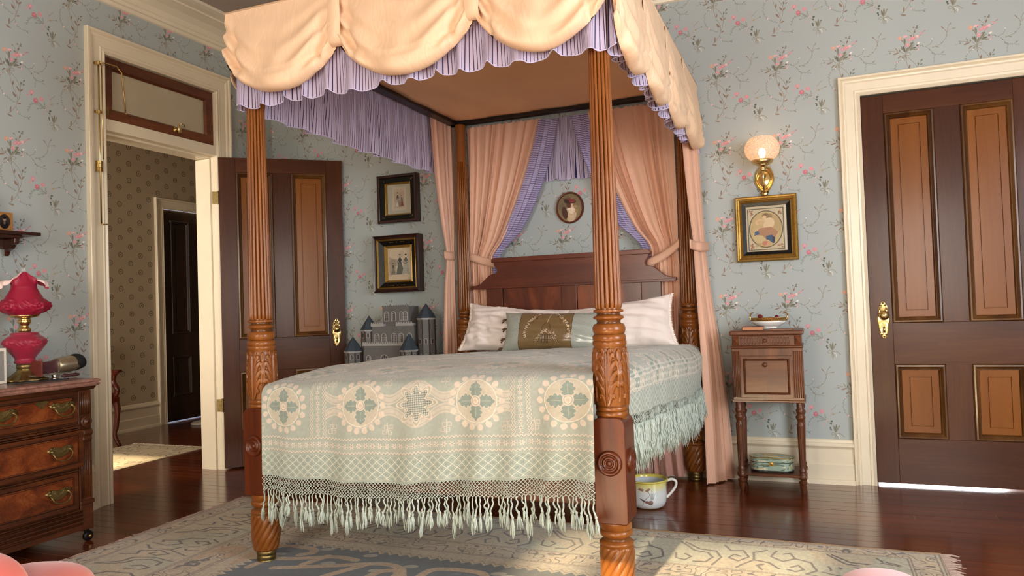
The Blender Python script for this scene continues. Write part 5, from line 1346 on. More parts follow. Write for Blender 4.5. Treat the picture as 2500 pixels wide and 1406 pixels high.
def paint_hallrug():
    c = Cv(1.0, 2.2, 300, '#C9BCA0'); r = np.random.RandomState(2)
    for k in range(260):
        x, y = r.rand(), r.rand()*2.2; a = r.rand()*6.3; L = .03 + .06*r.rand()
        c.line([(x, y), (x + L*math.cos(a), y + L*math.sin(a)), (x + L*math.cos(a + 1.1)*1.4, y + L*math.sin(a + 1.1)*1.4)], .008, ['#6A5E5C', '#8A6E64', '#5C5A60', '#A08470'][r.randint(4)], .8)
    return c.img('hall_rug_pattern')
hr = thing('hall_rug', 'cream patterned runner on the hall floor beyond the open doorway, partly in sunlight', 'rug', (-5.35, 3.9, 0))
mb = cloth_slab(-5.68, -4.84, 2.75, 4.86, .008, 20, 40, .004, 5, lambda x, y: ((x + 5.68)/.84, (y - 2.75)/2.11)); mb.xf(Matrix.Translation(-Vector(hr.location)))
obj('pile', mb, from_img('hall_runner_wool', paint_hallrug(), rough=.95, spec=.1, bump=.4), hr, smooth=True)
r_ = np.random.RandomState(5); mb = MB()
for k in range(90):
    x = -5.67 + .83*k/90; mb.tube([(x, 4.855, .005), (x + .01*r_.randn(), 4.88, .010), (x + .02*r_.randn(), 4.905, .004)], .0028, 4, cap=False)
mb.xf(Matrix.Translation(-Vector(hr.location))); obj('fringe', mb, simple('cream_fringe', '#D8CCB4', rough=.95), hr, kind='stuff')
wm = tag(obj('bath_mat', MB().lathe([(0, .0), (.30, 0), (.31, .01), (.30, .02), (0, .021)], 40, cap=False).xf(Matrix.Translation((0, 0, 0)) @ Matrix.Scale(.55, 4, (1, 0, 0))), simple('white_mat', '#CFCBC0', rough=.9), smooth=True, loc=(-5.95, 6.15, .001)), 'white oval mat on the hall floor before the dark door', 'mat')

# ================================================================== dresser and what stands on it
DX, DY = -3.44, 2.71        # front face, right-hand end
ds = thing('dresser', 'marble topped burl walnut dresser with brass pulls against the left wall', 'dresser', (-3.74, 1.95, 0))
DO = Vector(ds.location)
def dob(name, mb, m, par=None, **k): mb.xf(Matrix.Translation(-DO)); return obj(name, mb, m, par or ds, **k)
Y_0 = 1.25
dob('carcass', MB().box(-3.975, DX - .012, Y_0 + .02, DY - .008, .075, .775), M_DRESSV, bevel=.003)
tp = MB(); prof = [(0, .787), (.012, .789), (.018, .797), (.012, .806), (.020, .812), (.018, .820), (.006, .824), (0, .824)]
pts = [(-3.985, DY + .012), (DX + .008, DY + .012), (DX + .008, Y_0 - .01), (-3.985, Y_0 - .01)]
tp.grid([[(px + (a if k in (1, 2) else 0), py + (a if k < 2 else -a), z) for a, z in prof] for k, (px, py) in enumerate(pts)])
tp.quad(*[(px, py, .824) for px, py in pts][::-1]); tp.quad(*[(px, py, .787) for px, py in pts])
dob('marble_top', tp, M_MARBLE)
dob('top_moulding', MB().sweep([(0, .768), (.014, .770), (.020, .780), (.022, .787), (0, .787)], [((DX - .012, DY - .006, 0), (1, 1, 0), (0, 0, 1)), ((DX - .012, Y_0, 0), (1, -1, 0), (0, 0, 1))]), M_DRESS)
mb = MB(); mb.box(-3.95, DX + .004, DY - .006, DY + .008, .770, .787); dob('top_moulding', mb, M_DRESS, bevel=.003)
# corner post: fluted pilaster, roundel, scroll, fluted lower part, foot
def flute(x, y0, y1, z0, z1, n, m, par):
    mb = MB(); w = (y1 - y0)/n
    for k in range(n): mb.lathe([(w*.42, z0), (w*.42, z1)], 8, c=(x, y0 + w*(k+.5), 0))
    dob('fluting', mb, m, par, smooth=True)
for sgn, yc in ((1, DY - .040), (-1, Y_0 + .040)):
    cp = dob('corner_post', MB().box(DX - .030, DX - .002, yc - .036, yc + .036, .12, .768), M_DRESSV, bevel=.003)
    flute(DX - .002, yc - .030, yc + .030, .645, .755, 5, M_DRESSV, cp)
    mb = MB(); mb.lathe([(.030, 0), (.031, .010), (.026, .016), (.020, .012), (.015, .014), (.008, .022), (0, .023)], 28, c=(DX - .002, yc, .610), axis='X', cap=False); dob('roundel', mb, M_DRESSV, cp, smooth=True)
    mb = MB(); mb.prism([(DX - .004, .575), (DX + .018, .570), (DX + .024, .552), (DX + .012, .535), (DX + .016, .520), (DX + .004, .505), (DX - .004, .500)], yc - .026, yc + .026, 'XZ'); dob('scroll', mb, M_DRESSV, cp, bevel=.004)
    flute(DX - .004, yc - .026, yc + .026, .225, .495, 5, M_DRESSV, cp)
    mb = MB(); mb.box(DX - .030, DX + .008, yc - .040, yc + .040, .195, .215); mb.box(DX - .030, DX + .002, yc - .036, yc + .036, .065, .195); dob('foot_block', mb, M_DRESS, cp, bevel=.004)
# drawers
def pull(par, yc, zc, x):
    mb = MB(); N = 40; out = []
    for k in range(N):
        t = 2*PI*k/N; c_, s_ = math.cos(t), math.sin(t)
        ry = .062*(1 + .10*math.cos(6*t)); rz = .030*(1 + .18*math.cos(5*t + PI/2)) + (.016 if abs(c_) > .8 and s_ > -.2 else 0)
        out.append((yc + ry*c_, zc + .006 + rz*s_*(.8) + .012*abs(c_)**2))
    P = []
    for k_, d_ in ((1, 0), (1, .003), (.85, .005), (.6, .003), (.3, .006), (.02, .007)): P.append([(x + d_, yc + (u - yc)*k_, zc + (v - zc)*k_) for u, v in out])
    mb.grid(P, closed_u=True); pl = dob('pull_plate', mb, M_OLDBRASS, par, smooth=True)
    mb = MB(); pp = [(x + .006, yc - .046, zc + .012), (x + .022, yc - .050, zc + .000), (x + .028, yc - .038, zc - .022), (x + .030, yc - .015, zc - .034), (x + .030, yc + .015, zc - .034), (x + .028, yc + .038, zc - .022), (x + .022, yc + .050, zc + .000), (x + .006, yc + .046, zc + .012)]
    mb.tube(sp(pp, 4), .0042, 8)
    for s_ in (-1, 1): mb.lathe([(0, .0), (.008, .001), (.009, .006), (.005, .011), (0, .013)], 12, c=(x + .002, yc + s_*.047, zc + .012), axis='X', cap=False)
    dob('bail', mb, M_OLDBRASS, pl, smooth=True)
for z0, z1, xf, kh in ((.612, .765, DX, 1), (.388, .572, DX + .014, 0), (.180, .365, DX - .004, 0)):
    ya, yb = Y_0 + .082, DY - (.078 if xf <= DX else .062)
    dr_ = dob('drawer', MB().box(DX - .30, xf, ya, yb, z0, z1), M_DRESS, bevel=.004)
    mb = MB(); mb.box(xf - .003, xf + .0025, ya + .03, yb - .035, z0 + .030, z1 - .025); dob('burl_panel', mb, M_BURL, dr_, bevel=.0012)
    mb = MB()
    for a in (.026, .034):
        yy0, yy1, zz0, zz1 = ya + a, yb - a - .003, z0 + a, z1 - a + .004
        mb.tube([(xf + .002, yy0, zz0), (xf + .002, yy1, zz0), (xf + .002, yy1, zz1), (xf + .002, yy0, zz1)], .0013, 4, closed=True)
    dob('inlay_line', mb, M_BLACK, dr_)
    zc = (z0 + z1)/2 + (.004 if kh else .0)
    for yy in (DY - .165 + (.0 if kh else -.025), 1.72): pull(dr_, yy if not (kh and yy < 2) else 2.255, zc, xf + .003)
    if kh:
        mb = MB(); mb.prism([(2.405, .735), (2.425, .742), (2.440, .738), (2.455, .742), (2.475, .735), (2.462, .722), (2.448, .712), (2.440, .702), (2.432, .712), (2.418, .722)], xf + .002, xf + .006, 'YZ'); dob('escutcheon', mb, M_OLDBRASS, dr_)
for z, h_ in ((.590, .010), (.600, .006), (.578, .006), (.374, .006), (.172, .006)):
    dob('rail_moulding', MB().box(DX - .02, DX + .010, Y_0 + .05, DY - .070, z - h_/2, z + h_/2), M_DRESSV, bevel=.002)
pl = dob('plinth', MB().box(DX - .25, DX + .006, Y_0 + .08, DY - .068, .070, .172), M_DRESS, bevel=.004)
for z in (.104, .124, .144, .162): dob('reed', MB().tube([(DX + .006, Y_0 + .08, z), (DX + .006, DY - .070, z)], .006, 8), M_DRESS, pl, smooth=True)
for yc in (DY - .03, Y_0 + .05):
    for xc in (DX - .025, -3.93):
        mb = MB(); mb.lathe([(0, .070), (.016, .070), (.016, .056), (.008, .054), (.008, .040), (0, .040)][::-1], 14, c=(xc, yc, 0)); mb.box(xc - .008, xc + .008, yc - .004, yc + .022, .018, .048); c_ = dob('caster', mb, M_BLACK)
        mb = MB(); mb.lathe([(0, -.011), (.020, -.011), (.026, -.007), (.026, .007), (.020, .011), (0, .011)], 28, c=(xc, yc + .012, .0262), axis='X'); dob('wheel', mb, M_BLACK, c_, smooth=True)
        mb = MB(); mb.lathe([(0, .012), (.008, .012), (.010, .016), (0, .020)], 12, c=(xc, yc + .012, .0262), axis='X'); dob('hub', mb, M_BRASS, c_, smooth=True)

# oil lamp
M_RUBY = simple('cranberry_satin_glass', '#9A1438', rough=.5, coat=.08, sheen=.2, var=.18, scale=14.)
LMX, LMY, TZ0 = -3.73, 2.565, .825
lamp = thing('oil_lamp', 'cranberry red glass oil lamp with embossed roses standing on the dresser', 'lamp', (LMX, LMY, TZ0))
def lob(name, mb, m, par=None, **k): return obj(name, mb, m, par or lamp, smooth=True, **k)
lob('brass_foot', MB().lathe([(.0, .0), (.092, .0), (.098, .006), (.090, .012), (.078, .016), (.062, .030), (.046, .044), (.040, .052), (.036, .062), (.040, .066), (.042, .080), (.038, .086), (0, .086)], 48, rmod=lambda t, z: 1 + (.10*math.cos(8*t) if z < .02 else .05*math.cos(8*t) if z < .05 else 0), cap=False), M_OLDBRASS)
def roses(t, z, z0, hh, n, amp):
    h = 0
    for k in range(n):
        dt = ((t - k*2*PI/n + PI) % (2*PI)) - PI; a = dt*.10; q = math.hypot(a, (z - z0))/hh
        if q < 1: h += amp*((1 - q**3)*.8 + .16*math.cos(q*14) + .10*math.cos(5*math.atan2(z - z0, a) + q*6)*(q > .3))
        dt2 = ((t - (k+.5)*2*PI/n + PI) % (2*PI)) - PI; q2 = math.hypot(dt2*.085, (z - z0 - .004*math.sin(9*dt2)))/(hh*.8)
        if q2 < 1: h += amp*.42*(1 - q2**2)*(.6 + .4*math.cos(dt2*30 + z*300))
    return h
prof = [(.036, .086), (.046, .090), (.050, .097), (.045, .106), (.046, .116), (.056, .130), (.072, .150), (.084, .168), (.090, .184), (.093, .198), (.090, .210), (.078, .224), (.064, .234), (.062, .244), (.058, .248), (.02, .249)]
pz = [p[1] for p in prof]; pr = [p[0] for p in prof]; zz = np.linspace(.086, .249, 56)
P = [[((np.interp(z, pz, pr) + roses(t, z, .196, .034, 4, .020))*math.cos(t), (np.interp(z, pz, pr) + roses(t, z, .196, .034, 4, .020))*math.sin(t), z) for t in [2*PI*k/120 - .35 for k in range(120)]] for z in zz]
lob('glass_font', MB().grid(P, closed_u=True), M_RUBY)
lob('burner', MB().lathe([(.020, .246), (.028, .250), (.030, .262), (.026, .268), (.018, .276), (.018, .282), (.026, .290), (.032, .298), (.030, .310), (.024, .316), (.034, .320), (.058, .324), (.066, .330), (.066, .336), (.04, .337), (0, .337)], 40, cap=False), M_BRASS)
prof = [(.052, .330), (.066, .336), (.084, .350), (.096, .366), (.101, .382), (.096, .402), (.080, .430), (.066, .455), (.058, .472), (.056, .480)]
pz = [p[1] for p in prof]; pr = [p[0] for p in prof]; zz = list(np.linspace(.330, .480, 52)); P = []
for z in zz:
    P.append([((np.interp(z, pz, pr) + roses(t, z, .380, .040, 5, .026))*math.cos(t), (np.interp(z, pz, pr) + roses(t, z, .380, .040, 5, .026))*math.sin(t), z) for t in [2*PI*k/144 + .1 for k in range(144)]])
# ruffled rim: flares out left and right, peaks towards the room
flare_t = math.atan2(.95, .32)      # along the wall as the room sees it
for lv in range(1, 15):
    f = lv/14; row = []
    for k in range(144):
        t = 2*PI*k/144 + .1; a = math.cos(t - flare_t); w = abs(a)**5; pk = 1 - w
        ph_ = f*PI*1.12; rr = pk*(.056 - .042*f**.8) + w*(.082 - .026*math.cos(ph_)) + .007*math.sin(22*t)*f*w
        z = .480 + w*(.030*math.sin(ph_) + .004*f) + pk*(.078*f) + .005*math.cos(22*t)*f*w
        row.append((rr*math.cos(t), rr*math.sin(t), z))
    P.append(row)
m = NT('cranberry_to_white_glass'); g = m.n('ShaderNodeNewGeometry'); mx = m.n('ShaderNodeMix', _data_type='RGBA'); mx.inputs[6].default_value = lin('#9C1236'); mx.inputs[7].default_value = lin('#F0D4D0'); m.l(g.outputs['Backfacing'], mx.inputs[0]); m.l(mx.outputs[2], m.b.inputs['Base Color']); m.set(Roughness=.5); m.b.inputs['Coat Weight'].default_value = .08
shade = lob('glass_shade', MB().grid(P, closed_u=True), m.m)
M_CLEAR = NT('clear_chimney_glass'); M_CLEAR.set(Roughness=.05, Base_Color=(.9, .9, .9, 1)); _t = M_CLEAR.n('ShaderNodeBsdfTransparent'); _w = M_CLEAR.n('ShaderNodeLayerWeight', Blend=.25); _x = M_CLEAR.n('ShaderNodeMixShader')
M_CLEAR.l(_w.outputs['Facing'], _x.inputs[0]); M_CLEAR.l(_t.outputs[0], _x.inputs[1]); M_CLEAR.l(M_CLEAR.b.outputs[0], _x.inputs[2]); M_CLEAR.l(_x.outputs[0], [n for n in M_CLEAR.t.nodes if n.type == 'OUTPUT_MATERIAL'][0].inputs[0]); M_CLEAR = M_CLEAR.m
lob('chimney', MB().lathe([(.013, .337), (.017, .36), (.020, .39), (.014, .44), (.011, .50), (.011, .575), (.0095, .575), (.0095, .50), (.012, .44), (.018, .39), (.015, .36), (.011, .337)], 24, cap=False), M_CLEAR)

# hand stereoscope lying on the top
st_ = thing('stereoscope', 'antique stereoscope with brushed metal hood and black eyepiece on the dresser', 'stereoscope', (-3.66, 2.70, TZ0))
M_ALU = simple('engraved_aluminium', '#B4A890', rough=.32, metal=.85, var=.12, scale=60.); M_MAUVE = wood('dark_rosewood', '#3A2024', '#4E2C30', '#5E3A3A', axis='Y', rough=.4)
obj('base_rail', MB().box(-.010, .010, -.16, .06, .022, .028), M_ALU, st_)
obj('card_holder', MB().box(-.052, .052, -.135, -.128, .020, .100), simple('red_brown_wood', '#6A2820', rough=.45), st_, bevel=.002)
obj('divider_board', MB().prism([(-.128, .030), (-.020, .034), (-.020, .096), (-.128, .090)], -.006, .020, 'YZ'), M_MAUVE, st_, bevel=.002)
mb = MB(); P = []
for f, rr, zz_ in ((0., .80, 0), (.05, .86, 0), (.5, .96, .002), (.95, 1.0, .004), (1., 1.0, .004)):
    P.append([(.052*rr*math.cos(t), -.025 + .095*f + .012*math.cos(t*2)*f, .068 + zz_ + .042*rr*math.sin(t)) for t in [2*PI*k/40 for k in range(40)]])
mb.grid(P, closed_u=True); mb.f.append(tuple(range(40))[::-1]); obj('metal_hood', mb, M_ALU, st_, smooth=True, solid=.0015)
mb = MB(); P = []
for f, rr in ((0, .97), (.3, 1.02), (.7, .98), (1., .90), (.98, .80), (.4, .7), (.0, .55)):
    P.append([(.054*rr*math.cos(t), .064 + .060*f*(.55 + .45*abs(math.cos(t*.5 + .8))), .073 + .043*rr*math.sin(t) + .010*f) for t in [2*PI*k/40 for k in range(40)]])
mb.grid(P, closed_u=True); mb.f.append(tuple(range(240, 280))); obj('eyepiece', mb, simple('black_velvet', '#0C0B0D', rough=.8), st_, smooth=True)
mb = MB(); mb.lathe([(0, -.002), (.006, 0), (.010, .02), (.008, .06), (.011, .085), (.005, .10), (0, .102)], 14, c=(.018, .045, .012), axis='Y'); mb.xf(Matrix.Translation((0, .05, 0))); obj('handle', mb, M_MAUVE, st_, smooth=True)
mb = MB(); mb.lathe([(0, .0), (.020, 0), (.020, .004), (.012, .008), (.012, .016), (.018, .022), (0, .022)], 20, c=(0, -.03, 0), cap=False); obj('stand', mb, simple('chromed_support', '#C8CCD0', rough=.15, metal=1.), st_, smooth=True)
# dark letter opener and flat leather piece by the lamp foot
mb = MB(); mb.prism([(-.14, .0), (-.10, -.012), (.02, -.010), (.12, -.004), (.13, 0), (.12, .004), (.02, .010), (-.10, .012)], .0, .006, 'XY'); o = tag(obj('letter_opener', mb, M_BLACK, bevel=.001), 'dark flat letter opener lying at the foot of the red lamp', 'letter opener'); o.location = (-3.56, 2.52, TZ0 + .001); o.rotation_euler = (0, 0, math.radians(70))
pf = thing('photo_frame', 'white edged picture frame standing left of the red lamp', 'frame', (-3.70, 2.405, TZ0))
obj('frame', MB().box(-.006, .006, -.12, .042, 0, .175), simple('white_frame', '#E4DED0', rough=.5), pf, bevel=.002); obj('picture', MB().box(.006, .008, -.105, .028, .014, .160), simple('grey_print', '#8C8A84', rough=.5), pf)

# bracket shelf on the left wall with its things
bs = thing('bracket_shelf', 'small dark carved wooden bracket shelf on the left wall', 'shelf', (LX, 2.55, 1.55))
M_SHELF = wood('dark_shelf_wood', '#2A1610', '#3C2016', '#4E2C1C', axis='Y', rough=.35)
obj('board', MB().box(.002, .150, -.35, .212, .040, .058), M_SHELF, bs, bevel=.003)
obj('under_moulding', MB().box(.002, .120, -.30, .130, .024, .040), M_SHELF, bs, bevel=.004)
obj('apron', MB().prism([(-.30, .024), (.130, .024), (.130, -.012), (.120, -.030), (.085, -.030), (.070, -.012), (.052, -.020), (.040, -.055), (.022, -.062), (.008, -.085), (-.030, -.100), (-.10, -.150), (-.30, -.16)], .004, .028, 'YZ'), M_SHELF, bs, bevel=.003)
mb = MB(); mb.prism([(.028, .024), (.115, .024), (.112, -.004), (.090, -.012), (.075, -.030), (.045, -.040), (.028, -.07)], .090, .118, 'XZ'); obj('bracket', mb, M_SHELF, bs, bevel=.004)
obj('drop_finial', MB().lathe([(0, -.02), (.010, -.016), (.013, -.004), (.008, .006), (.010, .012), (0, .014)], 16, c=(.018, .014, -.118)), M_SHELF, bs, smooth=True)
def paint_dag():
    c = Cv(.08, .095, 4000, '#A87840'); c.ell(.040, .049, .030, .037, 0, '#2E2824'); c.ell(.040, .060, .009, .012, 0, '#8C7868'); c.ell(.040, .068, .011, .007, 0, '#1C1816'); c.ell(.040, .028, .022, .020, 0, '#181416'); c.ell(.040, .040, .006, .008, 0, '#6C6058'); c.line([(.008,.006),(.008,.09),(.072,.09),(.072,.006),(.008,.006)], .002, '#7C5428', smooth=False); return c.img('tintype_portrait')
tf = thing('tintype_case', 'little wooden case with an oval tintype portrait on the bracket shelf', 'frame', (LX + .085, 2.605, 1.6085))
obj('case', MB().box(-.020, .004, -.045, .045, 0, .102), wood('case_wood', '#8A5A28', '#A87438', '#BC8846', axis='Z', rough=.4), tf, bevel=.003)
mb = MB(); mb.quad((.0046, -.040, .004), (.0046, .040, .004), (.0046, .040, .099), (.0046, -.040, .099), [(0, 0), (1, 0), (1, 1), (0, 1)]); obj('portrait', mb, from_img('tintype', paint_dag(), rough=.3, coat=.3), tf)
cs = thing('candlestick', 'dark turned candlestick at the left end of the bracket shelf', 'candlestick', (LX + .07, 2.520, 1.6085))
obj('stem', MB().lathe([(0, 0), (.030, 0), (.032, .006), (.012, .014), (.009, .04), (.014, .052), (.008, .064), (.009, .14), (.014, .150), (.012, .19), (0, .19)], 20, cap=False), M_BLACK, cs, smooth=True)

# ================================================================== pictures on the back wall
WY = BY - .001
def frame_mesh(x0, x1, z0, z1, prof, y):
    mb = MB(); mb.grid([[(cx + sx*a, y - d, cz + sz*a) for a, d in prof] for cx, cz, sx, sz in ((x0, z0, 1, 1), (x1, z0, -1, 1), (x1, z1, -1, -1), (x0, z1, 1, -1), (x0, z0, 1, 1))]); return mb
def flat(x0, x1, z0, z1, y):
    mb = MB(); mb.quad((x0, y, z0), (x1, y, z0), (x1, y, z1), (x0, y, z1), [(0, 0), (1, 0), (1, 1), (0, 1)]); return mb
def lady(c, x, y, h, col, hat='#2A2624', skin='#C8A890', bust='#3A3634'):
    c.poly([(x - .05*h, y + .58*h), (x + .05*h, y + .58*h), (x + .14*h, y + .30*h), (x + .21*h, y), (x - .20*h, y), (x - .13*h, y + .30*h)], col)
    c.ell(x, y + .66*h, .065*h, .12*h, 0, bust); c.ell(x, y + .84*h, .035*h, .045*h, 0, skin); c.ell(x, y + .90*h, .055*h, .035*h, .2, hat)
    c.line([(x - .05*h, y + .70*h), (x - .11*h, y + .55*h), (x - .04*h, y + .48*h)], .035*h, bust); c.line([(x + .05*h, y + .70*h), (x + .10*h, y + .55*h), (x + .02*h, y + .50*h)], .035*h, bust)
    for k in range(5): c.line([(x + (-.04 + .02*k)*h, y + .55*h), (x + (-.15 + .075*k)*h, y + .02*h)], .008*h, '#8A8074', .6)
    for k in (.06, .16, .26): c.line([(x - .19*h + k*.2*h, y + k*h), (x, y + (k - .03)*h), (x + .19*h - k*.2*h, y + k*h)], .010*h, '#6E665C', .5)
def paint_fashion(n):
    c = Cv(.20, .26, 2600, '#B9AE9A')
    if n == 1:
        c.poly([(.028, .022), (.172, .022), (.172, .238), (.028, .238)], '#B8A58C'); c.poly([(.030, .09), (.170, .09), (.170, .21), (.030, .21)], '#AC9A84', .7)
        lady(c, .078, .042, .17, '#9A8E80', bust='#5A4A40'); lady(c, .070, .040, .10, '#CFC4B0', bust='#A89C8A'); lady(c, .138, .045, .13, '#7A4A44', bust='#3A4458'); c.ell(.108, .075, .018, .035, 0, '#7A6E60', .8)
        c.line([(.03, .04), (.17, .04)], .003, '#7C7060'); c.poly([(.10, .09), (.13, .09), (.13, .19), (.10, .19)], '#9C8C78', .6)
    else:
        c.a[:] = c._c('#C6B49A'); c.poly([(.012, .05), (.07, .05), (.07, .16), (.012, .19)], '#9A8C78', .7); c.ell(.06, .14, .05, .03, 0, '#8A8070', .5)
        lady(c, .105, .045, .175, '#5E6058', bust='#3C4244'); lady(c, .155, .048, .170, '#A8A498', bust='#5C605C'); lady(c, .045, .045, .10, '#7A7668', bust='#4C4A44'); c.line([(.01, .045), (.19, .045)], .004, '#8C8070', .8)
        c.poly([(.10, .18), (.14, .18), (.14, .235), (.10, .235)], '#B0A08A', .5)
    c.a *= (.95 + .1*smooth_noise(c.h, c.w, 60, 50, n))[..., None]
    return c.img('old_fashion_plate_%d' % n)
M_EBON = wood('dark_rosewood_frame', '#241210', '#341A16', '#46261E', axis='Z', rough=.3, coat=.3)
M_GOLD = simple('gilt_slip', '#B08A44', rough=.32, metal=.8, var=.2, scale=40.)
M_MAT = simple('grey_mount', '#A9A493', rough=.9)
def picture(name, label, x0, x1, z0, z1, depth, parts):
    o = thing(name, label, 'picture', ((x0 + x1)/2, WY, z0)); return o
def pob(o, name, mb, m, par=None, **k): mb.xf(Matrix.Translation(-Vector(o.location))); return obj(name, mb, m, par or o, **k)
# upper left: ebonised frame with incised corners, gilt slip, grey mount
x0, x1, z0, z1 = -3.000, -2.662, 1.775, 2.135
p1 = picture('framed_print', 'dark framed fashion print with grey mount, upper of two left of the bed', x0, x1, z0, z1, .05, None)
pob(p1, 'frame', frame_mesh(x0, x1, z0, z1, [(0, 0), (0, .058), (.004, .062), (.018, .062), (.022, .058)], WY), M_EBON, sharp=None)
pob(p1, 'inner_frame', frame_mesh(x0 + .020, x1 - .020, z0 + .020, z1 - .020, [(0, .056), (.004, .050), (.036, .046), (.038, .040)], WY), M_BLACK)
mb = MB(); r = np.random.RandomState(3)
for cx, cz in ((x0 + .04, z0 + .04), (x1 - .04, z0 + .04), (x0 + .04, z1 - .04), (x1 - .04, z1 - .04)):
    for k in range(7):
        a = r.rand()*6.28; q = .003 + .012*r.rand(); mb.lathe([(0, -.0008), (.0022, 0), (0, .0008)], 6, c=(cx + q*math.cos(a)*1.6, WY - .0485, cz + q*math.sin(a)*.8), axis='Y')
pob(p1, 'incised_corner', mb, M_GOLD)
pob(p1, 'gilt_slip', frame_mesh(x0 + .056, x1 - .056, z0 + .056, z1 - .056, [(0, .042), (.004, .044), (.010, .036), (.014, .022)], WY), M_GOLD)
pob(p1, 'mount', flat(x0 + .062, x1 - .062, z0 + .062, z1 - .062, WY - .020), M_MAT)
pob(p1, 'print', flat(x0 + .110, x1 - .108, z0 + .095, z1 - .090, WY - .0205), from_img('fashion_print_one', paint_fashion(1), rough=.35, coat=.4))
# lower left
x0, x1, z0, z1 = -3.040, -2.648, 1.256, 1.682
p2 = picture('framed_print', 'larger black and gilt framed fashion print, lower of two left of the bed', x0, x1, z0, z1, .07, None)
pob(p2, 'frame', frame_mesh(x0, x1, z0, z1, [(0, 0), (0, .075), (.006, .082), (.012, .078), (.016, .084), (.024, .080), (.030, .070)], WY), M_EBON)
pob(p2, 'outer_gilt_slip', frame_mesh(x0 + .028, x1 - .028, z0 + .028, z1 - .028, [(0, .070), (.004, .072), (.012, .060)], WY), M_GOLD)
pob(p2, 'inner_frame', frame_mesh(x0 + .038, x1 - .038, z0 + .038, z1 - .038, [(0, .062), (.004, .058), (.036, .044), (.040, .040)], WY), M_BLACK)
mb = MB()
for zc in (z0 + .052, z1 - .052):
    for k in (-5, -4, -3, 0, 3, 4, 5): mb.lathe([(0, -.0008), (.003, 0), (0, .0008)], 6, c=((x0 + x1)/2 + k*.012, WY - .055, zc), axis='Y')
pob(p2, 'incised_ornament', mb, M_GOLD)
pob(p2, 'gilt_slip', frame_mesh(x0 + .076, x1 - .076, z0 + .072, z1 - .072, [(0, .042), (.005, .046), (.022, .020)], WY), M_GOLD)
pob(p2, 'print', flat(x0 + .096, x1 - .096, z0 + .092, z1 - .092, WY - .021), from_img('fashion_print_two', paint_fashion(2), rough=.35, coat=.4))
# right: gilt frame with needlework roundel
def paint_needle():
    c = Cv(.26, .34, 2400, '#CDBFA4'); W_, H_ = .26, .34
    c.poly([(.0, 0), (.26, 0), (.26, .34), (0, .34)], '#C4B698')
    c.line([(.014, .014), (.014, .318), (.238, .318), (.238, .014), (.014, .014)], .006, '#5E5648', smooth=False); c.poly([(.246, 0), (.26, 0), (.26, .34), (.246, .34)], '#D8CFC0')
    r = np.random.RandomState(4)
    for cx, cz in ((.035, .040), (.215, .040), (.035, .290), (.215, .290)):
        for k in range(10): a = r.rand()*6.3; q = .018*r.rand(); c.ell(cx + q*math.cos(a), cz + q*math.sin(a), .007, .005, a, ['#8C4A3A', '#A8785E', '#7A6048', '#B89478'][r.randint(4)], .85)
    c.ell(.126, .166, .108, .138, 0, '#5E5848'); c.ell(.126, .166, .101, .131, 0, '#BFA878')
    c.ell(.10, .12, .06, .06, 0, '#C9B78C', .6); c.ell(.17, .20, .05, .07, .3, '#B0986A', .6)
    c.ell(.128, .262, .024, .022, .3, '#7C6244'); c.ell(.120, .250, .014, .018, .2, '#D8B890'); c.ell(.150, .255, .018, .024, -.3, '#8C7450', .8)
    c.ell(.145, .205, .035, .045, -.3, '#D9C09A'); c.line([(.120, .225), (.085, .235), (.065, .218), (.075, .205)], .012, '#D4B68C'); c.ell(.100, .215, .018, .016, 0, '#C8AC80')
    c.poly([(.09, .175), (.16, .18), (.205, .14), (.18, .10), (.13, .085), (.10, .12), (.05, .125), (.06, .150)], '#A87E60'); c.poly([(.05, .12), (.085, .13), (.078, .155), (.055, .150)], '#3E5A78'); c.poly([(.125, .115), (.165, .122), (.175, .085), (.165, .06), (.145, .08), (.125, .09)], '#3A5474'); c.poly([(.165, .115), (.182, .10), (.176, .06), (.165, .06)], '#24344A')
    c.ell(.118, .062, .020, .016, .4, '#B87A60'); c.ell(.14, .055, .012, .014, 0, '#C89A80'); c.line([(.06, .13), (.035, .16), (.045, .19)], .003, '#A89468'); c.ell(.075, .05, .022, .012, .5, '#A8966C', .7)
    wv = .93 + .07*((np.arange(c.h) % 3) < 2).astype(np.float32)[:, None]*((np.arange(c.w) % 3) < 2)[None, :]
    c.a *= wv[..., None]; return c.img('needlework_picture')
x0, x1, z0, z1 = -.415, -.054, 1.348, 1.752
p3 = picture('framed_needlework', 'gilt and black frame with faded oval needlework, hanging below the wall lamp', x0, x1, z0, z1, .04, None)
pob(p3, 'frame', frame_mesh(x0, x1, z0, z1, [(0, 0), (0, .030), (.006, .038), (.014, .036), (.018, .042), (.026, .038), (.030, .030), (.036, .034), (.040, .028)], WY), M_GILT)
pob(p3, 'black_inset', frame_mesh(x0 + .036, x1 - .036, z0 + .036, z1 - .036, [(0, .030), (.004, .026), (.024, .020), (.026, .014)], WY), M_BLACK)
pob(p3, 'picture', flat(x0 + .060, x1 - .060, z0 + .060, z1 - .060, WY - .012), from_img('needlework', paint_needle(), rough=.45, coat=.25))
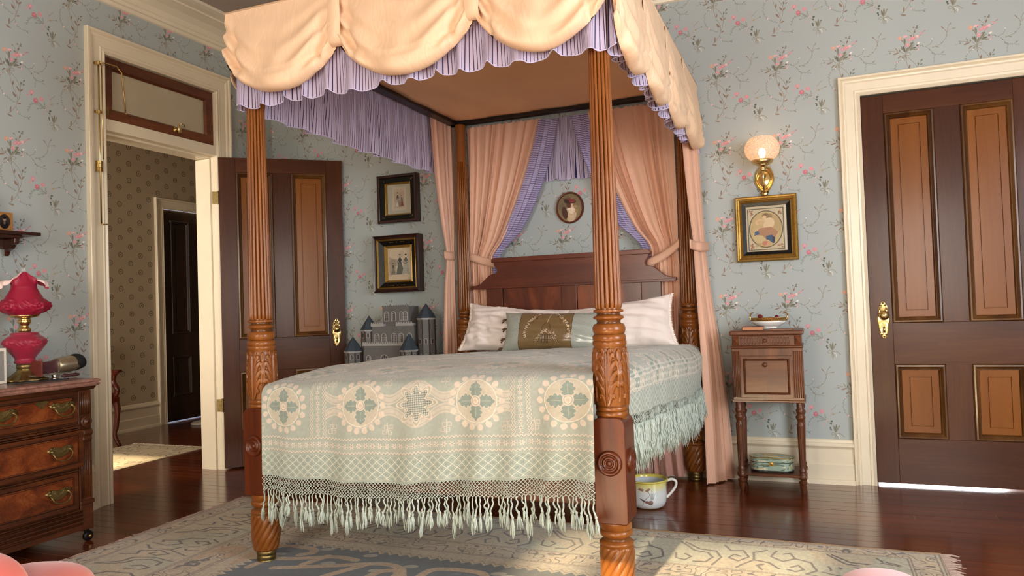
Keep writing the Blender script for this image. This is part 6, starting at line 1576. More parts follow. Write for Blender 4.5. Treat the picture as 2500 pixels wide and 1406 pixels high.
# small oval portrait between the curtains
def paint_oval():
    c = Cv(.18, .20, 3000, '#7C6A4C'); c.ell(.05, .14, .05, .06, 0, '#6A5C44', .7); c.ell(.14, .06, .06, .05, 0, '#8A7450', .7)
    c.ell(.095, .055, .040, .055, 0, '#C8B090'); c.ell(.100, .085, .022, .030, .2, '#E0CDB4'); c.ell(.052, .065, .020, .045, .2, '#4A2A20'); c.ell(.095, .118, .020, .022, 0, '#D8B08C')
    c.ell(.082, .122, .016, .026, .2, '#5A3424'); c.ell(.090, .148, .046, .018, -.2, '#4A241C'); c.ell(.098, .150, .030, .014, -.2, '#7A3028'); c.ell(.070, .145, .018, .012, 0, '#2C1A14'); c.ell(.128, .105, .014, .010, .3, '#B0946C', .8); c.ell(.135, .075, .012, .016, .3, '#A88A60', .8)
    c.a *= (.92 + .16*smooth_noise(c.h, c.w, 30, 30, 2))[..., None]; return c.img('oval_portrait_picture')
ov = thing('oval_portrait', 'small oval portrait of a woman in a large hat above the headboard', 'picture', (-1.500, WY, 1.783))
mb = MB(); P = []
for a, d in ((1.0, 0), (1., .014), (.97, .020), (.90, .018), (.875, .008)):
    P.append([(.100*(a if a > .95 else a)*math.cos(t), -d, .109*a*math.sin(t)) for t in [2*PI*k/56 for k in range(56)]])
mb.grid(P, closed_u=True); obj('frame', mb, M_HEAD, ov, smooth=True, sharp=.8)
mb = MB(); n = 48; P = [[(.089*q*math.cos(2*PI*k/n), -.007, .097*q*math.sin(2*PI*k/n)) for k in range(n + 1)] for q in (1., .01)]
mb.grid(P, uv=[[(.5 + .5*q*math.cos(2*PI*k/n), .5 + .5*q*math.sin(2*PI*k/n)) for k in range(n + 1)] for q in (1., .01)]); obj('portrait', mb, from_img('oval_portrait', paint_oval(), rough=.35, coat=.4), ov)

# ================================================================== wall lamp
sc_ = thing('wall_sconce', 'brass wall sconce with an etched frosted glass globe, lit, right of the bed', 'wall lamp', (-.236, BY, 1.84))
mb = MB(); N = 44; P = []; out = []
for k in range(N):
    t = 2*PI*k/N; s_, c_ = math.sin(t), math.cos(t); ww = .060*(1 + .30*s_) if s_ < 0 else .060; out.append((ww*c_, .010 + (.095 if s_ > 0 else .080)*s_*(1 + .04*math.cos(7*t))))
for k_, d_ in ((1, 0), (1., .008), (.92, .014), (.80, .008), (.72, .012), (.62, .005), (.45, .012), (.03, .020)): P.append([(u*k_, -d_, v*k_) for u, v in out])
mb.grid(P, closed_u=True); obj('backplate', mb, M_BRASS, sc_, smooth=True, sharp=.7)
mb = MB(); mb.lathe([(.0, .0), (.018, .003), (.020, .012), (.012, .018), (0, .020)], 16, c=(0, -.004, -.074), axis='Y', rmod=lambda t, z: 1 + .12*math.cos(7*t))
for a in range(7): mb.lathe([(0, -.004), (.005, 0), (0, .004)], 8, c=(.022*math.cos(a*.9 + .3), -.012, -.066 - .010*math.sin(a*.9)), axis='Y')
obj('shell_ornament', mb, M_BRASS, sc_, smooth=True)
mb = MB(); mb.tube(sp([(0, -.012, -.045), (0, -.060, -.070), (0, -.110, -.045), (0, -.130, .005), (0, -.130, .055)], 6), [.008]*6 + [.007]*12 + [.009]*7, 12); mb.lathe([(0, .045), (.016, .048), (.022, .058), (.014, .066), (.020, .074), (.034, .082), (.036, .088), (.0, .089)], 24, c=(0, -.130, 0), cap=False); obj('arm', mb, M_BRASS, sc_, smooth=True)
obj('gallery', MB().lathe([(.036, .086), (.050, .090), (.058, .096), (.062, .108), (.060, .116), (.056, .112), (.052, .098), (.040, .092)], 40, c=(0, -.130, 0), rmod=lambda t, z: 1 + (.03*math.cos(24*t) if z > .1 else 0), cap=False), M_BRASS, sc_, smooth=True)
g = NT('etched_globe_glass'); g.set(Base_Color=lin('#F2E8E4'), Roughness=.35)
tl = g.n('ShaderNodeBsdfTranslucent'); tl.inputs[0].default_value = lin('#F6E6DC'); tp_ = g.n('ShaderNodeBsdfTransparent'); tp_.inputs[0].default_value = (1, .96, .92, 1)
tc = g.n('ShaderNodeTexCoord'); vo = g.n('ShaderNodeTexVoronoi', Scale=85.); g.l(tc.outputs['Object'], vo.inputs['Vector']); rm = g.n('ShaderNodeMapRange'); rm.inputs['From Max'].default_value = .6; rm.inputs['To Min'].default_value = .30; rm.inputs['To Max'].default_value = .72; g.l(vo.outputs['Distance'], rm.inputs[0])
m1 = g.n('ShaderNodeMixShader'); m1.inputs[0].default_value = .45; m2 = g.n('ShaderNodeMixShader'); g.l(rm.outputs[0], m2.inputs[0])
g.l(g.b.outputs[0], m1.inputs[1]); g.l(tl.outputs[0], m1.inputs[2]); g.l(m1.outputs[0], m2.inputs[1]); g.l(tp_.outputs[0], m2.inputs[2]); g.l(m2.outputs[0], [n for n in g.t.nodes if n.type == 'OUTPUT_MATERIAL'][0].inputs[0])
bp = g.n('ShaderNodeBump', Strength=.3, Distance=.002); g.l(vo.outputs['Distance'], bp.inputs['Height']); g.l(bp.outputs[0], g.b.inputs['Normal'])
prof = [(.052, .104), (.056, .112), (.078, .126), (.096, .150), (.103, .178), (.100, .206), (.086, .232), (.068, .248), (.060, .254)]
obj('glass_globe', MB().lathe(prof + [(r_ - .002, z_) for r_, z_ in prof[::-1]], 48, c=(0, -.130, 0), cap=False), g.m, sc_, smooth=True)
em = NT('lit_bulb'); em.b.inputs['Emission Color'].default_value = (1, .62, .25, 1); em.b.inputs['Emission Strength'].default_value = 6.
obj('bulb', MB().lathe([(0, .105), (.010, .108), (.012, .130), (.020, .150), (.022, .165), (.016, .182), (0, .190)], 20, c=(0, -.130, 0), cap=False), em.m, sc_, smooth=True)
pl_ = bpy.data.lights.new('sconce_bulb', 'POINT'); pl_.energy = .25; pl_.color = (1, .66, .36); pl_.shadow_soft_size = .05
po = bpy.data.objects.new('sconce_bulb', pl_); COL.objects.link(po); po.location = (-.236, BY - .130, 1.84 + .225)

# ================================================================== nightstand
NX0, NX1, NYF, NYB = -.444, -.052, 4.485, 4.775
ns = thing('nightstand', 'tall narrow walnut nightstand with fluted corners and turned legs by the wall', 'nightstand', ((NX0 + NX1)/2, (NYF + NYB)/2, 0))
def nob(name, mb, m, par=None, **k): mb.xf(Matrix.Translation(-Vector(ns.location))); return obj(name, mb, m, par or ns, **k)
nob('top', MB().box(NX0 - .006, NX1 + .008, NYF - .012, NYB + .010, .906, .934), M_STANDH, bevel=.008)
nob('frieze', MB().box(NX0 + .010, NX1 - .006, NYF + .002, NYB, .846, .906), M_STANDH, bevel=.002)
for xx in (NX0 + .028, NX1 - .024):
    mb = MB(); w, h_ = .024, .026; c_ = (xx, .876); a = [(c_[0] - w*.8, c_[1] - h_), (c_[0] + w*.8, c_[1] - h_), (c_[0] + w*.8, c_[1] + h_), (c_[0] - w*.8, c_[1] + h_)]; n0 = len(mb.v)
    mb.v += [(u, NYF + .002, v) for u, v in a] + [(c_[0], NYF - .014, c_[1])]
    for k in range(4): mb.f.append((n0 + k, n0 + (k+1) % 4, n0 + 4))
    nob('diamond_boss', mb, M_STAND)
dr2 = nob('drawer', MB().box(-.388, -.118, NYF - .002, NYF + .02, .852, .900), M_STANDH, bevel=.002)
for k in range(15):
    x = -.378 + k*.0178
    if abs(x + .253) < .012: continue
    mb = MB(); q = []; 
    for t in range(9): a = PI*t/8; q.append((x + .0055*math.cos(a), .886 + .0055*math.sin(a)))
    for t in range(9): a = PI + PI*t/8; q.append((x + .0055*math.cos(a), .866 + .0055*math.sin(a)))
    for d_, s_ in (((0, 1), (0.,)),): pass
    P = [[(x + (u - x)*s_, NYF - .002 - d_, .876 + (v - .876)*s_) for u, v in q] for s_, d_ in ((1.25, 0), (1.15, .003), (.95, .003), (.8, -.001), (.1, -.001))]
    mb.grid(P, closed_u=True); nob('drawer_flute', mb, M_STAND, dr2, smooth=True)
nob('knob', MB().lathe([(.006, 0), (.006, .008), (.011, .014), (.012, .020), (.008, .026), (0, .027)], 18, c=(-.253, NYF - .002, .876), axis='Y'), M_STAND, dr2, smooth=True)
nob('waist_moulding', MB().box(NX0 - .002, NX1 + .004, NYF - .008, NYB, .832, .846), M_STANDH, bevel=.005)
nob('cabinet', MB().box(NX0 + .004, NX1 - .002, NYF + .002, NYB, .532, .832), M_STAND, bevel=.002)
for x0, x1 in ((NX0 + .004, -.396), (-.108, NX1 - .002)):
    mb = MB()
    for k in range(5): xx = x0 + (x1 - x0)*(k + .5)/5; mb.lathe([(.0036, .548), (.0036, .815)], 8, c=(xx, NYF + .002, 0))
    nob('fluted_pilaster', mb, M_STAND, smooth=True)
nd = nob('drop_door', MB().box(-.394, -.110, NYF - .004, NYF + .01, .546, .788), M_STAND, bevel=.002)
tones = [wood('quartered_veneer_a', '#44200F', '#582C16', '#683A20', axis='X', rough=.35, coat=.2), wood('quartered_veneer_b', '#52280F', '#663818', '#764624', axis='X', rough=.35, coat=.2)]
for (xa, xb, za, zb, q) in ((-.366, -.252, .578, .666, 1), (-.252, -.138, .578, .666, 0), (-.366, -.252, .666, .760, 0), (-.252, -.138, .666, .760, 0)): nob('veneer_quarter', MB().box(xa + .0006, xb - .0006, NYF - .0055, NYF - .003, za + .0006, zb - .0006), tones[q], nd)
nob('door_moulding', frame_mesh(-.378, -.126, .566, .772, [(0, .004), (.002, .010), (.006, .013), (.010, .009), (.013, .005)], NYF), M_STANDH, nd)
nob('knob', MB().lathe([(.010, 0), (.011, .003), (.006, .006), (.006, .010), (.012, .016), (.013, .022), (.009, .028), (0, .029)], 18, c=(-.258, NYF - .004, .738), axis='Y'), M_STAND, nd, smooth=True)
nob('cornice_strip', MB().box(NX0 - .002, NX1 + .004, NYF - .006, NYB, .520, .533), M_STANDH, bevel=.003)
LEG = [(0, 0), (.009, .0), (.012, .010), (.017, .030), (.020, .048), (.014, .052), (.022, .060), (.022, .070), (.013, .074), (.013, .080), (.022, .086), (.024, .092), (.024, .108), (.020, .112), (.0175, .120), (.0205, .128), (.0205, .134), (.0165, .140), (.0165, .150), (.0225, .385), (.0225, .395), (.0175, .402), (.0175, .412), (.0215, .420), (.0265, .432), (.0265, .440), (.019, .448), (.019, .456), (.0235, .466), (.0235, .478), (.018, .486), (.020, .520), (0, .520)]
def legmod(t, z): return 1 - .10*(abs(math.sin(5*t)) < .35) if .152 < z < .384 else 1
lp = []
for (r_, z_), (r2_, z2_) in zip(LEG[:-1], LEG[1:]):
    lp.append((r_, z_))
    if z2_ - z_ > .1: lp += [(r_ + (r2_ - r_)*f, z_ + (z2_ - z_)*f) for f in (.02, .3, .6, .98)]
lp.append(LEG[-1])
lm = MB().lathe(lp, 40, rmod=legmod, cap=False).mesh('leg', True); lm.materials.append(M_STAND); lm.set_sharp_from_angle(angle=.8)
for xx in (NX0 + .030, NX1 - .028):
    for yy in (NYF + .030, NYB - .028):
        o = bpy.data.objects.new('leg', lm); COL.objects.link(o); o.parent = ns; o.location = Vector((xx, yy, 0)) - Vector(ns.location)
nob('lower_shelf', MB().box(NX0 + .010, NX1 - .008, NYF + .012, NYB - .010, .092, .106), M_STANDH, bevel=.003)

# bowl with dried flowers, books
M_CHINA = simple('white_porcelain', '#E2E0DC', rough=.12, coat=.5)
bw = thing('oval_bowl', 'white porcelain bowl with gilt rim and two gold handles on the nightstand', 'bowl', (-.235, 4.635, .9345))
sx_ = 1.0; ell_ = lambda mb: mb.xf(Matrix.Diagonal((1., .62, 1., 1.)))
obj('body', ell_(MB().lathe([(0, .0), (.045, .0), (.048, .008), (.044, .012), (.066, .020), (.090, .036), (.101, .052), (.098, .052), (.086, .038), (.05, .022), (0, .018)], 48, cap=False)), M_CHINA, bw, smooth=True)
mb = MB()
for k in range(44):
    t = 2*PI*k/44; mb.tube([(.1005*math.cos(t), .1005*math.sin(t), .052), (.1015*math.cos(t + .07), .1015*math.sin(t + .07), .059), (.1005*math.cos(t + .14), .1005*math.sin(t + .14), .066)], .0016, 5)
for z in (.052, .060, .067): mb.tube([(.101*math.cos(2*PI*k/48), .101*math.sin(2*PI*k/48), z) for k in range(48)], .0022, 6, closed=True)
obj('pierced_rim', ell_(mb), M_GOLD, bw, smooth=True)
for s_ in (-1, 1): obj('handle', MB().tube(sp([(s_*.098, -.020, .055), (s_*.106, -.022, .078), (s_*.098, -.010, .096), (s_*.086, 0, .100), (s_*.098, .010, .096), (s_*.106, .022, .078), (s_*.098, .020, .055)], 4), .0035, 8), M_BRASS, bw, smooth=True)
ptp = thing('dried_petals', 'dark red and olive dried petals heaped in the porcelain bowl', 'dried flowers', (-.235, 4.635, .975)); r = np.random.RandomState(6)
mk = [simple('crimson_petal', '#6E1420', rough=.8), simple('olive_leaf', '#4A4A28', rough=.8), simple('rust_petal', '#8A3A24', rough=.8)]
for k in range(26):
    a = r.rand()*6.28; q = .078*math.sqrt(r.rand()); x_, y_ = q*math.cos(a), q*math.sin(a)*.55; s_ = .010 + .009*r.rand(); mb = MB(); P = []
    for j in range(5):
        P.append([(x_ + s_*math.cos(u)*math.sin(PI*(j + .3)/5), y_ + s_*.8*math.sin(u)*math.sin(PI*(j + .3)/5), .010 + .012*(1 - q/.08) + s_*.6*math.cos(PI*(j + .3)/5) + .004*math.sin(u*2 + k)) for u in [2*PI*i/8 for i in range(8)]])
    mb.grid(P, closed_u=True); obj('petal', mb, mk[r.randint(3) if x_ < .02 else 0], ptp, smooth=True)
rb_ = [(-.05, 0, .038, 0), (.045, 0, .030, 0), (-.045, .012, .034, 2)]
for x_, y_, z_, mi in rb_: obj('rosebud', MB().lathe([(0, -.014), (.010, -.008), (.013, .0), (.009, .009), (0, .012)], 14, c=(x_, y_, z_), rmod=lambda t, z: 1 + .12*math.sin(5*t + z*200)), mk[mi], ptp, smooth=True)
bk = thing('book', 'small brown book with thick tan page edges lying on the nightstand', 'book', (-.318, 4.535, .9345))
M_LEA = simple('brown_leather', '#5A2E1E', rough=.5); M_PAGE = simple('tan_page_edges', '#C88C66', rough=.8, var=.15, scale=200., stretch=(.02, 1, 4))
obj('pages', MB().box(-.056, .056, -.033, .036, .003, .019), M_PAGE, bk); obj('cover', MB().box(-.060, .058, -.036, .039, 0, .003).box(-.060, .058, -.036, .039, .019, .022).box(-.060, -.056, -.036, .039, .003, .019), M_LEA, bk, bevel=.001)
bk.rotation_euler = (0, 0, math.radians(-3))
bk2 = thing('booklet', 'thin dark brown booklet lying flat on the nightstand, right of the thicker book', 'book', (-.165, 4.54, .9345)); obj('pages', MB().box(-.062, .062, -.035, .035, .0015, .0045), M_PAGE, bk2); obj('cover', MB().box(-.065, .065, -.037, .037, 0, .0015).box(-.065, .065, -.037, .037, .0045, .006), M_LEA, bk2)

# floral tin box on the lower shelf
def paint_tin():
    c = Cv(.70, .09, 2400, '#93A898'); r = np.random.RandomState(12)
    c.poly([(0, 0), (.7, 0), (.7, .012), (0, .012)], '#1E1C18')
    for k in range(60):
        x, y = r.rand()*.7, .016 + .07*r.rand(); a = r.rand()*6.3
        for q in range(3): c.leaf(x, y, x + .018*math.cos(a + q*1.2), y + .014*math.sin(a + q*1.2), .0035, ['#4A5E4A', '#5E7058', '#3A4A42'][q], .9)
    for k in range(22):
        x, y = (k + .5 + .3*r.randn())*.7/22, .022 + .055*r.rand(); s = .007 + .005*r.rand()
        for q in range(6): t = q*PI/3; c.ell(x + s*.6*math.cos(t), y + s*.6*math.sin(t), s*.6, s*.5, t, '#DCCFA8' if k % 3 else '#C8B46A', .95)
        c.ell(x, y, s*.35, s*.35, 0, '#B8964A')
    return c.img('floral_tin_print')
M_TIN = from_img('floral_printed_tin', paint_tin(), rough=.35, coat=.3)
def stadium(hx, hy, n=48):
    o_ = []
    for k in range(n):
        t = 2*PI*k/n; c_, s_ = math.cos(t), math.sin(t); o_.append((hy*c_ + (hx - hy)*(1 if c_ > 1e-6 else -1 if c_ < -1e-6 else 0), hy*s_))
    return o_
tn = thing('floral_box', 'oval sage box with cream flowers on the lower shelf of the nightstand', 'box', (-.248, 4.60, .1065))
def shell(name, z0, z1, hx, hy, m, e=0., par=None, top=True):
    o_ = stadium(hx, hy); mb = MB(); o2 = o_ + [o_[0]]
    mb.grid([[(x, y, z0) for x, y in o2], [(x*(1+e), y*(1+e), (z0+z1)/2) for x, y in o2], [(x, y, z1) for x, y in o2]], uv=[[(k/48., v) for k in range(49)] for v in (0, .5, 1)])
    if top: mb.grid([[(x, y, z1) for x, y in o2], [(x*.97, y*.94, z1 + .004) for x, y in o2], [(x*.3, y*.02, z1 + .006) for x, y in o2]], uv=[[(k/48., .9) for k in range(49)], [(k/48., .7) for k in range(49)], [(k/48., .2) for k in range(49)]])
    return obj(name, mb, m, par or tn, smooth=True, sharp=.7)
shell('base', .006, .056, .122, .062, M_TIN); shell('lid', .057, .084, .124, .064, M_TIN)
obj('rim', MB().tube([(x*1.018, y*1.03, .084) for x, y in stadium(.122, .062)], .0025, 6, closed=True), M_GOLD, tn, smooth=True)
mb = MB(); mb.box(-.045, .045, -.050, .050, .089, .0915); obj('lid_label', mb, simple('cream_label', '#C9B98C', rough=.5, var=.2, scale=60.), tn)
obj('foot_rim', MB().prism(stadium(.120, .060), 0, .006, 'XY'), M_BLACK, tn)
mb = MB(); mb.lathe([(.0, .0), (.010, .001), (.009, .007), (0, .009)], 12, c=(0, -.062, .052), axis='Y', cap=False); mb.box(-.012, .012, -.066, -.062, .040, .062); obj('clasp', mb, M_GOLD, tn)

# ================================================================== chamber pot
def paint_pot():
    c = Cv(.60, .15, 2400, '#D8DCDC'); H = c.h; g_ = np.clip((np.arange(H)/H - .62)/.30, 0, 1)[:, None, None]; c.a = c.a*(1 - g_*.75) + c._c('#E0D060')*g_*.75
    g2 = np.clip((.10 - np.arange(H)/H)/.10, 0, 1)[:, None, None]; c.a = c.a*(1 - g2*.5) + c._c('#CFC878')*g2*.5; c.a = c.a.astype(np.float32)
    X = .44
    for x, y in ((X-.035, .115), (X-.022, .112), (X+.012, .116), (X+.004, .110)):
        for q in range(4): c.leaf(x, y, x + .010*math.cos(q*1.4 + 3.6), y + .010*math.sin(q*1.4 + 3.6), .004, ['#8A5A54', '#A87A70', '#6E5A5A', '#B0906A'][q], .9)
    c.line([(X+.010, .108), (X+.016, .085), (X+.002, .070), (X-.008, .058)], .0022, '#5E5048'); c.poly([(X-.040, .066), (X-.020, .062), (X-.004, .052), (X+.012, .050), (X-.004, .044), (X-.018, .050), (X-.030, .058)], '#5A4A50'); c.ell(X+.004, .047, .014, .007, -.1, '#8A5A58'); c.ell(X+.022, .045, .012, .012, 0, '#8A6A58', .85); c.line([(X-.014, .048), (X-.020, .034), (X-.026, .026)], .0018, '#5E5048'); c.ell(X+.020, .038, .012, .006, 0, '#6A5A50', .8)
    for k in range(9): c.line([(X+.022 + k*.0016, .062), (X+.018 + k*.0035, .088 + .004*(k % 3))], .0012, '#6E8078', .8)
    return c.img('chamber_pot_print')
cp_ = thing('chamber_pot', 'white china chamber pot with yellow rim and bird print on the floor', 'chamber pot', (-.868, 4.045, 0))
prof = [(.0, .004), (.060, .0), (.075, .004), (.090, .016), (.098, .040), (.100, .080), (.100, .130), (.103, .146)]
zs = [p[1] for p in prof]
mb = MB(); n = 72; rowsP = [[(r_*math.cos(2*PI*k/n), r_*math.sin(2*PI*k/n), z_) for k in range(n + 1)] for r_, z_ in prof]
mb.grid(rowsP, uv=[[(((k/n) - .30) % 1.0001 if False else k/n, z_/.15) for k in range(n + 1)] for r_, z_ in prof])
obj('body', mb, from_img('transfer_printed_china', paint_pot(), rough=.12, coat=.6), cp_, smooth=True)
obj('rim', MB().lathe([(.103, .144), (.109, .148), (.110, .153), (.104, .156), (.096, .152), (.095, .140)], 64, cap=False), simple('yellow_rim', '#D8C860', rough=.15, coat=.5), cp_, smooth=True)
obj('inside', MB().lathe([(.097, .150), (.094, .08), (.088, .03), (.05, .012), (0, .010)], 48, cap=False), simple('grey_white_glaze', '#C4C8CC', rough=.15, coat=.4), cp_, smooth=True)
h_ = obj('handle', MB().tube(sp([(.100, -.0, .140), (.128, -.0, .150), (.150, -.0, .138), (.148, -.0, .112), (.126, -.0, .080), (.098, -.0, .050)], 5), .0075, 10), M_CHINA, cp_, smooth=True)
cp_.rotation_euler = (0, 0, math.radians(12))

# ================================================================== toy castle on its table
M_CAS = simple('grey_painted_wood', '#6E6C6A', rough=.8, var=.10, scale=12.); M_ROOF = simple('slate_blue_painted_roof', '#36424E', rough=.7, var=.1, scale=20.); M_WTRIM = simple('pale_window_trim', '#A8A6A2', rough=.8); M_WIN = simple('dark_window', '#3E3230', rough=.5)
cst = thing('toy_castle', 'grey wooden toy castle with arched windows and dark blue pointed roofs', 'toy castle', (-2.86, 4.64, .60))
CO = Vector(cst.location); CS = 1.0
def cob(name, mb, m, par=None, **k): mb.xf(Matrix.Translation(-CO)); return obj(name, mb, m, par or cst, **k)
def arch(x, z, w, h, y, par, n=8):
    # arched window: trim, recessed dark pane, white glazing bars
    def ol(e): 
        q = [(x - w/2 - e, z - e), (x + w/2 + e, z - e)]; zc = z + h - w/2
        return q + [(x + (w/2 + e)*math.cos(PI*k/n), zc + (w/2 + e)*math.sin(PI*k/n)) for k in range(n + 1)]
    o_ = ol(.006); i_ = ol(0); 
    mb = MB(); P = [[(u, y, v) for u, v in o_ + [o_[0]]], [(u, y - .005, v) for u, v in o_ + [o_[0]]], [(u, y - .005, v) for u, v in i_ + [i_[0]]], [(u, y - .0005, v) for u, v in i_ + [i_[0]]]]
    mb.grid(P); t_ = cob('window_trim', mb, M_WTRIM, par)
    mb = MB(); mb.prism(i_, y - .0015, y - .0005, 'XZ'); cob('window_pane', mb, M_WIN, par)
    mb = MB(); nb = 3 if w > .02 else 2
    for k in range(1, nb): xx = x - w/2 + w*k/nb; mb.box(xx - .0012, xx + .0012, y - .0035, y - .001, z, z + h - .004)
    for k in range(1, 5): zz_ = z + h*k/5; mb.box(x - w/2, x + w/2, y - .0035, y - .001, zz_ - .001, zz_ + .001)
    cob('glazing_bars', mb, M_WTRIM, par)
def crenel(x0, x1, z, y0, y1, par, h_=.018):
    mb = MB(); mb.box(x0, x1, y0, y1, z - .004, z + .014); n = max(2, int((x1 - x0)/.018))
    for k in range(n): xx = x0 + (x1 - x0)*(k + .1)/n; mb.box(xx, xx + (x1 - x0)/n*.55, y0, y0 + .008, z + .014, z + .014 + h_*.6)
    cob('battlement', mb, simple('white_battlement', '#B4B2AE', rough=.8) if not crenel.m else crenel.m, par)
crenel.m = simple('white_battlement', '#A6A4A0', rough=.8)
YC = 4.60
w1 = cob('lower_wall', MB().box(-3.040, -2.680, YC, 4.79, .60, .870), M_CAS); crenel(-3.046, -2.690, .872, YC - .012, YC + .05, w1)
arch(-2.868, .700, .052, .100, YC, w1); arch(-3.000, .735, .030, .060, YC, w1); arch(-2.715, .735, .030, .060, YC, w1)
w2 = cob('middle_wall', MB().box(-2.985, -2.635, YC + .03, 4.79, .870, 1.010), M_CAS); crenel(-2.990, -2.880, 1.012, YC + .020, YC + .07, w2); crenel(-2.78, -2.64, 1.012, YC + .020, YC + .07, w2)
for xx in (-2.945, -2.885, -2.800, -2.740, -2.672): arch(xx, .890, .030, .062, YC + .03, w2)
w3 = cob('upper_wall', MB().box(-2.905, -2.685, YC + .05, 4.79, 1.010, 1.148), M_CAS); arch(-2.870, 1.048, .030, .062, YC + .05, w3); arch(-2.812, 1.048, .030, .062, YC + .05, w3); arch(-2.745, 1.052, .022, .056, YC + .05, w3); arch(-2.712, 1.052, .022, .056, YC + .05, w3)
mb = MB(); mb.box(-2.908, -2.682, YC + .045, YC + .06, 1.146, 1.152)
for k in range(12): mb.box(-2.905 + k*.0187, -2.897 + k*.0187, YC + .045, YC + .055, 1.152, 1.158)
cob('battlement', mb, M_CAS, w3)
def tower(cx, cy, r_, z0, z1, zt, wz, seg=8):
    t_ = cob('tower', MB().lathe([(r_, z0), (r_, z1)], seg, c=(cx, cy, 0), rmod=lambda t, z: 1.), M_CAS)
    mb = MB()
    for k in range(seg): a = 2*PI*k/seg; mb.box(cx + r_*math.cos(a) - .003, cx + r_*math.cos(a) + .003, cy + r_*math.sin(a) - .003, cy + r_*math.sin(a) + .003, z0, z1)
    cob('corner_bead', mb, M_WIN, t_)
    cob('tower_collar', MB().lathe([(r_*1.02, z1 - .014), (r_*1.10, z1 - .008), (r_*1.10, z1), (r_*.9, z1)], seg, c=(cx, cy, 0)), crenel.m, t_)
    cob('tower_roof', MB().lathe([(r_*1.16, z1), (r_*.60, z1 + (zt - z1)*.52), (0, zt)], seg, c=(cx, cy, 0)), M_ROOF, t_)
    for z in wz:
        for a in (-PI/2 - PI/4 + PI/8, -PI/2 + PI/8, -PI/2 + PI/4 + PI/8):
            ap = r_*math.cos(PI/seg) + .001
            for nm_, ww, m_, d_ in (('window_trim', .011, M_WTRIM, .0), ('window_pane', .0075, M_WIN, .0015)):
                mb = MB(); ol = [(-ww, 0), (ww, 0)] + [(ww*math.cos(PI*k/6), .030 + ww*math.sin(PI*k/6)) for k in range(7)]
                e = .004 if nm_ == 'window_pane' else 0
                mb.prism([(u, v + (e if v == 0 else 0)) for u, v in ol], -.002 - d_, 0, 'XZ'); aa = a + PI/8*0
                # faces of the octagon are centred between its corners
                fa = -PI/2 + round((a + PI/2 - PI/8)/(PI/4))*PI/4 + PI/8
                mb.xf(Matrix.Translation((cx + ap*math.cos(fa), cy + ap*math.sin(fa), z)) @ Matrix.Rotation(fa + PI/2, 4, 'Z')); cob(nm_, mb, m_, t_)
tower(-3.120, YC - .02, .062, .60, .835, .940, (.77,)); tower(-3.035, YC + .07, .058, .60, .985, 1.090, (.925,)); tower(-2.555, YC + .07, .064, .60, 1.060, 1.165, (.875, .765)); tower(-2.645, YC - .03, .062, .60, .840, .955, (.775,))
M_TBL = wood('dark_side_table', '#2A1A14', '#3A241A', '#4A3022', axis='X', rough=.4)
tbl = thing('side_table', 'plain dark side table hidden behind the bed under the toy castle', 'table', (-2.86, 4.60, 0))
obj('tabletop', MB().box(-.36, .40, -.17, .20, .575, .599), M_TBL, tbl, bevel=.003)
for a in (-.33, .36):
    for b_ in (-.14, .17): obj('leg', MB().box(a - .018, a + .018, b_ - .018, b_ + .018, 0, .575), M_TBL, tbl)

# ================================================================== chair in the hall
M_HCH = wood('red_mahogany_chair', '#3E140C', '#5E2012', '#7C3220', axis='Z', rough=.25, coat=.5)
hc = thing('hall_chair', 'mahogany chair with curved front leg and scrolled back partly seen in the hall', 'chair', (-5.95, 4.54, 0))
def leg_c(x, y, sx, sy, h_): return MB().tube(sp([(x, y, h_), (x + sx*.02, y + sy*.02, h_*.8), (x + sx*.012, y + sy*.012, h_*.45), (x + sx*.004, y + sy*.004, .10), (x + sx*.03, y + sy*.03, .0)], 4), [.028]*5 + [.022]*5 + [.018]*5 + [.017, .017], 8)
for sx, sy, x, y in ((1, 1, .20, .20), (1, -1, .20, -.20), (-1, 1, -.20, .20), (-1, -1, -.20, -.20)): obj('leg', leg_c(x, y, sx, sy, .42), M_HCH, hc, smooth=True)
obj('seat_rail', MB().box(-.235, .235, -.235, .235, .39, .44), M_HCH, hc, bevel=.008); obj('seat', MB().box(-.22, .22, -.22, .22, .44, .475), simple('dark_red_seat', '#5A2420', rough=.8), hc, bevel=.015)
for y in (-.21, .21): obj('arm_post', MB().tube(sp([(.20, y, .43), (.235, y, .50), (.19, y, .57), (.20, y, .63), (.24, y, .665)], 5), .022, 8), M_HCH, hc, smooth=True); obj('arm', MB().box(-.22, .27, y - .028, y + .028, .655, .680), M_HCH, hc, bevel=.008); obj('back_post', MB().box(-.25, -.215, y - .02, y + .02, .0, .98), M_HCH, hc, bevel=.006)
obj('backrest', MB().box(-.248, -.222, -.20, .20, .78, .98), M_HCH, hc, bevel=.01)

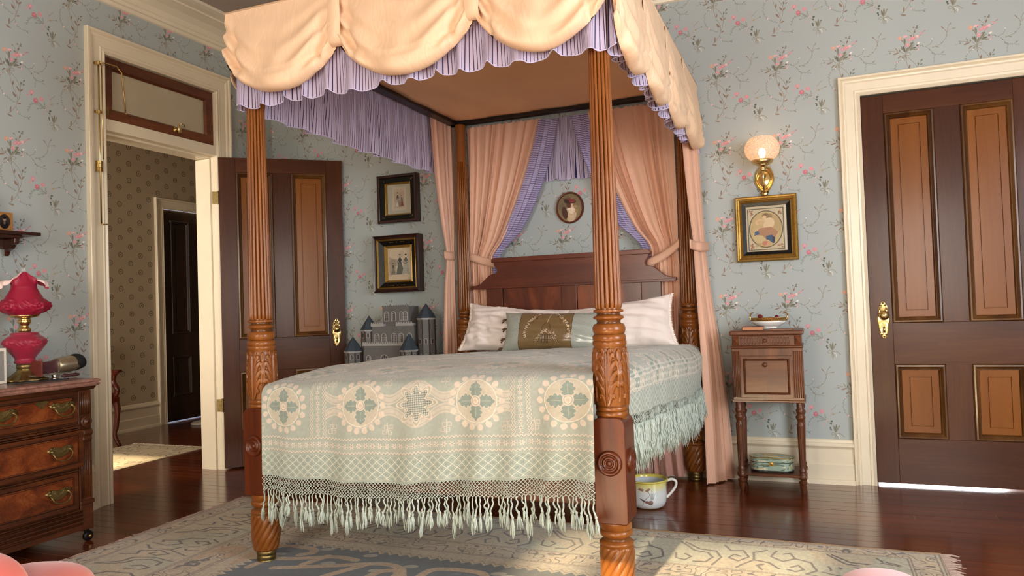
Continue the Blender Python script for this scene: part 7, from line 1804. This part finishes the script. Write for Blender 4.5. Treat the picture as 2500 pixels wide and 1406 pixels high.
# ================================================================== upholstered seats cut by the lower frame edge
M_CORAL = simple('coral_velvet', '#D8685E', rough=.75, sheen=.5, var=.05, scale=6.)
M_BLUSH = simple('blush_velvet', '#E2A8AC', rough=.75, sheen=.4)
def cushion_blob(sx, sy, sz, p=2.6, nu=48, nv=24):
    P = []
    for j in range(nv + 1):
        ph = -PI/2 + PI*j/nv; row = []
        for i in range(nu):
            t = 2*PI*i/nu; sg_ = lambda v, e: math.copysign(abs(v)**e, v); e = 2./p
            row.append((sx*sg_(math.cos(ph), e)*sg_(math.cos(t), e), sy*sg_(math.cos(ph), e)*sg_(math.sin(t), e), sz*sg_(math.sin(ph), e)))
        P.append(row)
    return MB().grid(P, closed_u=True)
ch = thing('velvet_chair', 'coral velvet armchair, only its rounded arm and back seen at the lower left corner', 'chair', (-2.02, 1.15, 0))
ch.location = (-1.93, 1.06, 0); ch.rotation_euler = (0, 0, math.radians(22)); ch['label'] = 'coral velvet chair with rounded back, cut off at the lower left corner'
def blob_at(root, name, loc, s, m, p=3.2):
    mb = cushion_blob(*s, p=p); mb.xf(Matrix.Translation(loc)); return obj(name, mb, m, root, smooth=True)
blob_at(ch, 'back_cushion', (0, 0, .43), (.25, .085, .17), M_CORAL, 3.6)
blob_at(ch, 'seat_cushion', (.13, .17, .368), (.145, .19, .125), M_CORAL, 2.8)
for x_, y_ in ((-.18, -.03), (.18, -.03), (.05, .28), (.21, .28)): obj('leg', MB().lathe([(.0, 0), (.012, 0), (.020, .15), (.022, .27), (0, .27)], 12, c=(x_, y_, 0)), M_DRESSV, ch, smooth=True)
fs = thing('round_stool', 'blush pink velvet stool top, cut off at the lower right edge', 'stool', (.10, 1.905, 0))
blob_at(fs, 'cushion', (.03, .012, .406), (.105, .10, .068), M_BLUSH, 2.3)
for a in range(4): obj('leg', MB().lathe([(.0, 0), (.010, 0), (.014, .36), (0, .36)], 10, c=(.07*math.cos(PI/4 + a*PI/2), .07*math.sin(PI/4 + a*PI/2), 0)), M_DRESSV, fs, smooth=True)
